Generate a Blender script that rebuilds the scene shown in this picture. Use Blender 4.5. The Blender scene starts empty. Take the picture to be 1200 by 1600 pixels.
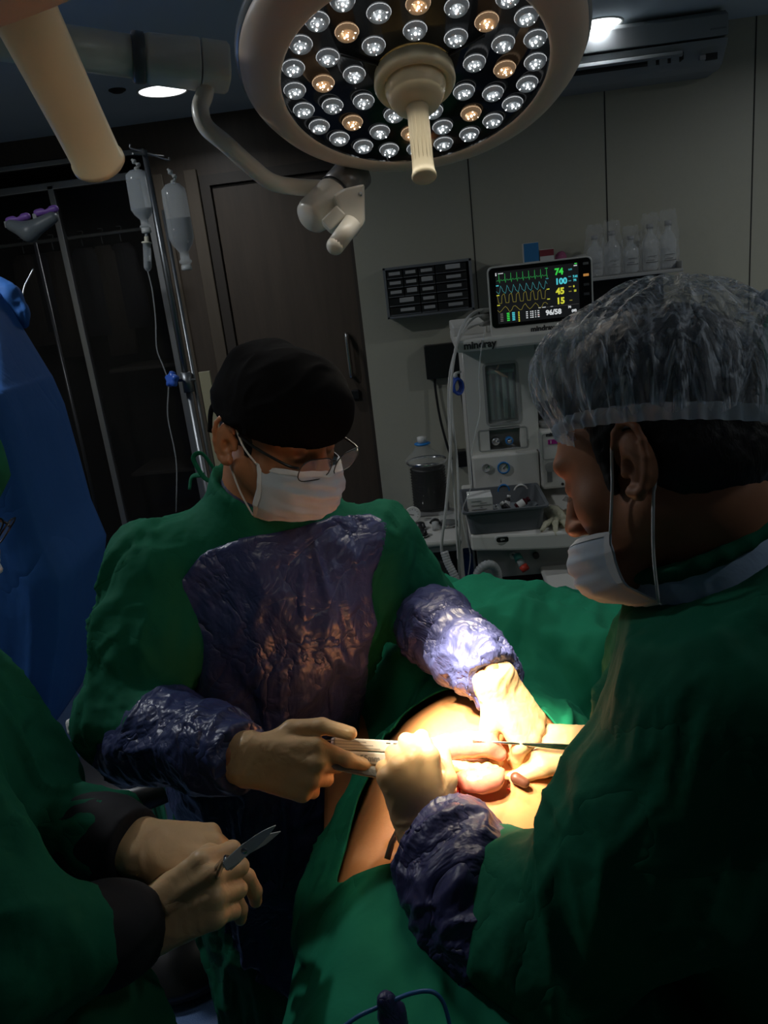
import bpy, bmesh, math, random
import numpy as np
from mathutils import Vector, Matrix, Euler

random.seed(7)
PI = math.pi
SC = bpy.context.scene
COL = SC.collection

# ------------------------------------------------------------------ camera
F_PX = 1200.0
PITCH = math.radians(-17.0)
YAW = math.radians(4.7)
ROLL = 0.1165                       # world up leans left in the frame
CAM = Vector((0.0, 0.0, 1.70))
_R0 = Vector((math.cos(YAW), math.sin(YAW), 0))
_FH = Vector((-math.sin(YAW), math.cos(YAW), 0))
FWD = (_FH * math.cos(PITCH) + Vector((0, 0, 1)) * math.sin(PITCH)).normalized()
_U0 = _R0.cross(FWD).normalized()
_c, _s = math.cos(ROLL), math.sin(ROLL)
CX = (_R0 * _c - _U0 * _s).normalized()
CY = (_R0 * _s + _U0 * _c).normalized()
cam_data = bpy.data.cameras.new('camera')
cam_data.sensor_fit = 'VERTICAL'
cam_data.sensor_height = 36.0
cam_data.lens = 36.0 * F_PX / 1600.0
cam_data.clip_start = 0.02
cam = bpy.data.objects.new('camera', cam_data)
COL.objects.link(cam)
cam.matrix_world = Matrix(((CX.x, CY.x, -FWD.x, CAM.x), (CX.y, CY.y, -FWD.y, CAM.y),
                           (CX.z, CY.z, -FWD.z, CAM.z), (0, 0, 0, 1)))
SC.camera = cam


def ray(px, py):
    return FWD + CX * ((px - 600.0) / F_PX) + CY * ((800.0 - py) / F_PX)


def P(px, py, d):
    """world point at camera depth d"""
    return CAM + ray(px, py) * d


def WY(px, py, y):
    r = ray(px, py)
    return CAM + r * ((y - CAM.y) / r.y)


def WZ(px, py, z):
    r = ray(px, py)
    return CAM + r * ((z - CAM.z) / r.z)


# ------------------------------------------------------------------ view, world
SC.view_settings.view_transform = 'Standard'
SC.view_settings.look = 'None'
SC.view_settings.gamma = 1.0
SC.view_settings.use_curve_mapping = False
SC.view_settings.exposure = 0.0
world = bpy.data.worlds.new('world')
SC.world = world
world.use_nodes = True
world.node_tree.nodes['Background'].inputs['Color'].default_value = (0.55, 0.7, 1.0, 1)
world.node_tree.nodes['Background'].inputs['Strength'].default_value = 0.0
try:
    SC.cycles.max_bounces = 8
    SC.cycles.diffuse_bounces = 4
    SC.cycles.transparent_max_bounces = 16
    SC.cycles.sample_clamp_indirect = 6.0
    SC.cycles.use_denoising = True
    SC.cycles.caustics_reflective = False
    SC.cycles.caustics_refractive = False
except Exception:
    pass

# room dimensions
WALL_Y = 3.72
WALL_L = 4.15
CEIL_Z = 2.55
ROOM_X0, ROOM_X1, ROOM_Y0 = -2.6, 2.9, -2.6

# surgical lamp geometry (needed by the beam lamps below)
KL = 0.88                            # size of the lamp relative to a 0.67 m head
LAMP_C = P(648, 128, 1.50 * KL)
WOUND = P(735, 1165, 1.075)
LAMP2_C = P(-18, -95, .60) + (P(-18, -95, .60) - P(155, 256, .78)).normalized() * .10
_v = (LAMP_C - CAM).normalized()
_m = CX * 0.10 - CY * 0.995
_m = (_m - _v * _m.dot(_v)).normalized()
LAMP_N = (-_v * 0.60 + _m * 0.80).normalized()      # the lamp faces down and a little towards the camera
DOWNLIGHTS = [WZ(254, 142, CEIL_Z), WZ(930, 40, CEIL_Z)]
# unseen downlights, added to light the blue cover, people and back wall
DOWNLIGHTS_ADDED = [Vector((-1.75, 1.0, CEIL_Z)), Vector((1.35, 0.3, CEIL_Z)), Vector((-1.55, 1.75, CEIL_Z)), Vector((2.1, 2.3, CEIL_Z))]


def add_light(name, kind, loc, energy, color=(1, 1, 1), target=None, **kw):
    ld = bpy.data.lights.new(name, kind)
    ld.energy = energy
    ld.color = color
    for k, v in kw.items():
        setattr(ld, k, v)
    o = bpy.data.objects.new(name, ld)
    COL.objects.link(o)
    o.location = loc
    if target is not None:
        o.rotation_euler = (Vector(target) - Vector(loc)).to_track_quat('-Z', 'Y').to_euler()
    else:
        o.rotation_euler = (0, 0, 0)
    return o


DL_ENERGY = [2.6, 4.2]
for _i, _p in enumerate(DOWNLIGHTS):
    add_light('downlight_lamp', 'AREA', _p + Vector((0, 0, -0.02)), DL_ENERGY[_i], (0.93, 0.97, 1.0),
              shape='DISK', size=0.13, spread=math.radians(150))
for _p, _e in zip(DOWNLIGHTS_ADDED, (0.5, 2.0, 12.0, 8.5)):  # added lamps out of view, each strength set by what it brightens
    add_light('downlight_lamp', 'AREA', _p + Vector((0, 0, -0.02)), _e, (0.93, 0.97, 1.0),
              shape='DISK', size=0.13, spread=math.radians(170))
# the beam of the surgical lamp: several led rings, all focused on the wound
_lx = LAMP_N.orthogonal().normalized()
_ly = LAMP_N.cross(_lx).normalized()
for _k in range(10):
    _a = 2 * PI * _k / 10 + 0.2
    _rr = (0.17 if _k % 2 else 0.23) * KL
    _lp = LAMP_C + (_lx * math.cos(_a) + _ly * math.sin(_a)) * _rr + LAMP_N * 0.02
    add_light('surgical_beam', 'SPOT', _lp, 24.0, (1.0, 0.84, 0.58), target=P(745, 1200, 1.05),
              spot_size=math.radians(17), spot_blend=1.0, shadow_soft_size=0.03)
# the second lamp, whose handle hangs into the near left corner, sends the stronger beam
for _k in range(3):
    _a = 2 * PI * _k / 3
    _n = (P(155, 256, .78) - P(-18, -95, .60)).normalized()
    _q = _n.orthogonal().normalized()
    _lp = LAMP2_C + (_q * math.cos(_a) + _n.cross(_q) * math.sin(_a)) * .15 + _n * .07
    add_light('surgical_beam', 'SPOT', _lp, 250.0, (1.0, 0.84, 0.58), target=P(750, 1160, 1.12),
              spot_size=math.radians(15), spot_blend=1.0, shadow_soft_size=0.04)
add_light('surgical_spill', 'AREA', LAMP2_C + _n * .05, 0.22, (1.0, 0.93, 0.80), target=LAMP2_C + _n,
          shape='DISK', size=0.40, spread=math.radians(75))
# the wide weak spill of the lens array
add_light('surgical_spill', 'AREA', LAMP_C + LAMP_N * 0.03, 1.0, (1.0, 0.93, 0.82), target=LAMP_C + LAMP_N,
          shape='DISK', size=0.38, spread=math.radians(110))


# ------------------------------------------------------------------ materials
MATS = {}


def mat(name, color=(0.5, 0.5, 0.5), rough=0.5, metal=0.0, spec=0.5, emit=None, estr=1.0, alpha=1.0,
        trans=0.0, ior=1.45, coat=0.0, sheen=0.0, sss=0.0, noise=None, bump=None, translucent=0.0):
    """procedural principled material. noise=(scale, amount[, color2]); bump=[(kind, scale, strength, distance, stretch)]"""
    if name in MATS:
        return MATS[name]
    m = bpy.data.materials.new(name)
    m.use_nodes = True
    nt = m.node_tree
    b = nt.nodes['Principled BSDF']
    b.inputs['Base Color'].default_value = (*color, 1)
    b.inputs['Roughness'].default_value = rough
    b.inputs['Metallic'].default_value = metal
    b.inputs['Specular IOR Level'].default_value = spec
    b.inputs['IOR'].default_value = ior
    b.inputs['Transmission Weight'].default_value = trans
    b.inputs['Alpha'].default_value = alpha
    b.inputs['Coat Weight'].default_value = coat
    b.inputs['Sheen Weight'].default_value = sheen
    if sss:
        b.inputs['Subsurface Weight'].default_value = sss
        b.inputs['Subsurface Radius'].default_value = (0.9, 0.35, 0.2)
        b.inputs['Subsurface Scale'].default_value = 0.012
    if emit is not None:
        b.inputs['Emission Color'].default_value = (*emit, 1)
        b.inputs['Emission Strength'].default_value = estr
    tc = nt.nodes.new('ShaderNodeTexCoord')
    if noise:
        n = nt.nodes.new('ShaderNodeTexNoise')
        n.inputs['Scale'].default_value = noise[0]
        n.inputs['Detail'].default_value = 6
        n.inputs['Roughness'].default_value = 0.6
        if len(noise) > 3:
            mp = nt.nodes.new('ShaderNodeMapping')
            mp.inputs['Scale'].default_value = noise[3]
            nt.links.new(tc.outputs['Object'], mp.inputs['Vector'])
            nt.links.new(mp.outputs['Vector'], n.inputs['Vector'])
        else:
            nt.links.new(tc.outputs['Object'], n.inputs['Vector'])
        mx = nt.nodes.new('ShaderNodeMix')
        mx.data_type = 'RGBA'
        c2 = noise[2] if len(noise) > 2 and noise[2] else tuple(c * 0.6 for c in color)
        rmp = nt.nodes.new('ShaderNodeMapRange')
        rmp.inputs['From Min'].default_value = 0.35
        rmp.inputs['From Max'].default_value = 0.7
        rmp.inputs['To Max'].default_value = noise[1]
        nt.links.new(n.outputs['Fac'], rmp.inputs['Value'])
        nt.links.new(rmp.outputs['Result'], mx.inputs['Factor'])
        mx.inputs[6].default_value = (*color, 1)
        mx.inputs[7].default_value = (*c2, 1)
        nt.links.new(mx.outputs[2], b.inputs['Base Color'])
    prev = None
    for bp in (bump or []):
        kind, scale, strength, dist = bp[:4]
        st = bp[4] if len(bp) > 4 else (1, 1, 1)
        mp = nt.nodes.new('ShaderNodeMapping')
        mp.inputs['Scale'].default_value = st
        nt.links.new(tc.outputs['Object'], mp.inputs['Vector'])
        if kind in ('noise', 'crease'):
            t = nt.nodes.new('ShaderNodeTexNoise')
            t.inputs['Scale'].default_value = scale
            t.inputs['Detail'].default_value = 5 if kind == 'noise' else 4
            t.inputs['Distortion'].default_value = 0.6
            if kind == 'crease':
                # ridges where the noise crosses its middle: sharp fabric creases
                s1 = nt.nodes.new('ShaderNodeMath'); s1.operation = 'SUBTRACT'; s1.inputs[1].default_value = 0.5
                s2 = nt.nodes.new('ShaderNodeMath'); s2.operation = 'ABSOLUTE'
                s3 = nt.nodes.new('ShaderNodeMath'); s3.operation = 'POWER'; s3.inputs[1].default_value = 0.6
                nt.links.new(t.outputs['Fac'], s1.inputs[0]); nt.links.new(s1.outputs[0], s2.inputs[0])
                nt.links.new(s2.outputs[0], s3.inputs[0])
                out = s3.outputs[0]
            else:
                out = t.outputs['Fac']
        elif kind == 'voronoi':
            t = nt.nodes.new('ShaderNodeTexVoronoi')
            t.inputs['Scale'].default_value = scale
            out = t.outputs['Distance']
        else:
            t = nt.nodes.new('ShaderNodeTexWave')
            t.inputs['Scale'].default_value = scale
            t.inputs['Distortion'].default_value = 2.0
            out = t.outputs['Fac']
        nt.links.new(mp.outputs['Vector'], t.inputs['Vector'])
        bn = nt.nodes.new('ShaderNodeBump')
        bn.inputs['Strength'].default_value = strength
        bn.inputs['Distance'].default_value = dist
        nt.links.new(out, bn.inputs['Height'])
        if prev:
            nt.links.new(prev.outputs['Normal'], bn.inputs['Normal'])
        prev = bn
    if prev:
        nt.links.new(prev.outputs['Normal'], b.inputs['Normal'])
    if translucent:
        tr = nt.nodes.new('ShaderNodeBsdfTranslucent')
        tr.inputs['Color'].default_value = (*color, 1)
        ms = nt.nodes.new('ShaderNodeMixShader')
        ms.inputs['Fac'].default_value = translucent
        out = nt.nodes['Material Output']
        nt.links.new(b.outputs['BSDF'], ms.inputs[1])
        nt.links.new(tr.outputs['BSDF'], ms.inputs[2])
        nt.links.new(ms.outputs['Shader'], out.inputs['Surface'])
    MATS[name] = m
    return m


# ------------------------------------------------------------------ object helpers
def frame(origin, z=(0, 0, 1), x=(1, 0, 0)):
    """matrix with the given z axis, and x axis as close as possible to x"""
    z = Vector(z).normalized()
    x = Vector(x)
    x = (x - z * x.dot(z)).normalized()
    y = z.cross(x)
    o = Vector(origin)
    return Matrix(((x.x, y.x, z.x, o.x), (x.y, y.y, z.y, o.y), (x.z, y.z, z.z, o.z), (0, 0, 0, 1)))


def link(name, data, m=None, parent=None):
    o = bpy.data.objects.new(name, data)
    COL.objects.link(o)
    if m is not None:
        data.materials.append(m)
    if parent is not None:
        o.parent = parent
        o.matrix_parent_inverse = parent.matrix_world.inverted()
    return o


def empty(name, label=None, cat=None, loc=(0, 0, 0), group=None, kind=None):
    o = bpy.data.objects.new(name, None)
    COL.objects.link(o)
    o.location = loc
    o.empty_display_size = 0.05
    o.matrix_world = Matrix.Translation(Vector(loc))
    tag(o, label, cat, group, kind)
    return o


def tag(o, label=None, cat=None, group=None, kind=None):
    if label: o['label'] = label
    if cat: o['category'] = cat
    if group: o['group'] = group
    if kind: o['kind'] = kind
    return o


class B:
    """mesh builder: everything added goes to one mesh object"""
    def __init__(self, M=None):
        self.bm = bmesh.new()
        self.M = M or Matrix.Identity(4)
        self.mats = []
        self.mi = 0

    def use(self, m):
        if m not in self.mats:
            self.mats.append(m)
        self.mi = self.mats.index(m)
        return self

    def _v(self, pts):
        return [self.bm.verts.new(self.M @ Vector(p)) for p in pts]

    def face(self, vs, smooth=False):
        try:
            f = self.bm.faces.new(vs)
            f.material_index = self.mi
            f.smooth = smooth
            return f
        except ValueError:
            return None

    def box(self, lo, hi, bev=0.0, R=None, seg=2):
        lo, hi = Vector(lo), Vector(hi)
        tmp = bmesh.new()
        bmesh.ops.create_cube(tmp, size=1.0)
        c, s = (lo + hi) / 2, hi - lo
        for v in tmp.verts:
            v.co = Vector((v.co.x * s.x, v.co.y * s.y, v.co.z * s.z))
        if bev > 0:
            bmesh.ops.bevel(tmp, geom=tmp.edges[:], offset=min(bev, min(abs(a) for a in s) * 0.49), segments=seg,
                            profile=0.5, affect='EDGES')
        X = Matrix.Translation(c)
        if R is not None:
            X = X @ R
        self._merge(tmp, X, smooth=False)
        return self

    def _merge(self, tmp, X, smooth):
        mp = {}
        for v in tmp.verts:
            mp[v.index if False else v] = self.bm.verts.new(self.M @ (X @ v.co))
        for f in tmp.faces:
            nf = self.face([mp[v] for v in f.verts], smooth or f.smooth)
        tmp.free()

    def rings(self, rings, cap0=True, cap1=True, smooth=True, closed=True):
        R = [self._v(r) for r in rings]
        n = len(R[0])
        for a, b in zip(R[:-1], R[1:]):
            for i in range(n if closed else n - 1):
                j = (i + 1) % n
                self.face([a[i], a[j], b[j], b[i]], smooth)
        if cap0 and closed: self.face(list(reversed(R[0])), False)
        if cap1 and closed: self.face(R[-1], False)
        return self

    def lathe(self, prof, X=None, n=32, smooth=True, cap0=True, cap1=True):
        """prof: list of (r, z)"""
        X = X or Matrix.Identity(4)
        rs = []
        for r, z in prof:
            r = max(r, 1e-5)
            rs.append([X @ Vector((r * math.cos(2 * PI * i / n), r * math.sin(2 * PI * i / n), z)) for i in range(n)])
        return self.rings(rs, cap0, cap1, smooth)

    def cyl(self, a, b, r, r2=None, n=24, smooth=True, bev=0.0):
        a, b = Vector(a), Vector(b)
        r2 = r if r2 is None else r2
        L = (b - a).length
        d = (b - a).normalized()
        X = frame(a, d, d.orthogonal())
        if bev > 0:
            prof = [(max(r - bev, 0), 0), (r - bev * .3, bev * .3), (r, bev), (r2, L - bev), (r2 - bev * .3, L - bev * .3), (max(r2 - bev, 0), L)]
        else:
            prof = [(r, 0), (r2, L)]
        return self.lathe(prof, X, n, smooth)

    def tube(self, pts, r, n=10, smooth=True, cap=True, flat=1.0):
        pts = [Vector(p) for p in pts]
        rr = r if isinstance(r, (list, tuple)) else [r] * len(pts)
        up = None
        rs = []
        for i, p in enumerate(pts):
            t = (pts[min(i + 1, len(pts) - 1)] - pts[max(i - 1, 0)])
            if t.length < 1e-9: t = Vector((0, 0, 1))
            t.normalize()
            if up is None:
                up = t.orthogonal().normalized()
            up = (up - t * up.dot(t))
            if up.length < 1e-6: up = t.orthogonal()
            up.normalize()
            s = t.cross(up)
            rs.append([p + (up * math.cos(2 * PI * k / n) + s * math.sin(2 * PI * k / n) * flat) * rr[i] for k in range(n)])
        return self.rings(rs, cap, cap, smooth)

    def sphere(self, c, r, n=20, m=12, X=None):
        c = Vector(c)
        r = Vector(r) if isinstance(r, (tuple, list, Vector)) else Vector((r, r, r))
        X = X or Matrix.Identity(4)
        rs = []
        for j in range(m + 1):
            th = PI * j / m
            th = min(max(th, 0.02), PI - 0.02)
            rs.append([c + X @ Vector((r.x * math.sin(th) * math.cos(2 * PI * i / n), r.y * math.sin(th) * math.sin(2 * PI * i / n), r.z * -math.cos(th))) for i in range(n)])
        return self.rings(rs, True, True, True)

    def prism(self, poly, z0, z1, X=None, smooth=False):
        X = X or Matrix.Identity(4)
        a = [X @ Vector((p[0], p[1], z0)) for p in poly]
        b = [X @ Vector((p[0], p[1], z1)) for p in poly]
        return self.rings([a, b], True, True, smooth)

    def quad(self, a, b, c, d):
        self.face(self._v([a, b, c, d]))
        return self

    def done(self, name, m=None, parent=None, label=None, cat=None, group=None, kind=None, normals=True, bevel=0.0):
        if normals:
            bmesh.ops.recalc_face_normals(self.bm, faces=self.bm.faces[:])
        me = bpy.data.meshes.new(name)
        self.bm.to_mesh(me)
        self.bm.free()
        o = bpy.data.objects.new(name, me)
        COL.objects.link(o)
        if self.mats:
            for x in self.mats: me.materials.append(x)
        elif m is not None:
            me.materials.append(m)
        if parent is None:
            # origin at the mesh's centre
            if len(me.vertices):
                co = np.empty(len(me.vertices) * 3); me.vertices.foreach_get('co', co)
                co = co.reshape(-1, 3)
                c = Vector(((co[:, 0].min() + co[:, 0].max()) / 2, (co[:, 1].min() + co[:, 1].max()) / 2, co[:, 2].min()))
                me.transform(Matrix.Translation(-c))
                o.matrix_world = Matrix.Translation(c)
        else:
            pw = world_of(parent)
            me.transform(pw.inverted())
            o.parent = parent
        tag(o, label, cat, group, kind)
        if bevel > 0:
            bv = o.modifiers.new('bevel', 'BEVEL'); bv.width = bevel; bv.segments = 2; bv.limit_method = 'ANGLE'
        return o


def world_of(o):
    m = o.matrix_basis.copy()
    while o.parent is not None:
        o = o.parent
        m = o.matrix_basis @ m
    return m


def smooth_path(pts, n=8):
    """catmull-rom through pts"""
    pts = [Vector(p) for p in pts]
    P_ = [pts[0] * 2 - pts[1]] + pts + [pts[-1] * 2 - pts[-2]]
    out = []
    for i in range(1, len(P_) - 2):
        p0, p1, p2, p3 = P_[i - 1:i + 3]
        for k in range(n):
            t = k / n
            out.append(0.5 * ((2 * p1) + (p2 - p0) * t + (2 * p0 - 5 * p1 + 4 * p2 - p3) * t * t + (3 * p1 - p0 - 3 * p2 + p3) * t ** 3))
    out.append(pts[-1])
    return out


def text(name, s, X, size, m, parent, align='LEFT', depth=0.0004, bold=0.0, label=None):
    """lettering converted to a mesh, laid in the xy plane of X"""
    cu = bpy.data.curves.new(name, 'FONT')
    cu.body = s
    cu.size = size
    cu.align_x = align
    cu.align_y = 'CENTER'
    cu.extrude = depth
    cu.offset = bold
    cu.resolution_u = 3
    t = bpy.data.objects.new(name, cu)
    COL.objects.link(t)
    dg = bpy.context.evaluated_depsgraph_get()
    me = bpy.data.meshes.new_from_object(t.evaluated_get(dg))
    bpy.data.objects.remove(t)
    bpy.data.curves.remove(cu)
    me.transform(X)
    me.name = name
    me.materials.clear()
    me.materials.append(m)
    o = bpy.data.objects.new(name, me)
    COL.objects.link(o)
    me.transform(world_of(parent).inverted())
    o.parent = parent
    tag(o, label)
    return o


def dup(o, M, parent=None, **kw):
    """copy a thing and its parts, moved by world matrix M"""
    c = o.copy()
    COL.objects.link(c)
    if parent is None:
        c.parent = None
        c.matrix_basis = M @ o.matrix_basis
    else:
        c.parent = parent
    for ch in list(o.children):
        dup(ch, None, c)
    for k, v in kw.items():
        c[k] = v
    return c


# ------------------------------------------------------------------ signed-distance sculpting
def _bb(ptsr):
    lo = np.min([np.array(p) - r for p, r in ptsr], axis=0)
    hi = np.max([np.array(p) + r for p, r in ptsr], axis=0)
    return lo, hi


class Sdf:
    """list of primitives joined by a smooth union, meshed by surface nets"""
    def __init__(self):
        self.ops = []

    def add(self, fn, lo, hi, k, op='u'):
        self.ops.append((fn, np.array(lo, float), np.array(hi, float), k, op))
        return self

    def cone(self, a, b, ra, rb=None, k=0.02, op='u'):
        a = np.array(a, float); b = np.array(b, float)
        rb = ra if rb is None else rb
        ba = b - a
        L2 = float(ba @ ba) + 1e-12

        def fn(X, Y, Z):
            px, py, pz = X - a[0], Y - a[1], Z - a[2]
            h = np.clip((px * ba[0] + py * ba[1] + pz * ba[2]) / L2, 0, 1)
            dx, dy, dz = px - h * ba[0], py - h * ba[1], pz - h * ba[2]
            return np.sqrt(dx * dx + dy * dy + dz * dz) - (ra + (rb - ra) * h)
        lo, hi = _bb([(a, ra), (b, rb)])
        return self.add(fn, lo, hi, k, op)

    def chain(self, pts, rs, k=0.02, op='u'):
        for i in range(len(pts) - 1):
            self.cone(pts[i], pts[i + 1], rs[i], rs[i + 1], k, op)
        return self

    def ell(self, c, r, X=None, k=0.02, op='u'):
        """ellipsoid; X = rotation matrix whose columns are its axes"""
        c = np.array(c, float); r = np.array(r, float)
        A = np.eye(3) if X is None else np.array([[X[i][j] for j in range(3)] for i in range(3)], float)

        def fn(x, y, z):
            px, py, pz = x - c[0], y - c[1], z - c[2]
            u = (px * A[0, 0] + py * A[1, 0] + pz * A[2, 0]) / r[0]
            v = (px * A[0, 1] + py * A[1, 1] + pz * A[2, 1]) / r[1]
            w = (px * A[0, 2] + py * A[1, 2] + pz * A[2, 2]) / r[2]
            k0 = np.sqrt(u * u + v * v + w * w) + 1e-9
            k1 = np.sqrt((u / r[0]) ** 2 + (v / r[1]) ** 2 + (w / r[2]) ** 2) + 1e-9
            return k0 * (k0 - 1) / k1
        R = float(max(r))
        return self.add(fn, c - R, c + R, k, op)

    def plane(self, p, n, op='i', k=0.0):
        """keep the side the normal points away from (op i), whole field"""
        p = np.array(p, float); n = np.array(n, float); n /= np.linalg.norm(n)

        def fn(X, Y, Z):
            return (X - p[0]) * n[0] + (Y - p[1]) * n[1] + (Z - p[2]) * n[2]
        return self.add(fn, [-99] * 3, [99] * 3, k, op)

    def grow(self, d):
        def fn(X, Y, Z):
            return d
        return self.add(fn, [-99] * 3, [99] * 3, 0, 'grow')

    def bounds(self):
        lo = np.min([o[1] for o in self.ops if o[4] == 'u'], axis=0)
        hi = np.max([o[2] for o in self.ops if o[4] == 'u'], axis=0)
        return lo, hi

    def field(self, h, lo=None, hi=None, fine=None):
        """h: cell size; fine = (h_fine, lo, hi): box inside which the grid lines are denser"""
        l0, h0 = self.bounds()
        lo = l0 - 3 * h if lo is None else np.maximum(np.array(lo), l0 - 3 * h)
        hi = h0 + 3 * h if hi is None else np.minimum(np.array(hi), h0 + 3 * h)
        ax = []
        for i in range(3):
            if fine is None:
                ax.append(np.arange(lo[i], hi[i] + h, h))
            else:
                hf, fl, fh = fine
                a = np.arange(lo[i], fl[i], h)
                b = np.arange(max(fl[i], lo[i]), min(fh[i], hi[i]), hf)
                c = np.arange(max(fh[i], lo[i]), hi[i] + h, h)
                ax.append(np.concatenate([a, b, c]))
        ax = [x.astype(np.float32) for x in ax]
        n = [len(x) for x in ax]
        D = np.full(n, 0.25, np.float32)
        for fn, l, u, k, op in self.ops:
            m = max(k, 0) + 2 * h + (0.03 if op == 'u' else 0)
            if l[0] < -50:
                s = (slice(None),) * 3
            else:
                s = []
                bad = False
                for i in range(3):
                    a = max(int(np.searchsorted(ax[i], l[i] - m)) - 1, 0)
                    b = min(int(np.searchsorted(ax[i], u[i] + m)) + 1, n[i])
                    if a >= b: bad = True
                    s.append(slice(a, b))
                if bad: continue
                s = tuple(s)
            X = ax[0][s[0]][:, None, None]; Y = ax[1][s[1]][None, :, None]; Z = ax[2][s[2]][None, None, :]
            d = fn(X, Y, Z)
            c = D[s]
            if op == 'u':
                if k > 0:
                    hh = np.clip(0.5 + 0.5 * (c - d) / k, 0, 1)
                    D[s] = c * (1 - hh) + d * hh - k * hh * (1 - hh)
                else:
                    D[s] = np.minimum(c, d)
            elif op == 's':
                if k > 0:
                    hh = np.clip(0.5 - 0.5 * (c + d) / k, 0, 1)
                    D[s] = c * (1 - hh) - d * hh + k * hh * (1 - hh)
                else:
                    D[s] = np.maximum(c, -d)
            elif op == 'i':
                D[s] = np.maximum(c, d)
            elif op == 'grow':
                D[s] = c - d
        return D, ax


def nets(D, AX):
    """surface nets: returns verts (n,3) and quads (m,4)"""
    S = D < 0
    nx, ny, nz = D.shape
    c = np.zeros((nx - 1, ny - 1, nz - 1), np.uint8)
    for dx in (0, 1):
        for dy in (0, 1):
            for dz in (0, 1):
                c += S[dx:nx - 1 + dx, dy:ny - 1 + dy, dz:nz - 1 + dz]
    act = (c > 0) & (c < 8)
    idx = np.full(act.shape, -1, np.int64)
    I = np.argwhere(act)
    idx[act] = np.arange(len(I))
    pos = np.zeros((len(I), 3)); cnt = np.zeros(len(I))
    corners = [(dx, dy, dz) for dx in (0, 1) for dy in (0, 1) for dz in (0, 1)]
    for a in corners:
        for ax in range(3):
            if a[ax]: continue
            b = list(a); b[ax] = 1
            da = D[I[:, 0] + a[0], I[:, 1] + a[1], I[:, 2] + a[2]]
            db = D[I[:, 0] + b[0], I[:, 1] + b[1], I[:, 2] + b[2]]
            cr = (da < 0) != (db < 0)
            t = np.where(cr, da / np.where(cr, da - db, 1), 0)
            p = np.tile(np.array(a, float), (len(I), 1))
            p[:, ax] += t
            pos[cr] += p[cr]; cnt[cr] += 1
    pos /= np.maximum(cnt, 1)[:, None]
    U = I + pos
    V = np.stack([np.interp(U[:, i], np.arange(len(AX[i])), AX[i]) for i in range(3)], 1)
    quads = []
    for ax in range(3):
        o1, o2 = [(1, 2), (2, 0), (0, 1)][ax]
        sl_a = [slice(None)] * 3; sl_b = [slice(None)] * 3
        sl_a[ax] = slice(0, -1); sl_b[ax] = slice(1, None)
        A = S[tuple(sl_a)]; Bb = S[tuple(sl_b)]
        E = np.argwhere(A != Bb)
        ok = (E[:, o1] > 0) & (E[:, o2] > 0) & (E[:, o1] < D.shape[o1] - 1) & (E[:, o2] < D.shape[o2] - 1)
        E = E[ok]
        inside = A[E[:, 0], E[:, 1], E[:, 2]]
        e1 = np.zeros(3, int); e1[o1] = 1
        e2 = np.zeros(3, int); e2[o2] = 1
        q = [idx[tuple((E - s1 * e1 - s2 * e2).T)] for s1, s2 in ((1, 1), (0, 1), (0, 0), (1, 0))]
        Q = np.stack(q, 1)
        Q[~inside] = Q[~inside][:, ::-1]
        quads.append(Q)
    Q = np.concatenate(quads)
    Q = Q[(Q >= 0).all(1)]
    return V, Q


def vnoise(p, seed=0):
    """value noise, p (n,3) -> (-1..1)"""
    i = np.floor(p).astype(np.int64); f = p - i
    f = f * f * f * (f * (f * 6 - 15) + 10)
    r = np.zeros(len(p))
    for dx in (0, 1):
        for dy in (0, 1):
            for dz in (0, 1):
                n = (i[:, 0] + dx) * 374761393 + (i[:, 1] + dy) * 668265263 + (i[:, 2] + dz) * 2147483647 + seed * 974634777
                n = (n ^ (n >> 13)) * 1274126177
                n = (n ^ (n >> 16)) & 0xffff
                w = (f[:, 0] if dx else 1 - f[:, 0]) * (f[:, 1] if dy else 1 - f[:, 1]) * (f[:, 2] if dz else 1 - f[:, 2])
                r += w * (n / 32767.5 - 1)
    return r


def cloth_noise(V, scale, stretch=None, seed=0, warp=0.6, sharp=1.0):
    """ridged folds; stretch: (direction, factor) folds run along direction. scale = folds per metre"""
    p = V * scale
    if stretch is not None:
        d = np.array(stretch[0], float); d /= np.linalg.norm(d)
        a = p @ d
        p = p - np.outer(a, d) * (1 - 1.0 / stretch[1])
    w = np.stack([vnoise(p * 0.7 + 13.1 * k, seed + 5 + k) for k in range(3)], 1)
    n = vnoise(p + w * warp, seed)
    n2 = vnoise(p * 2.1 + w * warp * 1.5, seed + 1)
    r = 1 - np.abs(n) * 1.6
    r2 = 1 - np.abs(n2) * 1.6
    return np.clip(r, 0, 1) ** sharp * 0.7 + np.clip(r2, 0, 1) ** sharp * 0.3 - 0.5


def vnormals(V, Q):
    n = np.cross(V[Q[:, 2]] - V[Q[:, 0]], V[Q[:, 3]] - V[Q[:, 1]])
    N = np.zeros_like(V)
    for k in range(4):
        np.add.at(N, Q[:, k], n)
    return N / (np.linalg.norm(N, axis=1)[:, None] + 1e-12)


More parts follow.
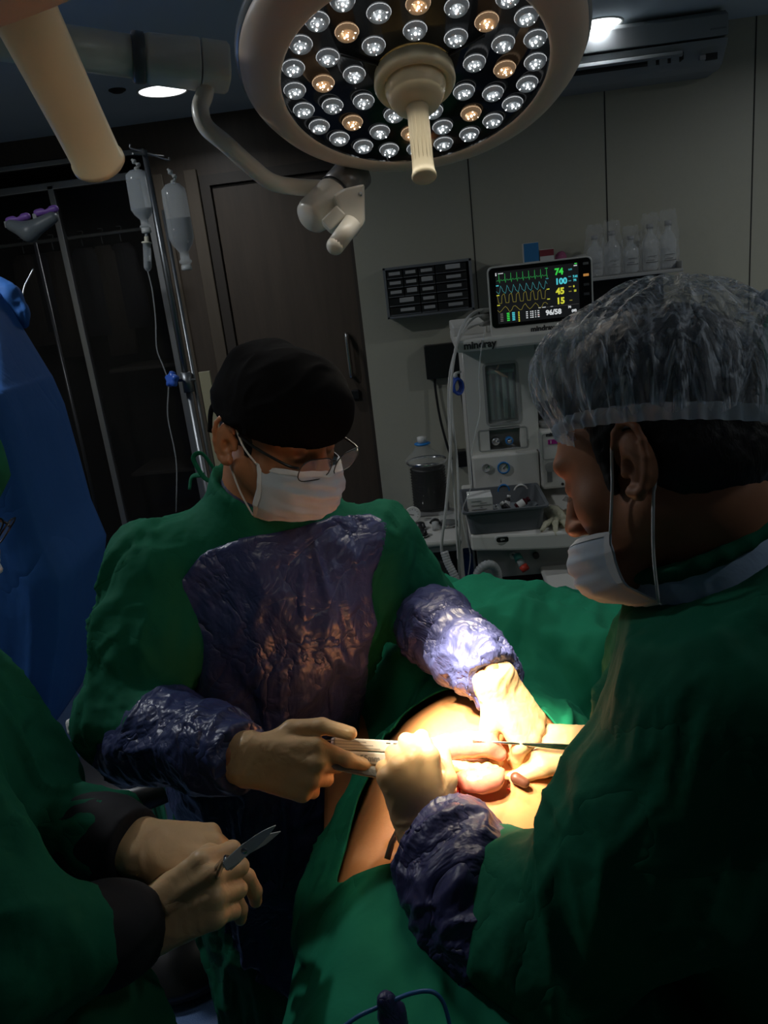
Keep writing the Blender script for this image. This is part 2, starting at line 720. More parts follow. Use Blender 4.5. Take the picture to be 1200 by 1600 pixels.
def mesh_from(V, Q, name, m, parent=None, smooth=True, **tg):
    me = bpy.data.meshes.new(name)
    if parent is not None:
        T = np.array(world_of(parent).inverted())
        V = V @ T[:3, :3].T + T[:3, 3]
        c = None
    else:
        c = Vector(V.mean(axis=0))
        V = V - np.array(c)
    me.vertices.add(len(V)); me.vertices.foreach_set('co', V.astype(np.float32).ravel())
    k = Q.shape[1]
    me.loops.add(len(Q) * k); me.loops.foreach_set('vertex_index', Q.astype(np.int32).ravel())
    me.polygons.add(len(Q)); me.polygons.foreach_set('loop_start', np.arange(0, len(Q) * k, k, dtype=np.int32))
    me.polygons.foreach_set('loop_total', np.full(len(Q), k, np.int32))
    me.polygons.foreach_set('use_smooth', np.full(len(Q), smooth))
    me.update(calc_edges=True); me.validate()
    me.materials.append(m)
    o = bpy.data.objects.new(name, me)
    COL.objects.link(o)
    if parent is not None: o.parent = parent
    else: o.matrix_basis = Matrix.Translation(c)
    tag(o, tg.get('label'), tg.get('cat'), tg.get('group'), tg.get('kind'))
    return o


def relax(V, Q, it=1):
    for _ in range(it):
        A = np.zeros_like(V); n = np.zeros(len(V))
        for a in range(4):
            for b in (1, 3):
                np.add.at(A, Q[:, a], V[Q[:, (a + b) % 4]]); np.add.at(n, Q[:, a], 1)
        V = V * 0.4 + 0.6 * A / np.maximum(n, 1)[:, None]
    return V


def sculpt(s, h, name, m, parent=None, it=1, disp=None, lo=None, hi=None, clip=None, fine=None, **tg):
    D, ax = s.field(h, lo, hi, fine)
    if clip is not None:
        D = np.maximum(D, clip(ax[0][:, None, None], ax[1][None, :, None], ax[2][None, None, :])).astype(np.float32)
    D[0] = D[-1] = 0.01; D[:, 0] = D[:, -1] = 0.01; D[:, :, 0] = D[:, :, -1] = 0.01
    V, Q = nets(D, ax)
    V = relax(V, Q, it)
    if disp is not None:
        V = V + vnormals(V, Q) * disp(V)[:, None]
    return mesh_from(V, Q, name, m, parent, **tg)
# ================================================================== room
m_wall = mat('wall_laminate', (0.42, 0.41, 0.33), 0.45, noise=(60, 0.25, (0.37, 0.36, 0.29)), bump=[('noise', 300, 0.05, 0.001)])
m_seam = mat('wall_seam', (0.03, 0.03, 0.028), 0.7)
m_ceil = mat('ceiling_paint', (0.50, 0.58, 0.64), 0.8, noise=(4, 0.2, (0.46, 0.54, 0.60)))
m_floor = mat('floor_vinyl', (0.045, 0.10, 0.26), 0.35, noise=(420, 1.0, (0.15, 0.24, 0.42)))
m_wood = mat('wood_laminate', (0.085, 0.064, 0.047), 0.42, noise=(9, 0.6, (0.055, 0.041, 0.031), (3, 3, 0.25)))
m_woodL = mat('wood_light', (0.12, 0.095, 0.07), 0.4, noise=(10, 0.6, (0.09, 0.07, 0.05), (3, 3, 0.25)))
m_trimw = mat('trim_dark', (0.05, 0.04, 0.032), 0.45)
m_alu = mat('aluminium', (0.42, 0.42, 0.42), 0.35, metal=0.9)
m_steel = mat('steel', (0.6, 0.6, 0.6), 0.22, metal=1.0, noise=(30, 0.2, (0.5, 0.5, 0.5)))
m_black = mat('black_plastic', (0.012, 0.012, 0.013), 0.35)
m_blackm = mat('black_matte', (0.01, 0.01, 0.01), 0.7)
m_dark = mat('dark_interior', (0.02, 0.017, 0.014), 0.7)
m_white = mat('white_plastic', (0.62, 0.62, 0.58), 0.38)
m_glassdark = mat('cabinet_glass', (0.02, 0.02, 0.02), 0.03, alpha=0.25, spec=0.5)

xe = WY(566, 500, WALL_Y).x                # left end of the beige wall
b = B(); b.box((xe, WALL_Y, 0), (ROOM_X1, WALL_Y + 0.12, CEIL_Z)); b.done('wall_back', m_wall, kind='structure')
b = B()
for px, py in ((742, 400), (948, 300), (1176, 250)):
    x = WY(px, py, WALL_Y).x
    b.box((x - 0.0025, WALL_Y - 0.002, 0.1), (x + 0.0025, WALL_Y + 0.01, CEIL_Z))
b.done('trim_1', m_seam, kind='structure')
# deeper wall on the left, with door and wardrobe
xa = WY(238, 300, WALL_L).x                # right end of the glazed wardrobe
zh = WY(330, 262, WALL_L).z
zt = WY(60, 300, WALL_L).z                 # top rail of the wardrobe
dl, dr = WY(337, 340, WALL_L).x, xe + 0.02
dtop = WY(345, 288, WALL_L).z
b = B()
b.box((ROOM_X0, WALL_L, zt + 0.14), (xa, WALL_L + 0.1, CEIL_Z))
b.box((xa, WALL_L, 0), (dl - 0.10, WALL_L + 0.1, CEIL_Z))
b.box((dl - 0.10, WALL_L, dtop + 0.05), (dr + .3, WALL_L + 0.1, CEIL_Z))
b.box((xe + 0.02, WALL_Y + 0.11, 0), (xe + 0.12, WALL_L + 0.1, CEIL_Z))
b.done('wall_back_left', m_wood, kind='structure')
b = B()
b.box((xa + 0.02, WALL_L - 0.02, 0), (xa + 0.07, WALL_L, zh), 0.003)
b.box((dl - 0.12, WALL_L - 0.03, 0), (dl - 0.055, WALL_L, zh), 0.003)
b.done('trim_2', m_woodL, kind='structure')
b = B()
b.box((dl - 0.05, WALL_L - 0.015, 0), (dl, WALL_L + 0.05, dtop + 0.05))
b.box((dl, WALL_L - 0.015, dtop), (dr, WALL_L + 0.05, dtop + 0.05))
b.done('trim_3', m_trimw, kind='structure')
door = B().box((dl + 0.004, WALL_L + 0.01, 0.01), (dr, WALL_L + 0.05, dtop - 0.004), 0.002).done('door_1', m_wood, kind='structure')
# edge strip of the door leaf
sx = WY(556, 460, WALL_L).x
B().box((sx, WALL_L - 0.004, 0.01), (xe + 0.02, WALL_L + 0.011, dtop), 0.002).done('door_edge', m_trimw, door)
h0, h1 = WY(541, 524, WALL_L - 0.06), WY(548, 588, WALL_L - 0.06)
hb = B()
hb.tube(smooth_path([(h0.x, WALL_L, h0.z), (h0.x, WALL_L - 0.045, h0.z), (h0.x, WALL_L - 0.06, h0.z - 0.02),
                     (h0.x, WALL_L - 0.06, h1.z + 0.02), (h0.x, WALL_L - 0.045, h1.z), (h0.x, WALL_L, h1.z)], 6), 0.013, 12)
hb.done('door_handle', m_steel, door)
lk = WY(556, 616, WALL_L)
B().box((lk.x - .02, WALL_L - .02, lk.z - .025), (lk.x + .02, WALL_L + .02, lk.z + .025), .004).done('door_lock', m_black, door)

# wardrobe recess, glass fronts
b = B(); b.box((ROOM_X0, WALL_L + 0.55, 0), (xa, WALL_L + 0.6, zt + .2)); b.box((ROOM_X0, WALL_L + 0.1, zt + .14), (xa, WALL_L + 0.6, zt + .2))
b.box((xa, WALL_L + 0.1, 0), (xa + .03, WALL_L + .6, zt + .2)); b.done('wall_recess', m_dark, kind='structure')
x1 = WY(82, 300, WALL_L).x
wr = empty('glazed_wardrobe', 'dark glazed wardrobe with thin aluminium frames behind the drip stand', 'wardrobe', (x1, WALL_L, 0))
fb = B()
for xx in (ROOM_X0 + .02, x1, xa - 0.03):
    fb.box((xx - .016, WALL_L - 0.02, 0.05), (xx + .016, WALL_L + 0.02, zt + 0.02), 0.003)
fb.box((ROOM_X0, WALL_L - .02, zt), (xa, WALL_L + .02, zt + 0.035), 0.003)
fb.box((ROOM_X0, WALL_L - .02, zt + .11), (xa, WALL_L + .02, zt + 0.135), 0.003)
fb.box((ROOM_X0, WALL_L - .02, 0.03), (xa, WALL_L + .02, 0.10), 0.003)
fb.done('frame', m_alu, wr)
for a_, b_ in ((ROOM_X0 + .03, x1 - .02), (x1 + .02, xa - .05)):
    B().box((a_, WALL_L - .003, .1), (b_, WALL_L + .003, zt)).done('glass_pane', m_glassdark, wr)
B().box((ROOM_X0 + .02, WALL_L + 0.28, zt - 0.22), (xa - .02, WALL_L + 0.30, zt - 0.20), .004).done('hanging_rail', m_alu, wr)
for zz in (0.75, 1.35):
    B().box((x1 + .05, WALL_L + .1, zz), (xa - .05, WALL_L + .5, zz + .02), .002).done('shelf', mat('shelf_dark', (.05, .042, .035), .6), wr)
# garments hanging inside
m_apron = mat('apron', (0.05, 0.045, 0.05), 0.6, bump=[('noise', 14, 0.6, 0.02, (1, 1, 0.2))])
m_apron2 = mat('apron_brown', (0.085, 0.065, 0.05), 0.6, bump=[('noise', 14, 0.6, 0.02, (1, 1, 0.2))])
for i, (px, w, l) in enumerate(((22, .16, .52), (45, .12, .45), (70, .14, .6), (118, .16, .5), (150, .14, .62), (180, .15, .48))):
    x = WY(px, 330, WALL_L + .3).x
    t = empty('hanging_apron', ['brown apron nearest the left frame edge inside the wardrobe', 'dark narrow apron second from the left inside the wardrobe',
              'long brown apron just left of the wardrobe middle frame', 'dark apron just right of the wardrobe middle frame',
              'longest brown apron in the middle of the right wardrobe bay', 'dark apron behind the left drip bottle inside the wardrobe'][i],
              'apron', (x, WALL_L + .3, zt - .25), 'aprons hanging in the wardrobe')
    n = 14
    pts = lambda z, ww: [(x + ww * math.cos(2 * PI * k / n), WALL_L + .3 + (0.03 + 0.012 * math.sin(k * 2.6)) * math.sin(2 * PI * k / n), z) for k in range(n)]
    B().rings([pts(zt - .27, w * .3), pts(zt - .31, w * .5), pts(zt - .40, w * .55), pts(zt - .25 - l, w * .62)]).done('cloth', m_apron2 if i % 2 == 0 else m_apron, t)
    B().tube(smooth_path([(x, WALL_L + .3, zt - .26), (x, WALL_L + .3, zt - .22), (x + .015, WALL_L + .3, zt - .185), (x - .01, WALL_L + .29, zt - .18)], 5), .003, 6).done('hook', m_alu, t)

b = B(); b.box((ROOM_X0, ROOM_Y0, -0.1), (ROOM_X1, WALL_L + .6, 0)); b.done('floor', m_floor, kind='structure')
b = B(); b.box((ROOM_X0, ROOM_Y0, CEIL_Z), (ROOM_X1, WALL_L + .2, CEIL_Z + 0.1)); b.done('ceiling', m_ceil, kind='structure')
b = B(); b.box((ROOM_X0 - .1, ROOM_Y0, 0), (ROOM_X0, WALL_L + .6, CEIL_Z)); b.done('wall_left', m_wall, kind='structure')
b = B(); b.box((ROOM_X1, ROOM_Y0, 0), (ROOM_X1 + .1, WALL_Y + .12, CEIL_Z)); b.done('wall_right', m_wall, kind='structure')
b = B(); b.box((ROOM_X0 - .1, ROOM_Y0 - .1, 0), (ROOM_X1 + .1, ROOM_Y0, CEIL_Z)); b.done('wall_front', m_wall, kind='structure')

# downlights
m_led_on = mat('downlight_on', (1, 1, 1), 0.5, emit=(0.95, 0.98, 1.0), estr=3.0)
LBL = ['round lit ceiling downlight beside the grey lamp arm, above the drip bottles', 'round lit ceiling downlight at the right rim of the surgical lamp', 'added unseen downlight over the assistant at the left edge',
       'added unseen downlight over the surgeon at the right', 'added unseen downlight above the blue covered equipment', 'added unseen downlight at the far right, before the wall shelf']
for i, p in enumerate(DOWNLIGHTS + DOWNLIGHTS_ADDED):
    t = empty('downlight', LBL[i], 'ceiling light', p, 'round ceiling downlights')
    X = Matrix.Translation(p)
    B().lathe([(.098, 0), (.102, -.004), (.108, -.003), (.11, 0)], X, 40, cap0=False, cap1=False).done('rim', m_white, t)
    B().lathe([(.0, -.001), (.098, -.001)], X, 40, cap0=False, cap1=False).done('diffuser', m_led_on, t)

# small dark sensor marks on the ceiling
q = WZ(183, 140, CEIL_Z)
B().lathe([(0.0, -.012), (.02, -.012), (.035, -.004), (.035, 0)], Matrix.Translation(q), 20).done('smoke_sensor', m_dark, label='small dark sensor on the ceiling left of the lit downlight', cat='sensor')

# ------------------------------------------------------------------ air conditioner
YA = WALL_Y - 0.24
ar = WY(1135, 60, YA + .02)
al = ar.x - 1.05
at_, ab = WY(1140, 33, YA + .02).z, WY(1128, 104, YA + 0.05).z
at_ = CEIL_Z - 0.012
m_ac = mat('ac_white', (0.30, 0.32, 0.33), 0.7, spec=.2)
ac = empty('air_conditioner', 'white split air conditioner high on the beige wall', 'air conditioner', (al, WALL_Y, ab))
zc = ab + (at_ - ab) * 0.50
prof_up = [(WALL_Y, at_), (YA + .03, at_), (YA, at_ - .02), (YA - .003, zc + .004), (WALL_Y, zc + .004)]
prof_dn = [(WALL_Y, zc - .004), (YA - .002, zc - .004), (YA + .01, ab + .07), (YA + .06, ab + .012), (YA + .1, ab), (WALL_Y, ab)]
def ext(bb, pr, x0, x1_):
    bb.rings([[(x0, y, z) for y, z in pr], [(x1_, y, z) for y, z in pr]], True, True, False)
bb = B(); ext(bb, prof_up, al, ar.x); bb.done('front_panel', m_ac, ac, bevel=.003)
bb = B(); ext(bb, prof_dn, al, ar.x); bb.done('body', m_ac, ac, bevel=.003)
xl1 = WY(1068, 90, YA).x
bb = B(); bb.box((al + .06, YA - .002, ab + .035), (xl1, YA + .05, zc - .035)); bb.done('outlet', m_blackm, ac)
for zz in (ab + .045,):
    bb = B(); bb.box((al + .07, YA - .012, zz), (xl1 - .005, YA + .01, zz + .018), .003, R=Matrix.Rotation(-.4, 4, 'X')); bb.done('louver', m_ac, ac)
    bb = B()
    for k in range(3):
        bb.box((xl1 - .05 - k * .045, YA - .006, zc - .075), (xl1 - .018 - k * .045, YA + .0, zc - .045), .002)
    bb.done('vane', m_ac, ac)
dz = WY(1112, 88, YA)
bb = B(); bb.box((dz.x - .022, YA - .003, dz.z - .012), (dz.x + .022, YA + .01, dz.z + .012), .001); bb.done('display', m_black, ac)
dz = WY(1098, 90, YA)
bb = B(); bb.box((dz.x - .012, YA - .002, dz.z - .008), (dz.x + .012, YA + .01, dz.z + .008), .001); bb.done('label_plate', m_alu, ac)
dz = WY(1122, 44, YA)
bb = B(); bb.box((dz.x - .03, YA - .005, dz.z - .004), (dz.x + .03, YA + .01, dz.z + .002), .001); bb.done('badge', mat('badge_grey', (.2, .21, .22), .4), ac)

# ================================================================== surgical lamp
m_bezel = mat('lamp_bezel', (0.80, 0.62, 0.47), 0.42, noise=(8, 0.15, (0.76, 0.58, 0.44)))
m_shell = mat('lamp_shell', (0.33, 0.35, 0.36), 0.18, coat=0.5)
m_cream = mat('cream_plastic', (0.84, 0.73, 0.48), 0.32, noise=(40, 0.1, (0.80, 0.69, 0.45)))
m_armp = mat('arm_enamel', (0.82, 0.77, 0.66), 0.3, coat=0.4)
m_ledplate = mat('led_plate', (0.012, 0.012, 0.013), 0.12)
m_lens = mat('led_lens', (0.30, 0.32, 0.33), 0.10, emit=(0.85, 0.93, 1.0), estr=0.05, spec=1.0)
m_lensa = mat('led_lens_amber', (0.35, 0.25, 0.16), 0.10, emit=(1.0, 0.62, 0.34), estr=0.12, spec=1.0)
m_lrim = mat('led_highlight', (0.9, 0.9, 0.9), 0.2, emit=(0.93, 0.97, 1.0), estr=0.5)
m_lhigha = mat('led_highlight_amber', (0.9, 0.7, 0.5), 0.2, emit=(1.0, 0.68, 0.42), estr=0.55)
m_core = mat('led_core', (1, 1, 1), 0.5, emit=(0.95, 0.98, 1.0), estr=5.0)
m_corea = mat('led_core_amber', (1, .8, .6), 0.5, emit=(1.0, 0.75, 0.5), estr=8.0)
LX = frame(LAMP_C, LAMP_N, CX) @ Matrix.Scale(KL, 4)             # z = light direction
lamp = empty('surgical_lamp', 'large round surgical lamp with lit led array and cream handle', 'surgical light', LAMP_C)
R1, R0_ = 0.335, 0.262
B().lathe([(R0_ - .002, .001), (R0_ + .004, .006), (R0_ + .03, .004), (R1 - .015, -.012), (R1, -.03), (R1 + .001, -.042)], LX, 96, cap0=False, cap1=False).done('bezel', m_bezel, lamp)
B().lathe([(R1 + .001, -.042), (R1 + .008, -.046), (R1 + .008, -.06), (R1 - .005, -.085), (R1 - .06, -.115), (.16, -.14), (0.0, -.145)], LX, 96, cap0=False, cap1=False).done('housing', m_shell, lamp)
B().lathe([(0.0, -.018), (R0_, -.018), (R0_ + .002, .002)], LX, 96, cap0=False, cap1=False).done('led_plate', m_ledplate, lamp)
for k in range(3):
    bb = B()
    a = 2 * PI * k / 3 + 0.6
    d = Vector((math.cos(a), math.sin(a), 0)); t_ = Vector((-d.y, d.x, 0))
    for s in (0.0,):
        bb.rings([[LX @ (d * r + t_ * (s + w) + Vector((0, 0, z))) for w, z in ((-.001, -.0175), (.001, -.0175), (.001, -.014), (-.001, -.014))] for r in (.07, .155)][:2], smooth=False)
    bb.done('divider', mat('divider', (.05, .05, .052), .3), lamp)
kk = 0
for ring, (rad, num, off) in enumerate(((.236, 24, .06), (.178, 16, 0.0), (.118, 9, .2))):
    for k in range(num):
        a = 2 * PI * k / num + off
        c = LX @ Vector((rad * math.cos(a), rad * math.sin(a), -.017))
        amber = ring == 1 and k % 2 == 0
        X = frame(c, LAMP_N, CX) @ Matrix.Scale(KL, 4)
        # conical reflector cup with a scalloped lip
        prof = [(.0205, 0.0), (.0215, .004), (.0195, .010), (.0165, .0125), (.010, .006), (.004, .002), (0.0, .002)]
        lens = B().lathe(prof[:4] + [(.012, .0085), (.0, .006)], X, 20, cap0=False, cap1=False).done('led_lens', m_lensa if amber else m_lens, lamp)
        rm = B().lathe([(.0208, .0028), (.0222, .004), (.0208, .0052)], X, 24, cap0=False, cap1=False)  # glowing ring, the bright highlight round the lens put into its colour
        rm.done('rim_highlight', m_lhigha if amber else m_lrim, lens)
        co = B()
        co.sphere(X @ Vector((0, 0, .0115)), .0024, 8, 6)
        for q_ in range(7):
            aa = 2 * PI * q_ / 7 + kk * .7
            r_ = .007 + .009 * ((q_ * 5 + kk) % 4) / 3
            co.sphere(X @ Vector((r_ * math.cos(aa), r_ * math.sin(aa), .0112)), .0006 + .0005 * ((q_ + kk) % 3), 6, 4)
        co.done('led_core', m_corea if amber else m_core, lens)
        kk += 1
# central hub and sterile handle
B().lathe([(.078, -.017), (.080, .004), (.076, .012), (.066, .013), (.062, .008), (.058, .008)], LX, 48, cap0=False, cap1=False).done('hub_ring', m_cream, lamp)
B().lathe([(.060, .006), (.060, .016), (.054, .034), (.044, .050), (.028, .056), (0, .057)], LX, 48, cap0=False, cap1=False).done('hub_dome', m_cream, lamp)
hp = []
for r, z in [(.0235, .05), (.0215, .062), (.0205, .09), (.0205, .165), (.0215, .185), (.0225, .192), (.024, .196), (.024, .201), (.022, .204), (0, .204)]:
    hp.append((r, z))
hd = B().lathe(hp, LX, 40, cap0=False, cap1=False).done('handle', m_cream, lamp)
bb = B()
for k in range(16):
    a = 2 * PI * k / 16
    d = Vector((math.cos(a), math.sin(a), 0))
    bb.tube([LX @ (d * .0203 + Vector((0, 0, .068))), LX @ (d * .0203 + Vector((0, 0, .188)))], .0005, 6)
bb.done('grip_ribs', m_cream, hd)

# ------------------------------------------------------------------ suspension arm of the lamp
def PL(px, py, d): return P(px, py, d * KL)
arm = empty('suspension_boom', 'cream ceiling arm that curves down to carry the surgical lamp', 'lamp arm', PL(358, 105, 1.62))
DA = 1.62
a0, a1, a2, a3 = PL(20, 62, DA - .16), PL(216, 90, DA - .04), PL(311, 101, DA), PL(357, 107, DA + .02)
far0 = a0 + (a0 - a1) * 1.2
B().cyl(far0, a1, .040 * KL, .040 * KL, 32).done('spring_arm', m_armp, arm)
bb = B(); X = frame(a1, (a2 - a1), CY)
bb.lathe([(.041 * KL, -.012), (.0475 * KL, -.010), (.0485 * KL, 0), (.0475 * KL, .010), (.041 * KL, .012)], X, 36); bb.done('collar', mat('collar_grey', (.12, .12, .12), .3), arm)
L = (a2 - a1).length
def rrect(w, h, r, X, z, n=5):
    out = []
    for cx_, cy_, a_ in ((w - r, h - r, 0), (-w + r, h - r, PI / 2), (-w + r, -h + r, PI), (w - r, -h + r, 1.5 * PI)):
        for k in range(n):
            t = a_ + PI / 2 * k / (n - 1)
            out.append(X @ Vector((cx_ + r * math.cos(t), cy_ + r * math.sin(t), z)))
    return out
bb = B(); bb.rings([rrect(.042 * KL, .042 * KL, .036 * KL, X, .01), rrect(.043 * KL, .043 * KL, .030 * KL, X, .02), rrect(.044 * KL, .044 * KL, .026 * KL, X, L - .003), rrect(.043 * KL, .043 * KL, .026 * KL, X, L)]); bb.done('sleeve', m_armp, arm)
X = frame(a2, (a3 - a2), CY); L = (a3 - a2).length
bb = B(); bb.rings([rrect(.041 * KL, .041 * KL, .02 * KL, X, .003), rrect(.042 * KL, .042 * KL, .02 * KL, X, .006), rrect(.042 * KL, .042 * KL, .02 * KL, X, L - .006), rrect(.038 * KL, .038 * KL, .02 * KL, X, L)]); bb.done('end_block', m_armp, arm)
LB = PL(545, 292, 1.80)
pth = smooth_path([PL(325, 112, DA + .02), PL(320, 146, DA + .02), PL(313, 170, DA + .02), PL(322, 198, DA + .02), PL(352, 224, DA + .03), PL(390, 258, DA + .07),
                   PL(424, 284, DA + .11), PL(462, 292, DA + .15), PL(500, 294, DA + .18), PL(515, 296, DA + .18)], 8)
B().tube(pth, .0185 * KL, 20).done('curved_tube', m_armp, arm)
# the swivel joint
j0, j1, j2 = PL(488, 338, 1.76), PL(520, 306, 1.80), PL(556, 268, 1.83)
bb = B(); X = frame(j0, j1 - j0, CX); L = (j1 - j0).length
bb.lathe([(0, -.012), (.030 * KL, -.012), (.039 * KL, -.004), (.0395 * KL, .004), (.042 * KL, .006), (.043 * KL, L), (.040 * KL, L + .004)], X, 36); bb.done('swivel', m_armp, arm)
bb = B(); bb.lathe([(.0445 * KL, L + .004), (.0445 * KL, L + .008)], X, 36); bb.done('seal', m_black, arm)
bb = B(); bb.cyl(j1 + (j1 - j0).normalized() * .008, j2, .043 * KL, .045 * KL, 36); bb.done('yoke_shaft', mat('shaft_grey', (.22, .21, .2), .3, metal=.4), arm)
# triangular side bracket with a stub below
Xb = frame(PL(552, 320, 1.74), FWD * -1 + CX * .25, CX)
def px2(X, px, py):
    r = ray(px, py); o = X.translation; n = X.to_3x3() @ Vector((0, 0, 1))
    w = CAM + r * ((o - CAM).dot(n) / r.dot(n))
    return (X.inverted() @ w)
poly = [px2(Xb, *q_) for q_ in ((535, 296), (569, 288), (570, 346), (566, 356), (556, 362), (543, 357), (534, 338), (520, 306))]
bb = B(); bb.prism([(v.x, v.y) for v in poly], -.055 * KL, .01 * KL, Xb); bb.done('bracket', m_armp, arm, bevel=.006)
bb = B(); bb.lathe([(.0, .01), (.004, .01), (.004, .013), (0, .013)], Xb @ Matrix.Translation(px2(Xb, 561, 307)), 12); bb.done('screw', m_steel, arm)
bb = B(); bb.cyl(PL(551, 348, 1.72), PL(524, 384, 1.70), .0215 * KL, .0200 * KL, 24); bb.sphere(PL(524, 384, 1.70), .0202 * KL, 20, 12); bb.done('stub', m_armp, arm)
bb = B(frame(PL(520, 338, 1.715), FWD * -1, CX + CY * 1.0)); bb.box((-.022, -.016, -.03), (.022, .012, .0), .004); bb.done('cover_plate', m_armp, arm)

# second lamp's handle in the near top left corner
h2 = empty('surgical_lamp', 'second surgical lamp, its big cream handle hanging into the near top left corner', 'surgical light', LAMP2_C)
e0, e1 = P(155, 256, .78), P(-18, -95, .60)
X = frame(e0, e1 - e0, CX); L = (e1 - e0).length
B().lathe([(0, -.003), (.024, -.003), (.0268, .0), (.0268, .005), (.0252, .009), (.0255, .05), (.0275, L * .7), (.030, L)], X, 48).done('handle', m_cream, h2)
B().lathe([(.030, L), (.042, L + .002), (.044, L + .01), (.055, L + .03), (.078, L + .05), (.08, L + .07), (0, L + .075)], X, 48).done('hub', m_cream, h2)
B().lathe([(.23, L + .066), (.24, L + .060), (.26, L + .062), (.275, L + .085)], X, 72, cap0=False, cap1=False).done('bezel', m_bezel, h2)
B().lathe([(.275, L + .085), (.28, L + .10), (.26, L + .14), (.15, L + .18), (0, L + .185)], X, 72, cap0=False, cap1=False).done('housing', m_shell, h2)
B().lathe([(0, L + .078), (.23, L + .078), (.23, L + .066)], X, 72, cap0=False, cap1=False).done('led_plate', m_ledplate, h2)
# ================================================================== anaesthesia machine
YM = 2.75                                   # front plane of the column
m_mach = mat('machine_white', (0.62, 0.61, 0.57), 0.42, noise=(5, 0.2, (0.57, 0.56, 0.52)))
m_mach2 = mat('machine_grey', (0.20, 0.20, 0.20), 0.45)
m_mach3 = mat('machine_midgrey', (0.33, 0.33, 0.32), 0.45)
m_clear = mat('clear_plastic', (0.75, 0.78, 0.78), 0.08, alpha=0.22, spec=0.8)
m_clear2 = mat('clear_plastic_thin', (0.8, 0.83, 0.83), 0.12, alpha=0.12, spec=1.0)
m_frost = mat('frosted_plastic', (0.55, 0.57, 0.57), 0.3, alpha=0.5)
m_ink = mat('ink', (0.02, 0.02, 0.022), 0.5)
m_blue = mat('blue_plastic', (0.02, 0.16, 0.42), 0.35)
m_teal = mat('teal_plastic', (0.05, 0.30, 0.26), 0.4)
m_red = mat('red_plastic', (0.55, 0.05, 0.03), 0.4)
m_redbox = mat('dark_red', (0.06, 0.006, 0.008), 0.5)
m_paper = mat('paper_white', (0.62, 0.62, 0.60), 0.6)
m_hose = mat('hose_grey', (0.42, 0.43, 0.43), 0.35)
m_cablew = mat('cable_white', (0.50, 0.50, 0.48), 0.4)


def E(px, py, Y=YM):
    v = WY(px, py, Y)
    return v


def pbox(bb, pa, pb, Y0, Y1, bev=0.004):
    """box whose front face (at Y0) spans the two image points"""
    a, c = E(*pa, Y0), E(*pb, Y0)
    return bb.box((min(a.x, c.x), Y0, min(a.z, c.z)), (max(a.x, c.x), Y1, max(a.z, c.z)), bev)


mach = empty('anesthesia_machine', 'white anaesthesia machine with flow tubes, gauges and a worktop', 'anaesthesia machine', (E(850, 850).x, YM + .3, 0))
zs1, zs0 = E(712, 533, 2.62).z, E(714, 552, 2.62).z       # top shelf slab
xl, xr = E(712, 540, 2.62).x, E(975, 515, 2.62).x
bb = B(); bb.box((xl, 2.62, zs0), (xr, 3.18, zs1), .008)
bb.box((xl, 2.80, zs1 - .002), (E(762, 520, 2.8).x, 3.18, zs1 + .035), .006); bb.done('top_shelf', m_mach, mach)
text('brand_lettering', 'mindray', frame((E(725, 547, 2.618).x, 2.6185, (zs0 + zs1) / 2), (0, -1, 0), (1, 0, 0)), .033, m_ink, mach, bold=.0012)
# column with framed window (built as a ring of boxes)
cx0, cx1 = E(727, 600).x, E(838, 600).x
ztop, zmid, zlow = zs0, E(780, 704).z, E(780, 800).z
wx0, wx1, wz1, wz0 = E(757, 575).x, E(806, 570).x, E(780, 569).z, E(780, 661).z
fx0, fx1, fz1, fz0 = E(747, 690).x, E(824, 680).x, E(780, 670).z, E(785, 703).z
bb = B()
bb.box((cx0, YM, zmid - .01), (wx0, YM + .05, ztop)); bb.box((wx1, YM, zmid - .01), (cx1, YM + .05, ztop))
bb.box((wx0, YM, wz1), (wx1, YM + .05, ztop)); bb.box((wx0, YM, fz1 + .005), (wx1, YM + .05, wz0))
bb.box((wx0, YM, zmid - .01), (wx1, YM + .05, fz0 + .0))
bb.box((cx0, YM + .05, zlow - .3), (cx1, YM + .42, ztop))
bb.done('column', m_mach, mach)
X0 = frame((0, YM, 0), (0, -1, 0), (1, 0, 0))
def ringframe(bb, x0, x1, z0, z1, Y, w, r, d):
    X = frame(((x0 + x1) / 2, Y, (z0 + z1) / 2), (0, -1, 0), (1, 0, 0))
    a, c = (x1 - x0) / 2, (z1 - z0) / 2
    rr = [rrect(a - w, c - w, max(r - w, .002), X, -.004), rrect(a - w, c - w, max(r - w, .002), X, d), rrect(a, c, r, X, d), rrect(a, c, r, X, -.004)]
    bb.rings(rr + [rr[0]], False, False, False)
bb = B(); ringframe(bb, wx0 - .008, wx1 + .008, wz0 - .008, wz1 + .008, YM, .009, .015, .003); bb.done('window_frame', m_mach3, mach)
bb = B(); bb.box((wx0, YM + .045, wz0), (wx1, YM + .05, wz1)); bb.done('window_back', m_mach2, mach)
# flow tubes in the window
wc = (wx0 + wx1) / 2
for k in range(4):
    x = wx0 + (wx1 - wx0) * (k + .75) / 4.5
    tb = B(); tb.cyl((x, YM + .028, wz0 + .01), (x, YM + .028, wz1 - .035), .0085, n=16); tb.done('flow_tube', mat('tube_glass', (.45, .6, .55), .1, alpha=.45, spec=.8), mach)
    bb = B()
    for q_ in range(22):
        z = wz0 + .02 + q_ * (wz1 - wz0 - .06) / 22
        bb.box((x + .009, YM + .02, z), (x + (.013 if q_ % 5 else .016), YM + .021, z + .001))
    bb.done('scale_marks', m_ink, mach)
bb = B(); bb.cyl((wx0 + .045, YM + .028, wz0 + .07), (wx0 + .045, YM + .028, wz0 + .085), .006, n=12); bb.done('float', m_black, mach)
bb = B(); bb.box((wx0 + .008, YM + .01, wz1 - .034), (wx1 - .008, YM + .04, wz1 - .022), .003); bb.done('tube_cap', mat('cap_green', (.10, .22, .17), .4), mach)
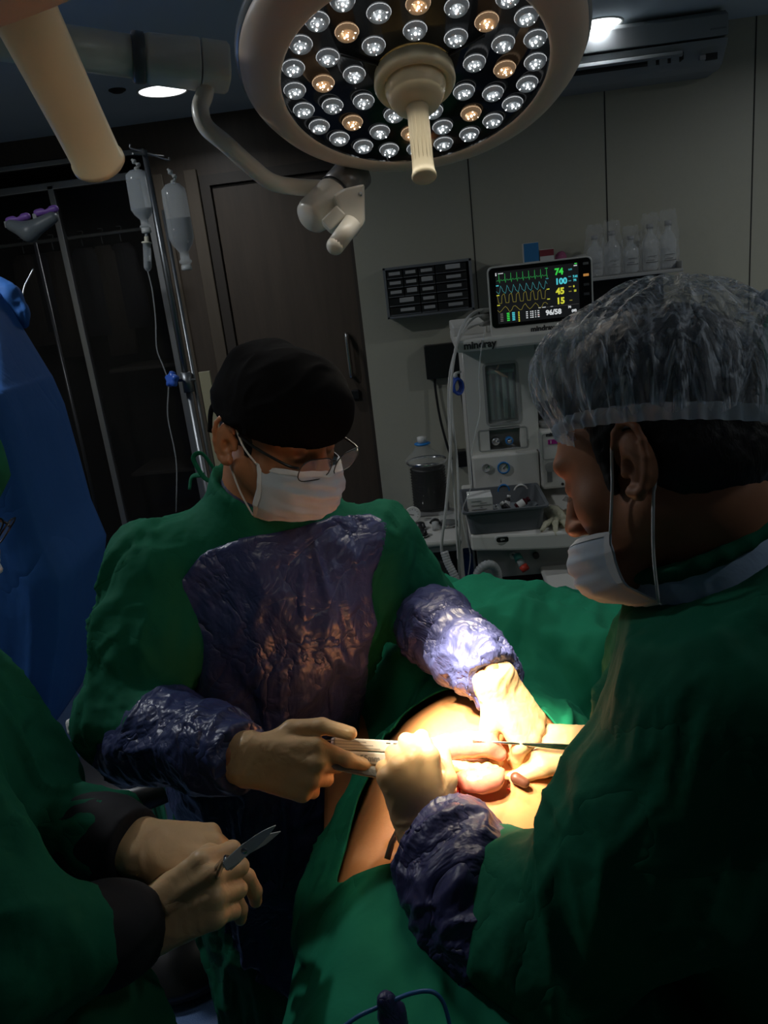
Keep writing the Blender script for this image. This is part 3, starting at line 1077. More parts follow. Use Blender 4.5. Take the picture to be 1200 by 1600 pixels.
# gauze clip on the tubes
bb = B()
for a_, b_ in (((-.018, .0), (.012, -.025)), ((-.01, -.002), (.024, -.028)), ((-.012, .004), (-.004, .018))):
    bb.tube([(wc + a_[0], YM + .012, wz1 - .022 + a_[1]), (wc + b_[0], YM + .008, wz1 - .022 + b_[1])], .003, 6)
bb.done('twine', mat('tan_twine', (.55, .38, .22), .6), mach)
bb = B(); bb.box((wx0, YM + .004, wz0), (wx1, YM + .006, wz1)); bb.done('window_glass', m_clear2, mach)
# recess with two control knobs
bb = B(); bb.box((fx0, YM + .045, fz0), (fx1, YM + .05, fz1)); bb.done('recess_back', m_mach3, mach)
bb = B(); ringframe(bb, fx0, fx1, fz0, fz1 + .002, YM, .004, .01, .002); bb.done('recess_rim', m_mach3, mach)
for (px, py), mm in (((774, 688), m_steel), ((795, 687), m_blue)):
    c = E(px, py, YM + .02)
    kb = B(); X = frame((c.x, YM + .045, c.z), (0, -1, 0), (1, 0, 0)); kb.lathe([(.008, 0), (.008, .02), (.014, .022), (.015, .045), (.012, .050), (0, .05)], X, 20); kk_ = kb.done('knob', mm, mach)
    kb = B(); kb.lathe([(.009, .0505), (0, .052)], X, 16); kb.done('knob_cap', m_steel, kk_)
# lower gauge panel
gx0, gx1, gz1, gz0 = E(738, 720, 2.72).x, E(842, 712, 2.72).x, E(790, 710, 2.72).z, E(790, 812, 2.72).z
bb = B(); bb.box((gx0, 2.72, gz0), (gx1, 3.15, gz1), .006); bb.done('gauge_panel', m_mach, mach)
for (px, py, r, rim) in ((760, 731, .0165, m_mach3), (787, 731, .0225, m_blue), (787, 766, .0225, m_blue), (814, 768, .028, m_paper)):
    c = E(px, py, 2.715)
    X = frame((c.x, 2.72, c.z), (0, -1, 0), (1, 0, 0))
    g = B().lathe([(r, 0), (r, .008), (r * .78, .008), (r * .78, .003)], X, 32, cap0=False, cap1=False).done('gauge', rim, mach)
    B().lathe([(r * .78, .003), (0, .0032)], X, 32, cap0=False, cap1=False).done('gauge_face', m_paper if px < 800 else m_black, g)
    B().tube([X @ Vector((-r * .15, -r * .15, .005)), X @ Vector((r * .5, r * .45, .005))], .0011, 5).done('needle', m_ink, g)
    if px < 800:
        bb = B()
        for q_ in range(5):
            a = -.4 + q_ * .25
            bb.box((-.0015, r * .5, .0035), (.0015, r * .7, .004)) if False else bb.rings([[X @ Vector((r * rr_ * math.cos(a + d_), r * rr_ * math.sin(a + d_), .004)) for rr_, d_ in ((.5, 0), (.7, 0), (.7, .2), (.5, .2))], [X @ Vector((r * rr_ * math.cos(a + d_), r * rr_ * math.sin(a + d_), .0042)) for rr_, d_ in ((.5, 0), (.7, 0), (.7, .2), (.5, .2))]], smooth=False)
        bb.done('green_zone', mat('zone_green', (.08, .35, .12), .5), g)
text('panel_marks', 'i', frame((E(782, 754, 2.719).x, 2.7195, E(782, 752, 2.719).z), (0, -1, 0), (1, 0, 0)), .02, m_ink, mach)
# right column and vaporizer
rx0, rx1 = cx1 + .003, E(990, 600).x
bb = B(); bb.box((rx0, YM + .01, E(850, 628).z), (rx1, 3.15, zs0), .004); bb.done('right_panel', m_mach, mach)
bb = B(); bb.box((rx0, YM + .22, zlow - .3), (rx1, 3.17, E(850, 628).z)); bb.done('bay_back', m_mach2, mach)
for xx in (rx1 - .05,):
    bb = B(); bb.box((xx, YM + .01, zlow), (rx1, 3.15, E(850, 628).z), .004); bb.done('side_post', m_mach, mach)
vx0, vx1, vz1, vz0 = E(844, 700, 2.70).x, E(897, 700, 2.70).x, E(865, 672, 2.70).z, E(865, 764, 2.70).z
vap = empty('vaporizer', None, None, ((vx0 + vx1) / 2, 2.8, vz0)); vap.parent = mach; vap.matrix_basis = mach.matrix_basis.inverted() @ Matrix.Translation(((vx0 + vx1) / 2, 2.8, vz0))
del_ = [k for k in vap.keys()]
bb = B(); bb.box((vx0, 2.70, vz0), (vx1, 2.86, vz1), .010, seg=3); bb.done('vaporizer_body', m_mach, vap)
vc = (vx0 + vx1) / 2
bb = B(); bb.cyl((vc, 2.78, vz1 - .002), (vc, 2.78, vz1 + .02), .05, .048, 32); bb.done('dial', m_mach3, vap)
bb = B(); ringframe(bb, vx0 + .008, vx1 - .008, vz1 - .105, vz1 - .01, 2.70, .003, .008, .002); bb.done('dial_window', m_mach3, vap)
bb = B(); c = E(858, 691, 2.699); bb.box((c.x - .004, 2.697, c.z - .008), (c.x + .05, 2.70, c.z + .009), .001); bb.done('agent_label', mat('magenta', (.35, .015, .22), .5), vap)
text('brand_lettering', 'mindray', frame((E(853, 682, 2.698).x, 2.698, E(860, 679, 2.698).z), (0, -1, 0), (1, 0, 0)), .018, m_ink, vap, bold=.0008)
text('agent_lettering', 'I', frame((c.x + .004, 2.6965, c.z), (0, -1, 0), (1, 0, 0)), .014, m_paper, vap, bold=.001)
c = E(872, 724, 2.69)
bb = B(); bb.cyl((c.x, 2.69, c.z - .016), (c.x, 2.69, c.z + .006), .019, .017, 24); bb.cyl((c.x, 2.69, c.z + .006), (c.x, 2.69, c.z + .014), .009, n=16); bb.done('filler_knob', m_mach2, vap)
bb = B(); bb.rings([rrect(.045, .018, .014, frame((c.x, 2.698, c.z - .012), (0, -1, 0), (1, 0, 0)), z_) for z_ in (0, .004)], smooth=False); bb.done('filler_plate', m_mach3, vap)
c = E(859, 744, 2.699); bb = B(); bb.box((c.x - .009, 2.6975, c.z - .022), (c.x + .009, 2.70, c.z + .022), .001); bb.done('level_window', m_mach2, vap)
c = E(879, 756, 2.699); bb = B(); bb.cyl((c.x, 2.70, c.z), (c.x, 2.694, c.z), .005, n=12); bb.done('screw', m_black, vap)
# work table
tzt = E(900, 828, 2.42).z                  # front top edge height
tx0, tx1 = E(735, 840, 2.45).x, E(1035, 830, 2.45).x
tzb = E(860, 857, 2.42).z
out = []
N = 16
for k in range(N + 1):
    t = k / N
    out.append((tx0 + (tx1 - tx0) * t, 2.46 - .05 * math.sin(PI * t) ))
poly = [(tx0, 3.1)] + out + [(tx1, 3.1)]
bb = B(); bb.prism(poly, tzb, tzt); bb.done('worktop', m_mach, mach, bevel=.008)
TZ = tzt
bb = B(); X = frame((E(786, 846, 2.42).x, 2.434, E(786, 845, 2.42).z), (0, -1, 0), (1, 0, 0))
bb.rings([rrect(.026, .013, .0125, X, z_) for z_ in (-.01, .002)], smooth=False); bb.done('switch_plate', m_paper, mach)
bb = B(); bb.rings([rrect(.021, .009, .0085, X, z_) for z_ in (.002, .003)], smooth=False); bb.done('switch_face', m_black, mach)
text('switch_marks', '0/+', X @ Matrix.Translation((0, 0, .0035)), .011, m_paper, mach, align='CENTER')
# drawer unit under the worktop
bb = B(); pbox(bb, (745, 860), (1000, 884), 2.52, 3.1, .005); bb.done('drawer_rail', m_mach3, mach)
bb = B(); pbox(bb, (745, 884), (1000, 1060), 2.75, 3.1, .0); bb.done('lower_back', m_black, mach)
for pa_, pb_ in (((742, 862), (758, 1100)), ((958, 880), (992, 1100))):
    bb = B(); pbox(bb, pa_, pb_, 2.56, 3.1, .004); bb.done('side_panel', m_mach3, mach)
bb = B(); bb.box((tx0 + .02, 2.5, .08), (tx1 - .02, 3.15, .2), .02); bb.done('base', m_mach, mach)
for sx_ in (tx0 + .08, tx1 - .08):
    for sy_ in (2.58, 3.05):
        B().cyl((sx_ - .015, sy_, .045), (sx_ + .015, sy_, .045), .045, n=20).done('caster', m_black, mach)
B().box((tx0 + .05, 2.78, .18), (tx1 - .05, 3.08, E(860, 1040, 2.75).z + .02)).done('lower_cabinet', m_mach2, mach)
for px, mm in ((801, m_paper), (837, m_black)):
    c = E(px, 867, 2.518); B().cyl((c.x, 2.52, c.z), (c.x, 2.505, c.z), .011, n=16).done('port', mm, mach)
c = E(801, 867, 2.505); text('port_marks', '+', frame((c.x, 2.5035, c.z), (0, -1, 0), (1, 0, 0)), .018, m_ink, mach, align='CENTER')

# red box on the shelf below
rb = B(); pbox(rb, (770, 888), (922, 940), 2.62, 2.74, .003); rb = rb.done('storage_box', m_redbox, label='dark red box on the shelf under the machine worktop', cat='box')
text('box_print', 'X  xxxx', frame((E(795, 924, 2.618).x, 2.6185, E(795, 920, 2.618).z), (0, -1, 0), (1, 0, 0)), .02, mat('dim_print', (.2, .1, .1), .6), rb) if False else None
# connector with red end hanging from the port
cn = empty('breathing_connector', 'teal and clear connector with a red end hanging under the worktop', 'connector', E(812, 876, 2.47))
q = [E(808, 868, 2.49), E(812, 876, 2.47), E(817, 884, 2.455), E(822, 891, 2.445)]
B().cyl(q[0], q[1], .014, .015, 20).done('teal_cap', m_teal, cn)
B().cyl(q[1], q[2], .012, .013, 20).done('clear_body', m_frost, cn)
B().cyl(q[2], q[3], .015, .014, 20).done('red_end', m_red, cn)

# ------------------------------------------------------------------ patient monitor
m_scr = mat('screen_black', (0.004, 0.004, 0.005), 0.08)
YD = 2.66
ml, mr = E(764, 470, YD), E(927, 455, YD)
mt, mb = E(845, 408, YD).z, E(848, 521, YD).z
mx0, mx1 = ml.x, mr.x
mon = empty('patient_monitor', 'white patient monitor showing vital signs on top of the machine', 'monitor', ((mx0 + mx1) / 2, YD + .06, zs1))
tilt = 0.0
XM = frame(((mx0 + mx1) / 2, YD, (mt + mb) / 2), (0, -1, 0), (1, 0, 0))
hw, hh = (mx1 - mx0) / 2, (mt - mb) / 2
bb = B(); bb.rings([rrect(hw - .01, hh - .01, .015, XM, -.14), rrect(hw - .004, hh - .004, .02, XM, -.06), rrect(hw, hh, .018, XM, -.012), rrect(hw, hh, .018, XM, -.002), rrect(hw - .002, hh - .002, .018, XM, 0)], smooth=False); bb.done('monitor_case', m_mach, mon)
S0x, S1x, S0y, S1y = -hw + .005, hw - .006, -hh + .034, hh - .005
XS = XM @ Matrix.Translation(((S0x + S1x) / 2, (S0y + S1y) / 2, 0))
scr = B().rings([rrect((S1x - S0x) / 2, (S1y - S0y) / 2, .014, XS, z_) for z_ in (-.002, .0015)], smooth=False).done('bezel', m_scr, mon)
bb = B(); bb.box((mx0 + .06, YD + .03, zs1), (mx1 - .06, YD + .12, mb + .01), .004); bb.done('stand', m_mach3, mon)
text('brand_lettering', 'mindray', XM @ Matrix.Translation((0.0, -hh + .017, .0006)), .024, m_ink, mon, align='CENTER', bold=.0009)
# lit picture of the screen: display area in fractions of the case photo (0..1 from left/top)
def emi(n, c, s): return mat('scr_' + n, c, .5, emit=c, estr=s)
g_, c_, y_, w_, gy = emi('green', (.06, .9, .10), .55), emi('cyan', (.1, .75, .85), .62), emi('yellow', (.85, .85, .06), .62), emi('white', (.85, .88, .9), .62), emi('grey', (.4, .36, .33), .12)
gd, cd, yd = emi('dim_green', (.05, .5, .12), .32), emi('dim_cyan', (.08, .42, .45), .40), emi('dim_yellow', (.45, .38, .06), .35)
m_glow = mat('scr_back', (.008, .008, .010), .1, emit=(.5, .55, .6), estr=.012)
DX0, DX1, DY0, DY1 = -hw + .026, hw - .046, -hh + .046, hh - .018
DW, DH = DX1 - DX0, DY1 - DY0
disp = B().box((0, 0, 0), (1, 1, 1)) if False else None
XD = XM @ Matrix.Translation((DX0, DY0, .0018))
disp = B(XD); disp.box((0, 0, -.0005), (DW, DH, 0)); disp = disp.done('display', m_glow, mon)
def dp(u, v): return Vector((u * DW, (1 - v) * DH, .0008))
def dtxt(s, u, v, size, m, bold=.0006, al='LEFT'):
    p = dp(u, v)
    text('readout', s, XD @ Matrix.Translation((p.x, p.y, .0005)), size * DH, m, disp, bold=bold, depth=.0001, align=al)
def curve(pts, m, w=.00055, name='waveform'):
    bb = B(XD)
    pts = [dp(u, v) for u, v in pts]
    for a, b_ in zip(pts[:-1], pts[1:]):
        d = (b_ - a)
        if d.length < 1e-6: continue
        n = Vector((-d.y, d.x, 0)).normalized() * w
        e = d.normalized() * w * .5
        bb.rings([[a + n - e, a - n - e, a - n - e + Vector((0, 0, .0002)), a + n - e + Vector((0, 0, .0002))], [b_ + n + e, b_ - n + e, b_ - n + e + Vector((0, 0, .0002)), b_ + n + e + Vector((0, 0, .0002))]], smooth=False)
    bb.done(name, m, disp)
ecg = []
for k in range(9):
    u = .01 + k * .072
    ecg += [(u, .16), (u + .015, .145), (u + .022, .16), (u + .028, .16), (u + .032, .03), (u + .036, .20), (u + .042, .16), (u + .056, .135), (u + .066, .16)]
curve([(u, v + .015) for u, v in ecg if u < .64], gd)
pl = []
for k in range(8):
    u = .0 + k * .078
    pl += [(u, .37), (u + .03, .42), (u + .04, .385), (u + .055, .27), (u + .066, .31), (u + .073, .325)]
curve([(u, v - .0) for u, v in pl if u < .63], cd)
co2 = []
for k in range(7):
    u = .02 + k * .088
    co2 += [(u - .012, .44), (u, .60), (u + .036, .605), (u + .044, .46), (u + .070, .425)]
curve([(max(u, .0), v) for u, v in co2 if u < .63], yd)
rs_ = []
for k in range(26):
    u = k * .0245
    rs_.append((u, .73 + .055 * math.sin(k * 1.25) - .01 * (k % 3)))
curve(rs_, yd)
dtxt('74', .715, .13, .165, g_, .0012); dtxt('100', .715, .315, .155, c_, .0012)
dtxt('45', .72, .50, .165, y_, .0012); dtxt('15', .72, .685, .165, y_, .0012)
dtxt('96/58', .585, .885, .135, w_, .0009)
dtxt('7.41', .93, .25, .055, c_); dtxt('74', .935, .32, .055, c_)
dtxt('0', .93, .435, .05, y_); dtxt('15', .935, .52, .05, y_); dtxt('0.08', .88, .11, .04, cd)
dtxt('74', .86, .82, .055, w_); dtxt('(68)', .90, .895, .06, w_)
for i, (u, v, m_) in enumerate(((.60, .045, gd), (.605, .24, cd), (.61, .44, y_), (.61, .63, y_), (.0, .27, c_), (.0, .455, y_), (.0, .645, y_), (.88, .70, yd), (.875, .44, yd), (.875, .53, yd), (.875, .25, cd), (.875, .33, cd))):
    bb = B(XD); p = dp(u, v); bb.box((p.x, p.y, .0003), (p.x + .009, p.y + .0028, .0007)); bb.done('channel_mark', m_, disp)
for (u, m_, n_) in ((.03, gy, 5), (.11, g_, 5), (.175, c_, 5), (.25, y_, 6)):
    for k in range(n_):
        bb = B(XD); p = dp(u, .82 + k * .034); bb.box((p.x, p.y, .0003), (p.x + (.009 if m_ is not y_ else .004), p.y + .0035, .0007)); bb.done('trend_mark', m_, disp)
for cidx, u in enumerate((.345, .395, .415, .455, .485)):
    bb = B(XD)
    for k in range(4):
        p = dp(u, .83 + k * .038); bb.box((p.x, p.y, .0003), (p.x + (.006 if cidx % 2 == 0 else .0035), p.y + .0028, .0007))
    bb.done('table_column', w_, disp)
bb = B(XD); p = dp(.50, .775); bb.box((p.x, p.y, .0003), (p.x + .008, p.y + .002, .0007)); bb.box((p.x + .012, p.y, .0003), (p.x + .024, p.y + .002, .0007)); bb.box((p.x + .04, p.y, .0003), (p.x + .048, p.y + .0015, .0007)); bb.done('header_line', w_, disp)
curve([(.60, .775), (.99, .775)], gy, .0003, 'divider_line')
bb = B(XD); p = dp(.50, .91); bb.sphere((p.x, p.y, .0004), .0016, 8, 5); bb.done('alarm_dot', emi('red', (.8, .1, .08), .5), disp)
bb = B(XD); p = dp(.0, .05); bb.sphere((p.x + .002, p.y + .003, .0003), .0022, 10, 6); bb.box((p.x, p.y - .004, .0002), (p.x + .004, p.y, .0006)); bb.box((p.x + .009, p.y + .001, .0002), (p.x + .026, p.y + .003, .0005)); bb.done('patient_icon', w_, disp)
bb = B(XD); p = dp(.955, .02); bb.box((p.x, p.y, .0002), (p.x + .008, p.y + .003, .0006)); bb.done('battery_icon', g_, disp)
bb = B(XD); bb.box((p.x - .003, p.y - .006, .0002), (p.x + .008, p.y - .003, .0006)); bb.done('clock_digits', w_, disp)
# soft keys at the right of the bezel
for i, (v, m_) in enumerate(((.10, mat('key_grey', (.16, .16, .16), .4)), (.255, emi('amber', (.75, .33, .08), .45)), (.385, mat('key_dark', (.07, .07, .07), .4)), (.515, mat('key_dark')), (.70, mat('key_dark')))):
    p = Vector((hw - .022, hh - v * 2 * hh, .0018))
    bb = B(XM); bb.box((p.x - .009, p.y - .004, .001), (p.x + .009, p.y + .004, .0026), .001); bb.done('key', m_, mon)

# ------------------------------------------------------------------ breathing block at the left: table, canister, gauge, knobs
abx = empty('absorber_unit', 'grey breathing block with knobs and pressure gauge left of the worktop', 'breathing circuit', (E(680, 850, 2.6).x, 2.7, E(680, 850, 2.5).z))
az1 = E(690, 845, 2.48).z
ax0, ax1 = E(632, 848, 2.48).x, E(722, 845, 2.48).x
bb = B(); bb.box((ax0, 2.48, az1 - .022), (ax1, 2.86, az1), .008); bb.done('block_top', m_mach, abx)
bb = B(); bb.box((ax0 + .012, 2.5, az1 - .05), (ax1 - .01, 2.84, az1 - .022), .006); bb.done('block_body', m_mach3, abx)
bb = B(); bb.cyl(((ax0 + ax1) / 2, 2.66, az1 - .32), ((ax0 + ax1) / 2, 2.66, az1 - .05), .075, .08, 32); bb.done('absorbent_canister', mat('smoke', (.08, .08, .085), .2), abx)
bb = B(); bb.box(((ax0 + ax1) / 2 - .03, 2.8, az1 - .4), ((ax0 + ax1) / 2 + .08, 2.9, az1 - .05)); bb.done('bracket', m_mach2, abx)
for px, py, Y in ((656, 821, 2.62), (659, 836, 2.54)):
    c = E(px, py, Y); X = Matrix.Translation((c.x, Y, az1))
    k_ = B().lathe([(.022, 0), (.024, .005), (.020, .012), (.0175, .024), (.012, .027), (0, .028)], X, 24).done('knob', m_black, abx)
    B().lathe([(.023, .004), (.0245, .006), (.023, .008)], X, 24).done('knob_ring', m_steel, k_)
c = E(645, 804, 2.70)
X = frame((c.x, 2.70, c.z), (.15, -1, .25), (1, 0, 0))
g = B().lathe([(0, -.03), (.018, -.028), (.028, -.012), (.030, .0), (.028, .004), (.025, .004)], X, 32, cap1=False).done('pressure_gauge', m_mach, abx)
B().lathe([(.025, .003), (0, .0035)], X, 32, cap0=False, cap1=False).done('gauge_face', m_paper, g)
bb = B()
for q_ in range(9):
    a = math.radians(-30 + 30 * q_)
    bb.tube([X @ Vector((.017 * math.cos(a), .017 * math.sin(a), .005)), X @ Vector((.021 * math.cos(a), .021 * math.sin(a), .005))], .0007, 5)
bb.tube([X @ Vector((.004, -.002, .005)), X @ Vector((-.015, .003, .005))], .0008, 5)
bb.done('dial_marks', m_ink, g)
B().cyl((c.x, 2.71, az1), (c.x, 2.71, c.z - .02), .009, n=14).done('gauge_stem', m_steel, abx)
c = E(700, 822, 2.62); X = Matrix.Translation((c.x, 2.64, az1))
B().lathe([(.034, 0), (.036, .004), (.036, .010), (.030, .012), (.030, .045), (.028, .048), (0, .05)], X, 28).done('clear_valve_dome', m_clear, abx)
B().lathe([(.037, 0.002), (.038, .007), (.037, .012)], X, 28).done('valve_ring', m_steel, abx)
B().lathe([(.012, 0.0), (.012, .03), (0, .031)], Matrix.Translation((c.x - .045, 2.60, az1)), 18).done('valve_post', m_frost, abx)
B().tube(smooth_path([(c.x - .062, 2.62, az1 + .02), (c.x - .05, 2.62, az1 + .032), (c.x - .035, 2.62, az1 + .03), (c.x - .028, 2.61, az1 + .018)], 5), .005, 8).done('lever', m_black, abx)

# bellows canister
cb = E(674, 796, 2.80); ct = E(672, 722, 2.80); rC = .072
bl = empty('bellows_canister', 'black ribbed bellows inside a clear canister with domed top', 'bellows', (cb.x, 2.82, cb.z))
X = Matrix.Translation((cb.x, 2.82, cb.z)); H = ct.z - cb.z
prof = [(rC * .8, .01)]
for k in range(14):
    z = .012 + k * (H - .03) / 14
    prof += [(rC * .93, z + .003), (rC * .78, z + .008)]
prof.append((0, H - .01))
B().lathe(prof, X, 36).done('bellows', mat('rubber', (.012, .012, .012), .45), bl)
B().lathe([(rC + .004, 0), (rC + .008, .004), (rC + .008, .012), (rC, .014), (rC, H)], X, 40, cap0=False, cap1=False).done('canister', mat('canister_clear', (.3, .3, .3), .05, alpha=.06, spec=1.0), bl)
B().lathe([(rC + .002, H - .004), (rC + .006, H), (rC + .002, H + .006)], X, 40, cap0=False, cap1=False).done('rim', m_steel, bl)
# clear dome that narrows to a neck with a blue ring and white cap
B().lathe([(rC, H + .004), (rC * .98, H + .014), (rC * .8, H + .026), (rC * .55, H + .04), (rC * .42, H + .055), (rC * .33, H + .062), (rC * .30, H + .068)], X @ Matrix.Translation((-.01, 0, 0)), 36, cap0=False, cap1=False).done('dome', mat('dome_clear', (.7, .72, .72), .08, alpha=.16, spec=1.0), bl)
B().lathe([(rC * .33, H + .064), (rC * .42, H + .067), (rC * .42, H + .071), (rC * .33, H + .073)], X @ Matrix.Translation((-.01, 0, 0)), 20).done('blue_collar', mat('collar_blue', (.02, .22, .6), .4), bl)
B().lathe([(rC * .24, H + .072), (rC * .25, H + .094), (0, H + .096)], X @ Matrix.Translation((-.01, 0, 0)), 20).done('cap', m_paper, bl)
B().box((cb.x - .07, 2.76, az1), (cb.x + .07, 2.90, cb.z), .006).done('foot', m_mach2, bl)

# ------------------------------------------------------------------ tray with its contents on the worktop
ty0, ty1 = 2.44, 2.72
tl, tr = E(727, 830, 2.44).x, E(856, 800, 2.44).x
tray = B()
hz = .085
def trc(x0, x1, y0, y1, z, r=.02):
    X = Matrix.Translation(((x0 + x1) / 2, (y0 + y1) / 2, z)); return rrect((x1 - x0) / 2, (y1 - y0) / 2, r, X, 0, 5)
m_ = .018
tray.rings([trc(tl + m_, tr - m_, ty0 + m_, ty1 - m_, TZ + .002), trc(tl + .006, tr - .006, ty0 + .006, ty1 - .006, TZ + hz - .002), trc(tl - .006, tr + .006, ty0 - .006, ty1 + .006, TZ + hz - .004),
            trc(tl - .007, tr + .007, ty0 - .007, ty1 + .007, TZ + hz + .003), trc(tl + .004, tr - .004, ty0 + .004, ty1 - .004, TZ + hz + .003), trc(tl + m_ + .003, tr - m_ - .003, ty0 + m_ + .003, ty1 - m_ - .003, TZ + .007)], smooth=False)
tray = tray.done('instrument_tray', mat('tray_grey', (.11, .12, .13), .5), label='deep grey plastic tray standing on the machine worktop', cat='tray')
tf = TZ + .008
c0, c1 = E(733, 805, 2.47), E(769, 770, 2.47)
wb = B(); wb.box((c0.x, 2.475, tf), (c1.x, 2.56, E(750, 778, 2.47).z), .002)
wb = wb.done('medicine_box', m_paper, label='white carton with fine print standing in the grey tray', cat='box')
bb = B(); 
for k in range(7):
    z = E(750, 784 + k * 3.2, 2.47).z
    bb.box((c0.x + .01 + .03 * (k % 2), 2.4735, z), (c0.x + .035 + .032 * (k % 3) / 2 + .01, 2.4746, z + .0022))
bb.done('printed_text', mat('print_grey', (.25, .25, .25), .6), wb)
bb = B(); q = E(737, 805, 2.47); bb.prism([(0, 0), (.012, 0), (.012, .012)], 0, .001, frame((q.x, 2.4735, q.z), (0, -1, 0), (1, 0, 0))); bb.done('printed_mark', m_ink, wb)
kc = E(806, 795, 2.56)
kd = B(); KX = Matrix.Translation((kc.x, 2.58, tf + .038))
def kid(s, z):
    o = []
    for k in range(32):
        a = 2 * PI * k / 32
        r = .072 * s * (1 + .18 * math.cos(2 * a)); y = .040 * s * math.sin(a) + .020 * (math.cos(a) ** 2)
        o.append(KX @ Vector((r * math.cos(a), y * 1.3, z)))
    return o
kd.rings([kid(.75, -.034), kid(.95, -.004), kid(1.02, .0), kid(1.02, .003), kid(.93, .001), kid(.74, -.030)], smooth=True)
kd.done('kidney_dish', mat('dish_grey', (.17, .19, .20), .35), label='dark grey kidney dish lying in the instrument tray', cat='dish')
m_vial = mat('vial_dark', (.05, .008, .012), .15)
def vial(px, py, Y, d, L, r, label, body, capm, band=None):
    c = E(px, py, Y); d = Vector(d).normalized(); X = frame(c, d, (0, -1, .3))
    t = empty('medicine_vial', label, 'vial', c, 'small vials in the kidney dish')
    B().lathe([(0, 0), (r, .001), (r, L * .7), (r * .6, L * .8), (r * .6, L * .86)], X, 20).done('glass_body', body, t)
    B().lathe([(r * .7, L * .84), (r * .72, L), (0, L)], X, 20).done('cap', capm, t)
    B().lathe([(r * 1.02, L * .15), (r * 1.02, L * .6)], X, 20, cap0=False, cap1=False).done('paper_label', band or m_paper, t)
vial(797, 800, 2.50, (-.4, 0, .5), .045, .012, 'black vial with white cap propped at the dish centre', m_black, m_paper, m_black)
vial(790, 796, 2.53, (.3, .2, .9), .05, .009, 'upright dark vial with white cap at the back of the dish', m_black, m_paper, m_paper)
vial(806, 793, 2.52, (.8, .2, .4), .055, .013, 'vial with a white and maroon label lying across the dish', m_vial, m_vial, m_paper)
vial(811, 801, 2.50, (.7, -.1, .3), .035, .010, 'small white vial at the right end of the dish', m_paper, m_paper, m_paper)
vial(790, 803, 2.49, (1, 0, .05), .04, .010, 'pale cream ampoule at the front of the dish', mat('cream_vial', (.5, .48, .38), .3), m_paper, mat('cream_vial'))
vial(782, 802, 2.49, (-.4, 0, .8), .035, .006, 'thin clear vial at the left end of the dish', m_frost, m_steel, m_frost)

# latex glove lying on the worktop edge
s = Sdf()
gc = E(872, 808, 2.47); gz = TZ + .012
def gp(dx, dy, dz=0): return (gc.x + dx, 2.50 + dy, gz + dz)
s.chain([gp(-.012, .12), gp(0, .06, .006), gp(.005, .0, .01)], [.016, .024, .026], .02)
for dx, a, L in ((-.022, -.2, .055), (-.008, -.05, .065), (.008, .08, .06), (.022, .2, .05)):
    e1_ = gp(dx + a * .1, -.05, .008); e2_ = gp(dx + a * .2, -.05 - L * .5, -.002 if 2.5 - .05 - L * .5 > 2.42 else -.02)
    s.chain([gp(dx * .7, -.01, .008), e1_, e2_], [.010, .009, .008], .006)
s.chain([gp(.02, .05, .006), gp(.045, .07, .004), gp(.055, .09, .0)], [.012, .009, .008], .008)
m_latex = mat('latex_cream', (.46, .44, .32), .45)
sculpt(s, .0035, 'latex_glove', m_latex, it=1, disp=lambda V: cloth_noise(V, 60, seed=3) * .003, label='crumpled cream latex glove lying on the edge of the worktop', cat='glove')

# small bottle near the right surgeon's nose
def lathe_bottle(name, c, prof, m, parent, n=28): return B().lathe(prof, Matrix.Translation(c), n, cap1=False).done(name, m, parent)
c = E(902, 808, 2.52); bt = empty('spray_bottle', 'translucent plastic bottle on the worktop beside the latex glove', 'bottle', (c.x, 2.56, TZ))
lathe_bottle('bottle_body', (c.x, 2.56, TZ), [(0, 0.001), (.024, .002), (.026, .01), (.026, .07), (.020, .085), (.010, .10), (.009, .115)], m_frost, bt)
lathe_bottle('cap', (c.x, 2.56, TZ), [(.011, .112), (.011, .13), (0, .131)], m_paper, bt)
B().lathe([(.0265, .02), (.0265, .045)], Matrix.Translation((c.x, 2.56, TZ)), 28, cap0=False, cap1=False).done('paper_label', mat('label_red', (.25, .06, .07), .5), bt)

# ------------------------------------------------------------------ cables from the monitor's left side
cz = E(762, 488, 2.72)
for i, (pts, r, lab) in enumerate((
    ([(762, 485, 2.74), (745, 486, 2.70), (725, 505, 2.66), (712, 545, 2.60), (704, 610, 2.55), (704, 700, 2.50), (697, 790, 2.46), (690, 850, 2.45), (692, 870, 2.47)], .005, 'thick grey monitor lead, the uppermost plugged into the monitor'),
    ([(762, 493, 2.74), (742, 496, 2.70), (722, 520, 2.66), (708, 570, 2.60), (706, 640, 2.55), (714, 720, 2.50), (717, 800, 2.46), (718, 880, 2.45), (720, 940, 2.45)], .004, 'grey monitor lead, the middle of the three'),
    ([(762, 505, 2.74), (738, 510, 2.70), (718, 530, 2.63), (702, 590, 2.58), (702, 680, 2.54), (709, 760, 2.48), (714, 840, 2.45), (719, 940, 2.45)], .0035, 'grey monitor lead, the lowest of the three'))):
    t = empty('monitor_cable', lab, 'cable', P(*pts[0][:2], pts[0][2]), 'grey leads hanging from the monitor')
    pp = [E(px, py, Y) for px, py, Y in pts]
    B().tube(smooth_path(pp, 6), r, 8).done('lead', m_cablew, t)
    d = (pp[0] - pp[1]).normalized()
    B().tube([pp[0] - d * .035, pp[0] - d * .02, pp[0] + d * .03], [.005, .0085, .0085], 12).done('plug', m_mach3, t)
pp = [E(px, py, Y) for px, py, Y in ((758, 515, 2.62), (752, 545, 2.60), (748, 590, 2.58), (750, 640, 2.56), (742, 680, 2.52), (735, 720, 2.50), (736, 760, 2.47), (722, 800, 2.44), (728, 840, 2.42), (735, 870, 2.44), (728, 920, 2.45))]
ln = B().tube(smooth_path(pp, 6), .0022, 6).done('sampling_line', m_clear, label='thin clear sampling line looping down in front of the machine', cat='tube')
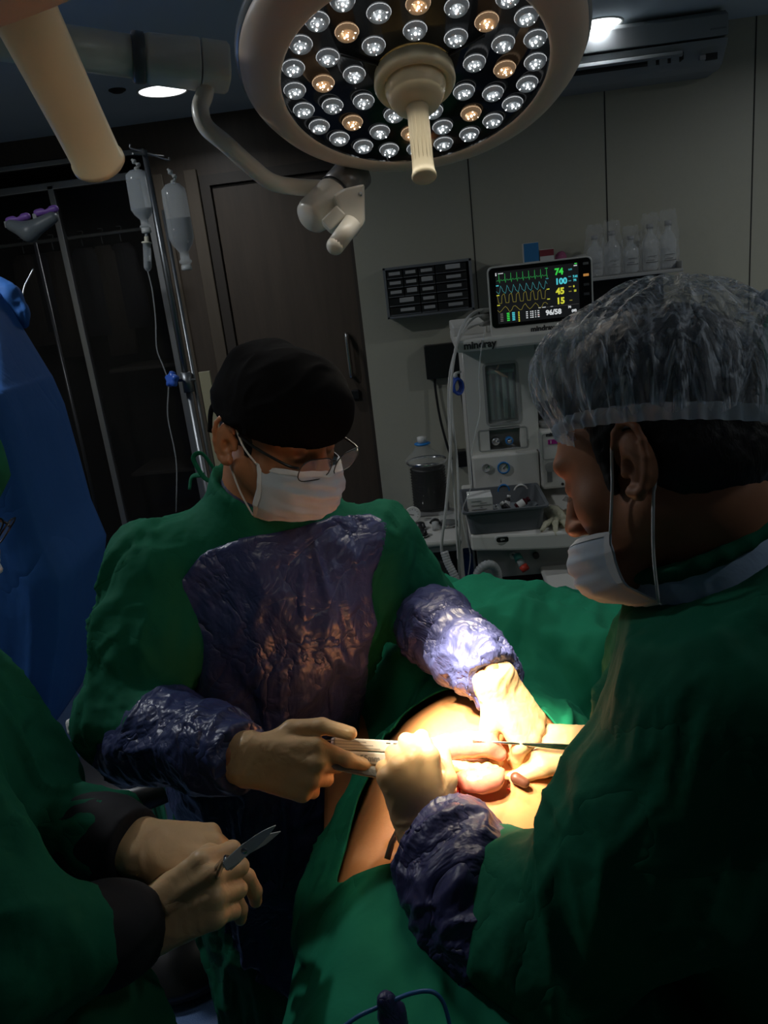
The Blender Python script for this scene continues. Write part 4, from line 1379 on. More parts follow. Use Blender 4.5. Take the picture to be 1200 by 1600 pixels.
# ring of blue tubing on the post
pr = E(712, 596, 2.66)
bb = B()
for k in range(3):
    pts = [(pr.x + .004 * k + .016 * math.cos(a), 2.66 - .004 * k + .008 * math.cos(a), pr.z - .012 + .026 * math.sin(a) - .003 * k) for a in [2 * PI * q_ / 20 for q_ in range(21)]]
    bb.tube(pts, .0045, 8, cap=False)
bb.done('tubing_coil', mat('coil_blue', (.03, .08, .4), .4), label='small coil of blue tubing hooked on the left of the machine column', cat='tubing')
bb = B(); bb.cyl((pr.x, 2.66, pr.z + .01), (pr.x, 2.66, pr.z + .028), .008, n=14); bb.cyl((pr.x, 2.66, pr.z + .028), (pr.x + .02, 2.68, pr.z + .028), .004, n=8); bb.done('hook_clip', m_paper, label='small white clip holding the blue coil of tubing', cat='clip')
# post beside the column
bb = B(); q0, q1 = E(726, 560, 2.80), E(732, 760, 2.80); bb.cyl((q0.x, 2.80, az1), (q0.x, 2.80, zs0), .009, n=14); bb.done('side_rail', m_alu, mach)

# corrugated hoses below the worktop
def hose(pts, r, m, lab):
    pp = smooth_path([E(px, py, Y) for px, py, Y in pts], 14)
    # resample
    L = [0]
    for a, b_ in zip(pp[:-1], pp[1:]): L.append(L[-1] + (b_ - a).length)
    n = int(L[-1] / .003); q = []; j = 0
    for k in range(n + 1):
        t = L[-1] * k / n
        while j < len(L) - 2 and L[j + 1] < t: j += 1
        q.append(pp[j].lerp(pp[j + 1], (t - L[j]) / max(L[j + 1] - L[j], 1e-9)))
    rr = [r * (1.0 if k % 3 else .86) for k in range(len(q))]
    return B().tube(q, rr, 16).done('breathing_hose', m, label=lab, cat='hose')
hose([(735, 960, 2.40), (741, 915, 2.40), (750, 890, 2.40), (765, 882, 2.40), (776, 892, 2.42), (779, 920, 2.42), (780, 960, 2.42)], .0155, mat('hose_clear', (.40, .42, .42), .3, alpha=.8), 'corrugated clear breathing hose arching below the worktop')
hose([(694, 862, 2.44), (700, 880, 2.43), (712, 905, 2.42), (722, 950, 2.42)], .014, m_hose, 'corrugated grey hose hanging under the bellows block')
bb = B(); pbox(bb, (724, 865), (745, 905), 2.62, 2.68, .004); bb.done('blue_bag', mat('blue_cloth', (.01, .06, .25), .6), label='bright blue pouch hanging behind the corrugated hoses', cat='pouch')
# unit at the lower right with a rounded lid, white tubes
un = empty('suction_unit', 'grey rounded equipment lid low behind the right surgeon', 'equipment cart', E(940, 960, 2.2))
a_, b_ = E(903, 950, 2.16), E(972, 945, 2.16)
bb = B(); bb.box((a_.x - .06, 2.16, a_.z - .30), (b_.x, 2.5, a_.z - .015), .02, seg=4); bb.done('body', m_mach3, un)
bb = B(); bb.box((a_.x - .065, 2.155, a_.z - .016), (b_.x + .004, 2.51, a_.z + .006), .012, seg=4); bb.done('lid', m_mach, un)
bb = B(); q = E(940, 940, 2.3); bb.box((q.x - .015, 2.28, a_.z + .004), (q.x + .012, 2.31, a_.z + .018), .003); bb.done('latch', m_black, un)
B().box((a_.x - .04, 2.2, 0), (b_.x - .02, 2.46, a_.z - .29), .01).done('pedestal', m_mach2, un)
bg = Sdf(); q = E(935, 918, 2.42); bg.ell((q.x, 2.45, q.z), (.14, .07, .018)); bg.ell((q.x - .09, 2.45, q.z - .02), (.06, .05, .025))
sculpt(bg, .006, 'breathing_bag', m_black, label='black flat rubber bag resting above the grey lid', cat='bag')
for i, dy in enumerate((0, 14)):
    pp = smooth_path([E(px, py + dy, 2.3) for px, py in ((965, 925), (985, 915), (1000, 918), (1015, 916), (1030, 922))], 6)
    B().tube(pp, .0055, 8).done('white_tube', m_cablew, label=['upper white tube curling behind the right surgeon', 'lower white tube curling behind the right surgeon'][i], cat='tube', group='white tubes behind the right surgeon')

# ================================================================== things on the back wall
# rack of small drawers
DXc0, DXc1 = E(602, 460, 3.60).x, E(739, 450, 3.60).x
DZ1, DZ0 = E(668, 411, 3.60).z, E(668, 492, 3.60).z
rk = empty('drawer_rack', 'grey wall rack of small black drawers with paper labels', 'drawer rack', ((DXc0 + DXc1) / 2, WALL_Y, DZ0))
m_rack = mat('rack_grey', (.17, .18, .19), .45)
bb = B(); t_ = .012
bb.box((DXc0, 3.58, DZ0), (DXc0 + t_, WALL_Y, DZ1), .002); bb.box((DXc1 - t_, 3.58, DZ0), (DXc1, WALL_Y, DZ1), .002)
bb.box((DXc0, 3.58, DZ0), (DXc1, WALL_Y, DZ0 + t_), .002); bb.box((DXc0, 3.58, DZ1 - t_), (DXc1, WALL_Y, DZ1), .002)
bb.box((DXc0, WALL_Y - .01, DZ0), (DXc1, WALL_Y, DZ1)); bb.done('case', m_rack, rk)
iw, ih = DXc1 - DXc0 - 2 * t_ - .012, DZ1 - DZ0 - 2 * t_
rows = [[(0, .21), (.21, .40), (.40, .61), (.61, 1)], [(0, .21), (.21, .40), (.40, .61), (.61, 1)], [(0, .21), (.21, .40), (.40, .61), (.61, 1)], [(0, .40), (.40, .61), (.61, 1)], [(0, .40), (.40, .61), (.61, 1)]]
m_drw = mat('drawer_black', (.02, .021, .022), .25); m_lab = mat('label_paper', (.42, .42, .42), .6)
for r_, row in enumerate(rows):
    for c_i, (u0, u1) in enumerate(row):
        x0, x1_ = DXc0 + t_ + u0 * iw + .003, DXc0 + t_ + u1 * iw - .001
        z1_, z0_ = DZ1 - t_ - r_ * ih / 5 - .003, DZ1 - t_ - (r_ + 1) * ih / 5 + .003
        dr_ = B().box((x0, 3.585, z0_), (x1_, 3.70, z1_), .003).done('drawer', m_drw, rk)
        w = min((x1_ - x0) * .72, .065); cx_ = (x0 + x1_) / 2 + (.01 if u1 - u0 > .3 else 0)
        B().box((cx_ - w / 2, 3.582, (z0_ + z1_) / 2 - .004), (cx_ + w / 2, 3.5855, (z0_ + z1_) / 2 + (.010 if (r_ + c_i) % 4 != 3 else .016)), .001).done('paper_label', m_lab, dr_)
        B().box((x0, 3.575, z0_ - .0015), (x1_, 3.588, z0_ + .0015)).done('lip', m_rack, dr_)
# black box on the wall with its cable
a_, b_ = E(662, 541, 3.66), E(722, 588, 3.66)
jb = B(); jb.box((a_.x, 3.66, b_.z), (b_.x + .02, WALL_Y, a_.z), .006); jb = jb.done('wall_junction_box', m_black, label='flat black box on the wall under the drawer rack', cat='junction box')
pp = smooth_path([E(px, py, Y) for px, py, Y in ((680, 588, 3.69), (680, 605, 3.69), (687, 650, 3.68), (697, 690, 3.66), (706, 718, 3.66))], 6)
B().tube(pp, .006, 8).done('cable', m_black, jb)
pp = smooth_path([E(px, py, Y) for px, py, Y in ((716, 588, 3.69), (722, 620, 3.68), (730, 680, 3.64))], 6)
B().tube(pp, .006, 8).done('cable', m_black, jb)
a_, b_ = E(712, 706, 3.66), E(724, 730, 3.66)
B().box((a_.x, 3.66, b_.z), (b_.x + .02, WALL_Y, a_.z), .004).done('wall_socket', m_black, label='small black socket low on the wall behind the bellows', cat='socket')

# shelf with fluids
SY = 3.50
s0, s1 = E(905, 440, SY), E(1068, 416, SY)
SZ = E(1000, 426, SY).z
sh = B(); sh.box((E(815, 440, SY).x, SY, SZ - .014), (s1.x, WALL_Y, SZ), .003)
sh.box((s1.x - .006, SY + .01, SZ), (s1.x, WALL_Y, SZ + .03), .002)
sh = sh.done('wall_shelf', m_mach3, label='grey wall shelf carrying the wrapped fluid bottles', cat='shelf')
B().box((E(825, 440, SY).x, WALL_Y - .10, SZ - .30), (E(1050, 440, SY).x, WALL_Y, SZ - .016), .004).done('wall_cabinet', m_black, label='black cabinet fixed to the wall under the fluid shelf', cat='cabinet')
m_fluid = mat('bottle_plastic', (.75, .78, .79), .08, alpha=.34, spec=1.0, bump=[('crease', 18, .3, .004)])
m_liq = mat('liquid', (.35, .38, .39), .05, alpha=.30, spec=.8)
m_film = mat('wrap_film', (.95, .97, 1.0), .05, alpha=.15, spec=1.0, bump=[('crease', 30, 1.0, .02), ('voronoi', 40, .5, .01)])
blab = ['first wrapped fluid bottle on the shelf, nearest the monitor', 'second wrapped fluid bottle from the monitor', 'squat wrapped fluid bottle with a dark label, middle of the five', 'fourth wrapped fluid bottle, tallest wrap, on the shelf', 'wrapped fluid bottle at the right end of the shelf']
for i, (px, hgt) in enumerate(((930, .175), (957, .185), (986, .155), (1016, .195), (1044, .20))):
    x = E(px, 415, SY + .09).x; c = Vector((x, SY + .09, SZ))
    t = empty('fluid_bottle', blab[i], 'bottle', c, 'wrapped fluid bottles on the wall shelf')
    r = .036 if i != 2 else .034
    X = Matrix.Translation(c) @ Matrix.Scale(.75, 4, (0, 1, 0))
    k = hgt / .19
    B().lathe([(0, .002), (r * .95, .002), (r, .01), (r, .115 * k), (r * .8, .135 * k), (r * .4, .150 * k), (r * .36, .17 * k), (r * .36, .175 * k)], X, 28, cap1=True).done('bottle_body', m_fluid, t)
    B().lathe([(0, .004), (r * .9, .004), (r * .95, .012), (r * .95, (.085, .10, .07, .095, .09)[i]), (0, (.085, .10, .07, .095, .09)[i] + .001)], X, 28).done('liquid', m_liq, t)
    B().lathe([(r * .42, .17 * k), (r * .42, .19 * k), (0, .191 * k)], X, 20).done('cap', m_mach3, t)
    bb = B()
    bb.box((x - r * .7, c.y - r * .75 - .004, SZ + .035), (x + r * .7, c.y - r * .75 - .002, SZ + .038)); bb.box((x - r * .6, c.y - r * .75 - .004, SZ + .044), (x + r * .3, c.y - r * .75 - .002, SZ + .046)); bb.box((x - r * .6, c.y - r * .75 - .004, SZ + .06), (x + r * .55, c.y - r * .75 - .002, SZ + .062))
    bb.done('printed_label', m_ink if i >= 2 else mat('print_grey'), t)
    # crinkled bag around the bottle
    s = []
    rnd = random.Random(i)
    nz, na = 18, 30
    H_ = hgt + .035
    V = []
    for a in range(nz + 1):
        z = H_ * a / nz
        f = 1.0 if z < hgt * .72 else 1.0 - .45 * (z - hgt * .72) / (H_ - hgt * .72)
        if a > nz - 3: f *= 1.25
        s.append([(x + (r + .009) * f * math.cos(2 * PI * q_ / na) * (1 + rnd.uniform(-.1, .1)), c.y + (r + .008) * .8 * f * math.sin(2 * PI * q_ / na) * (1 + rnd.uniform(-.1, .1)), SZ + .001 + z + rnd.uniform(-.002, .002) * (a > 0) + (rnd.uniform(0, .014) if a == nz else 0)) for q_ in range(na)])
    B().rings(s, False, False, False).done('plastic_wrap', m_film, t)
def carton(px, py0, py1, w, d, m, m2, lab, split):
    c = E(px, 410, SY + .05)
    z1_ = E(px, py0, SY + .05).z
    t = empty('medicine_carton', lab, 'carton', (c.x, SY + .08, SZ), 'cartons on the shelf')
    B().box((c.x - w, SY + .05, SZ), (c.x + w, SY + .05 + d, z1_), .001).done('box', m, t)
    B().box((c.x - w, SY + .0485, z1_ - (z1_ - SZ) * split), (c.x + w, SY + .05, z1_ - .002), .0005).done('colour_band', m2, t)
    bb = B()
    for k in range(4): bb.box((c.x - w * .8, SY + .048, SZ + (z1_ - SZ) * (.2 + .08 * k)), (c.x + w * (.2 + .15 * (k % 2)), SY + .0492, SZ + (z1_ - SZ) * (.2 + .08 * k) + .0015))
    bb.done('print', mat('print_grey'), t)
carton(831, 379, 410, .032, .05, m_paper, mat('carton_blue', (.03, .18, .40), .5), 'white and blue carton standing on the shelf behind the monitor', .45)
carton(855, 389, 410, .030, .05, m_paper, mat('carton_red', (.22, .03, .04), .5), 'low white carton with a dark red band beside the blue one', .2)
bgc = E(875, 390, SY + .08)
s = Sdf(); s.ell((bgc.x, SY + .09, SZ + .05), (.026, .02, .055)).ell((bgc.x + .004, SY + .09, SZ + .10), (.024, .014, .025))
sculpt(s, .004, 'pink_bag', mat('pink_film', (.42, .10, .22), .2, alpha=.8, bump=[('crease', 30, .8, .01)]), disp=lambda V: cloth_noise(V, 40, seed=8) * .006, label='pink plastic pouch standing between cartons and small bottles', cat='pouch')
for i, (px, hh_) in enumerate(((893, .075), (906, .085))):
    x = E(px, 405, SY + .08).x
    t = empty('small_bottle', ['small clear wrapped bottle with a blue cap beside the pink pouch', 'small clear wrapped bottle with an orange cap beside the tall fluid bottles'][i], 'bottle', (x, SY + .08, SZ), 'small bottles on the shelf')
    B().lathe([(0, .001), (.017, .002), (.018, hh_ * .6), (.008, hh_ * .8), (.008, hh_ * .85)], Matrix.Translation((x, SY + .08, SZ)), 20).done('bottle_body', m_fluid, t)
    B().lathe([(.0085, hh_ * .85), (.0085, hh_), (0, hh_)], Matrix.Translation((x, SY + .08, SZ)), 16).done('cap', m_blue if i == 0 else mat('orange_cap', (.5, .14, .04), .4), t)
    rnd = random.Random(40 + i)
    B().rings([[(x + .024 * (1 + rnd.uniform(-.15, .15)) * math.cos(2 * PI * q_ / 18), SY + .08 + .02 * math.sin(2 * PI * q_ / 18), SZ + .001 + (hh_ + .015) * a / 8) for q_ in range(18)] for a in range(9)], False, False, False).done('plastic_wrap', m_film, t)
# ================================================================== people
m_green = mat('green_cotton', (0.004, 0.105, 0.056), 0.8, spec=.2, noise=(30, .25, (.0035, .085, .044)), bump=[('crease', 5, .5, .012), ('noise', 34, .25, .004)])
m_green2 = mat('green_drape', (0.007, 0.20, 0.105), 0.8, spec=.25, noise=(30, .25, (.007, .20, .102)), bump=[('crease', 3.5, .6, .016), ('noise', 7, .35, .012), ('noise', 60, .12, .002)])
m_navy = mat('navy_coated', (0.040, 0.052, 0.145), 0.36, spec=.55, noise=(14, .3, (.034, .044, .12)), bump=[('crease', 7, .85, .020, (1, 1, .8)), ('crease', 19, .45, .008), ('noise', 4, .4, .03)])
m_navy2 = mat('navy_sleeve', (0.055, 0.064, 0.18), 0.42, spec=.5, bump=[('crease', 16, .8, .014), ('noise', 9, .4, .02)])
m_glove = mat('latex_glove', (0.64, 0.42, 0.22), 0.42, sss=.15, noise=(50, .2, (.58, .37, .19)), bump=[('crease', 28, .22, .004), ('noise', 12, .12, .005)])
m_skin = mat('skin_brown', (0.38, 0.165, 0.08), 0.45, sss=.1, noise=(40, .4, (.32, .13, .06)), bump=[('noise', 180, .15, .001)])
m_skin2 = mat('skin_brown_dark', (0.32, 0.14, 0.072), 0.58, sss=.1, noise=(40, .4, (.26, .11, .055)), bump=[('noise', 180, .15, .001)])
m_hair = mat('hair_black', (0.006, 0.005, 0.005), 0.5, bump=[('noise', 260, .6, .002, (1, 1, .2))])
m_mask = mat('mask_fabric', (0.58, 0.66, 0.74), 0.75, translucent=.25, bump=[('noise', 90, .2, .002)])
m_maskw = mat('mask_band', (0.66, 0.66, 0.66), 0.7)
m_capb = mat('cap_black', (0.0035, 0.0035, 0.004), 0.95, spec=.06, bump=[('noise', 9, .35, .01)])
m_trouser = mat('trouser_dark', (.02, .03, .05), .7)


def CV(x, y, z):
    """vector given as image right, image up, towards the camera"""
    return CX * x + CY * y - FWD * z


class Fr:
    """local frame: point(x, y, z) -> world"""
    def __init__(self, o, y, z, flip=1):
        o, y, z = Vector(o), Vector(y).normalized(), Vector(z)
        z = (z - y * z.dot(y)).normalized()
        x = y.cross(z) * flip
        self.o, self.x, self.y, self.z = o, x, y, z

    def __call__(self, x, y, z=0.0):
        return self.o + self.x * x + self.y * y + self.z * z

    def v(self, x, y, z):
        return self.x * x + self.y * y + self.z * z

    def R(self):
        return Matrix((self.x, self.y, self.z)).transposed()

    def M(self):
        return Matrix(((self.x.x, self.y.x, self.z.x, self.o.x), (self.x.y, self.y.y, self.z.y, self.o.y), (self.x.z, self.y.z, self.z.z, self.o.z), (0, 0, 0, 1)))


MCP = [(.030, .088, .000), (.010, .093, .003), (-.011, .088, .001), (-.029, .079, -.004)]
FLEN = [(.044, .026, .021), (.047, .030, .022), (.043, .028, .022), (.034, .021, .019)]
FRAD = [(.0108, .0094, .0084, .0072), (.0110, .0096, .0086, .0074), (.0104, .0090, .0082, .0070), (.0094, .0080, .0072, .0062)]


def hand(s, f, curls, thumb, g=0.0, sc=1.0, wrist=-.07, wdir=None):
    """f: frame, origin wrist, y to the fingers, z dorsal, x thumb side. curls: (spread, mcp, pip, dip) degrees.
    thumb: three local points after the base. g: growth of all radii"""
    def q(p): return f(p[0] * sc, p[1] * sc, p[2] * sc)
    tips = []
    w = wdir if wdir is not None else f.y * -1
    wb = f.o + w * (abs(wrist) if g > 0 else .012)
    wg = g - .006 if g < 0 else g
    for dx in (-.012, .012):
        s.cone(f.o + f.x * dx * sc, wb + f.x * dx * 1.1 * sc, (.0195 + wg + (.003 if g > 0 else -.002)) * sc, (.022 + wg + (.011 if g > 0 else 0)) * sc, .014)
    for i in range(4):
        m = MCP[i]
        s.cone(q((m[0] * .55, .006, 0)), q(m), (.0155 + g) * sc, (.0120 + g) * sc, .010)
    s.ell(q((.018, .034, -.010)), [(.016 + g) * sc, (.032 + g) * sc, (.015 + g) * sc], f.R(), .012)
    s.ell(q((-.022, .034, -.008)), [(.012 + g) * sc, (.034 + g) * sc, (.014 + g) * sc], f.R(), .012)
    for i in range(4):
        sp, a1, a2, a3 = [math.radians(v) for v in curls[i]]
        p = Vector(MCP[i])
        r = FRAD[i]
        ang = 0
        for j, (a, L) in enumerate(zip((a1, a2, a3), FLEN[i])):
            ang += a
            d = Vector((math.sin(sp) * math.cos(ang), math.cos(ang) * math.cos(sp), -math.sin(ang)))
            n = p + d * L
            s.cone(q(p), q(n), (r[j] + g) * sc, (r[j + 1] + g) * sc, .0035 if j else .007)
            p = n
        tips.append(q(p))
    tp = [Vector((.020, .020, -.010))] + [Vector(t) for t in thumb]
    tr = (.0135, .0118, .0102, .0085)
    for j in range(3):
        s.cone(q(tp[j]), q(tp[j + 1]), (tr[j] + g) * sc, (tr[j + 1] + g) * sc, .010 if j == 0 else .004)
    tips.append(q(tp[3]))
    return tips


def head(s, h, beard=False, ear=(1, 1), g=0):
    """skull, face, ears; h frame: y forward, z up, x to the subject's right or left"""
    R = h.R()
    s.ell(h(0, -.012, .030), [.076 + g, .096 + g, .088 + g], R, .02)
    s.ell(h(0, .034, .020), [.063 + g, .060 + g, .068 + g], R, .02)
    s.ell(h(0, .030, -.045), [.056 + g, .062 + g, .062 + g], R, .025)          # face lower
    s.ell(h(0, .062, -.095), [.026 + g, .026 + g, .020 + g], R, .025)          # chin
    for sx in (-1, 1):
        s.cone(h(sx * .054, -.002, -.055), h(sx * .020, .060, -.098), .020 + g, .018 + g, .025)  # jaw
        s.ell(h(sx * .042, .054, -.032), [.024, .020, .022], R, .03)          # cheek bone
        s.ell(h(sx * .026, .081, .022), [.026, .009, .009], R, .02)           # brow ridge
        s.ell(h(sx * .031, .098, -.003), [.017, .014, .012], R, .014, 's')     # socket
        s.ell(h(sx * .031, .077, -.003), [.0145, .0135, .0115], R, .006)       # lid
    s.ell(h(0, .090, .022), [.012, .010, .010], R, .010)
    s.cone(h(0, .094, .006), h(0, .113, -.036), .008, .0115, .010)             # nose
    for sx in (-1, 1):
        s.ell(h(sx * .012, .104, -.040), [.009, .011, .008], R, .006)
    s.ell(h(0, .092, -.066), [.026, .012, .007], R, .007)                      # lips
    s.ell(h(0, .090, -.076), [.021, .012, .007], R, .007)
    for sx in (-1, 1):
        if not ear[0 if sx < 0 else 1]: continue
        e = Fr(h(sx * .079, -.012, -.014), h.v(sx * .35, -.30, 1), h.v(sx * 1, .35, 0))
        # helix as a chain, tilted back
        P_ = []
        for k in range(11):
            a = math.radians(-62 + 29 * k)
            P_.append((.0165 * math.cos(a) * (1.05 if math.sin(a) > 0 else .72), .033 * math.sin(a)))
        fx = h.v(sx * .28, -1, 0).normalized()         # backwards
        fz = h.v(0, -.12, 1).normalized()
        fo = h(sx * .0775, -.010, -.012)
        def ep(u, v, d=0): return fo - fx * u * -1 * 1 + fz * v + h.v(sx, .1, 0) * d
        ring = [ep(.006 + .0185 * math.cos(math.radians(a)) * (1.0 + .12 * math.sin(math.radians(a))), .034 * math.sin(math.radians(a)) + .002, .010) for a in range(150, -121, -27)]
        s.chain(ring, [.0036] * (len(ring) - 3) + [.0042, .005, .0058], .003)
        inner = [ep(.004 + .010 * math.cos(math.radians(a)), .018 * math.sin(math.radians(a)) + .002, .006) for a in range(110, -111, -40)]
        s.chain(inner, [.0032] * len(inner), .003)
        s.ell(ep(.010, -.001, .003), [.010, .016, .030], Matrix((h.v(sx, .2, 0).normalized(), fx, fz)).transposed() if True else R, .004)
        s.cone(ep(-.006, .002, .002), ep(-.007, -.008, .004), .005, .0055, .004)      # tragus
        s.ell(ep(.002, -.029, .006), [.0055, .008, .010], Matrix((h.v(sx, .2, 0).normalized(), fx, fz)).transposed(), .004)  # lobe
        s.ell(ep(.0015, -.006, .012), [.008, .0065, .010], Matrix((h.v(sx, .2, 0).normalized(), fx, fz)).transposed(), .003, 's')


def face_mask(h, parent, zt=-.018, zb=-.118, wt=.062, pw=.0, name='face_mask', mm=None, top_c=.112):
    """pleated mask as a thin shell round the lower face"""
    bb = B()
    nu, nv = 44, 36
    rows = []
    for side in (0, 1):
        for j in range(nv + 1):
            v = j / nv
            row = []
            for i in range(nu + 1):
                u = -1 + 2 * i / nu
                th = u * math.radians(78)
                # forward profile: bridge, nose, mouth, chin
                fy = np.interp(v, [0, .18, .45, .75, 1], [top_c - .004, top_c + .014, top_c + .017, top_c + .006, .070])
                rx = np.interp(v, [0, .3, .7, 1], [.070, .074, .072, .052])
                z = zt + (zb - zt) * v + .010 * abs(u) * (1 - 2 * v) * 1.0 - (.018 * u * u if v < .5 else 0) * (1 - 2 * v)
                pleat = 0.0022 * math.sin(v * 24) * (1 - abs(u) ** 4) + .0015 * math.sin(v * 41 + u * 5) * (1 - u * u) + .0018 * math.sin(u * 17 + v * 9)
                back = .004
                x = rx * math.sin(th)
                y = back + (fy - back) * max(math.cos(th), 0) ** .72 + pleat - side * .0016
                row.append(h(x, y, z))
            rows.append(row)
    a = rows[:nv + 1]
    c = rows[nv + 1:]
    va = [bb._v(r) for r in a]; vc = [bb._v(r) for r in c]
    for j in range(nv):
        for i in range(nu):
            bb.face([va[j][i], va[j][i + 1], va[j + 1][i + 1], va[j + 1][i]], True)
            bb.face([vc[j][i], vc[j + 1][i], vc[j + 1][i + 1], vc[j][i + 1]], True)
    for i in range(nu):
        bb.face([va[0][i], vc[0][i], vc[0][i + 1], va[0][i + 1]]); bb.face([va[nv][i], va[nv][i + 1], vc[nv][i + 1], vc[nv][i]])
    for j in range(nv):
        bb.face([va[j][0], va[j + 1][0], vc[j + 1][0], vc[j][0]]); bb.face([va[j][nu], vc[j][nu], vc[j + 1][nu], va[j + 1][nu]])
    mk = bb.done(name, mm or m_mask, parent)
    # folded edges: a band along the top and down each side
    def lift(p): return p + (p - h(0, 0, p.dot(h.z) - h.o.dot(h.z))).normalized() * .0012
    for row_idx, w in ((0, 4), (nv - 2, 2)):
        e = B()
        e.rings([[lift(a[row_idx][i]), lift(a[row_idx + w // 2][i]), a[row_idx + w // 2][i], a[row_idx][i]] for i in range(nu + 1)], smooth=False)
        e.done('folded_edge', m_maskw, mk)
    for c_ in (0, nu - 1):
        e = B(); e.rings([[lift(a[j][c_]), lift(a[j][c_ + 1]), a[j][c_ + 1], a[j][c_]] for j in range(nv + 1)], smooth=False); e.done('side_binding', m_maskw, mk)
    return mk, a


def ear_loops(h, a, parent, sides=(0, 1)):
    for sd in sides:
        sx = -1 if sd == 0 else 1
        i = 0 if sd == 0 else -1
        top, bot = a[1][i], a[-2][i]
        pts_t = [top, top.lerp(h(sx * .081, -.006, .012), .5) + h.v(sx * .004, 0, 0), h(sx * .083, -.004, .018), h(sx * .080, -.022, .020)]
        pts_b = [h(sx * .076, -.022, -.040), h(sx * .075, -.016, -.050), bot.lerp(h(sx * .075, -.014, -.052), .5) + h.v(sx * .004, 0, 0), bot]
        B().tube(smooth_path(pts_t, 6), .0016, 8).done('ear_loop', m_maskw, parent)
        B().tube(smooth_path([h(sx * .080, -.022, .020), h(sx * .079, -.030, 0), h(sx * .077, -.028, -.025)] + pts_b, 6), .0016, 8).done('ear_loop', m_maskw, parent)


def cloth_disp(scale, amp, direction=(0, 0, 1), stretch=3, seed=0, sharp=1.4, sc2=None):
    def f(V):
        d = cloth_noise(V, scale, (direction, stretch), seed, .9, sharp) * amp
        if sc2: d += cloth_noise(V, sc2, (direction, 1.6), seed + 9, .8, 1.0) * amp * .35
        return d
    return f


def person(label, loc, group=None):
    return empty('person', label, 'person', loc, group)


def legs(s, hips, r=.075, g=0.0):
    for sx in (-1, 1):
        x = hips + Vector((sx * .09, 0, 0))
        s.cone(x, Vector((x.x, x.y + .01, .50)), .085 + g, .058 + g, .04)
        s.cone(Vector((x.x, x.y + .01, .50)), Vector((x.x, x.y + .02, .10)), .058 + g, .036 + g, .02)
        s.cone(Vector((x.x, x.y + .02, .045)), Vector((x.x, x.y - .13, .035)), .038 + g, .032 + g, .02)


def half(p, n):
    p = np.array(p, float); n = np.array(n, float); n /= np.linalg.norm(n)
    return lambda X, Y, Z: (X - p[0]) * n[0] + (Y - p[1]) * n[1] + (Z - p[2]) * n[2]
# ------------------------------------------------------------------ surgeon in the black cap, left of the patient
S1 = person('surgeon in black cap, glasses and blue mask, holding the white stapler', (-.38, 1.30, 0))
h1 = Fr(P(433, 668, 1.19), CV(.74, -.44, .52), CV(.12, .90, .42), -1)
# the frame's x: subject's right must be the image left
if h1.x.dot(CX) > 0: h1 = Fr(h1.o, h1.y, h1.z, 1)
W1 = Fr(P(386, 1186, 1.01), CV(.97, -.13, .12), CV(.05, .25, 1), -1)
if W1.x.dot(CY) < 0: W1 = Fr(W1.o, W1.y, W1.z, 1)
W2 = Fr(P(776, 1064, 1.09), CV(.52, -.80, .10), CV(.55, .35, .78), 1)
if W2.x.dot(CX) > 0: W2 = Fr(W2.o, W2.y, W2.z, -1)
c_right = [(-13, 14, 26, 12), (0, 62, 62, 30), (0, 70, 70, 35), (-3, 74, 72, 35)]
t_right = [(.046, .048, -.012), (.057, .090, -.004), (.054, .130, .004)]
c_left = [(6, 52, 42, 22), (0, 62, 55, 30), (-2, 66, 60, 35), (-5, 66, 62, 38)]
t_left = [(.044, .046, -.018), (.050, .078, -.030), (.046, .104, -.046)]
sh1, el1 = P(243, 900, 1.27), P(212, 1118, 1.20)
sh2, el2 = P(592, 858, 1.36), P(645, 948, 1.42)
nk1 = P(405, 775, 1.26)
hip1 = Vector((-.40, 1.28, .93))
ch1 = P(418, 930, 1.37)
def skel1(s, g, arms=True):
    s.cone(h1(0, -.03, -.05), nk1, .056 + g, .062 + g, .03)
    s.ell(ch1, [.175 + g, .115 + g, .17 + g], None, .06)
    s.cone(nk1 - Vector((0, -.01, .05)), sh1, .055 + g, .058 + g, .05)
    s.cone(nk1 - Vector((0, -.01, .05)), sh2, .055 + g, .058 + g, .05)
    s.cone(ch1 - Vector((0, 0, .05)), hip1, .125 + g, .135 + g, .06)
    if arms:
        s.cone(sh1, el1, .050 + g, .036 + g, .03)
        s.cone(el1, W1.o - W1.y * .02, .032 + g, .019 + g, .012)
        s.cone(sh2, el2, .048 + g, .036 + g, .03)
        s.cone(el2, W2.o - W2.y * .01, .032 + g, .019 + g, .012)
s = Sdf()
skel1(s, 0)
legs(s, hip1)
hand(s, W1, c_right, t_right, g=-.0022, wdir=(el1 - W1.o).normalized())
hand(s, W2, c_left, t_left, g=-.0022, wdir=(el2 - W2.o).normalized())
head(s, h1)
lo_h = [min(v) for v in zip(*[tuple(h1.o + Vector((a, b, c))) for a in (-.14, .14) for b in (-.14, .14) for c in (-.15, .16)])]
hi_h = [max(v) for v in zip(*[tuple(h1.o + Vector((a, b, c))) for a in (-.14, .14) for b in (-.14, .14) for c in (-.15, .16)])]
m_face = None
body1 = sculpt(s, .006, 'body', m_skin, S1, it=1, fine=(.0026, lo_h, hi_h))
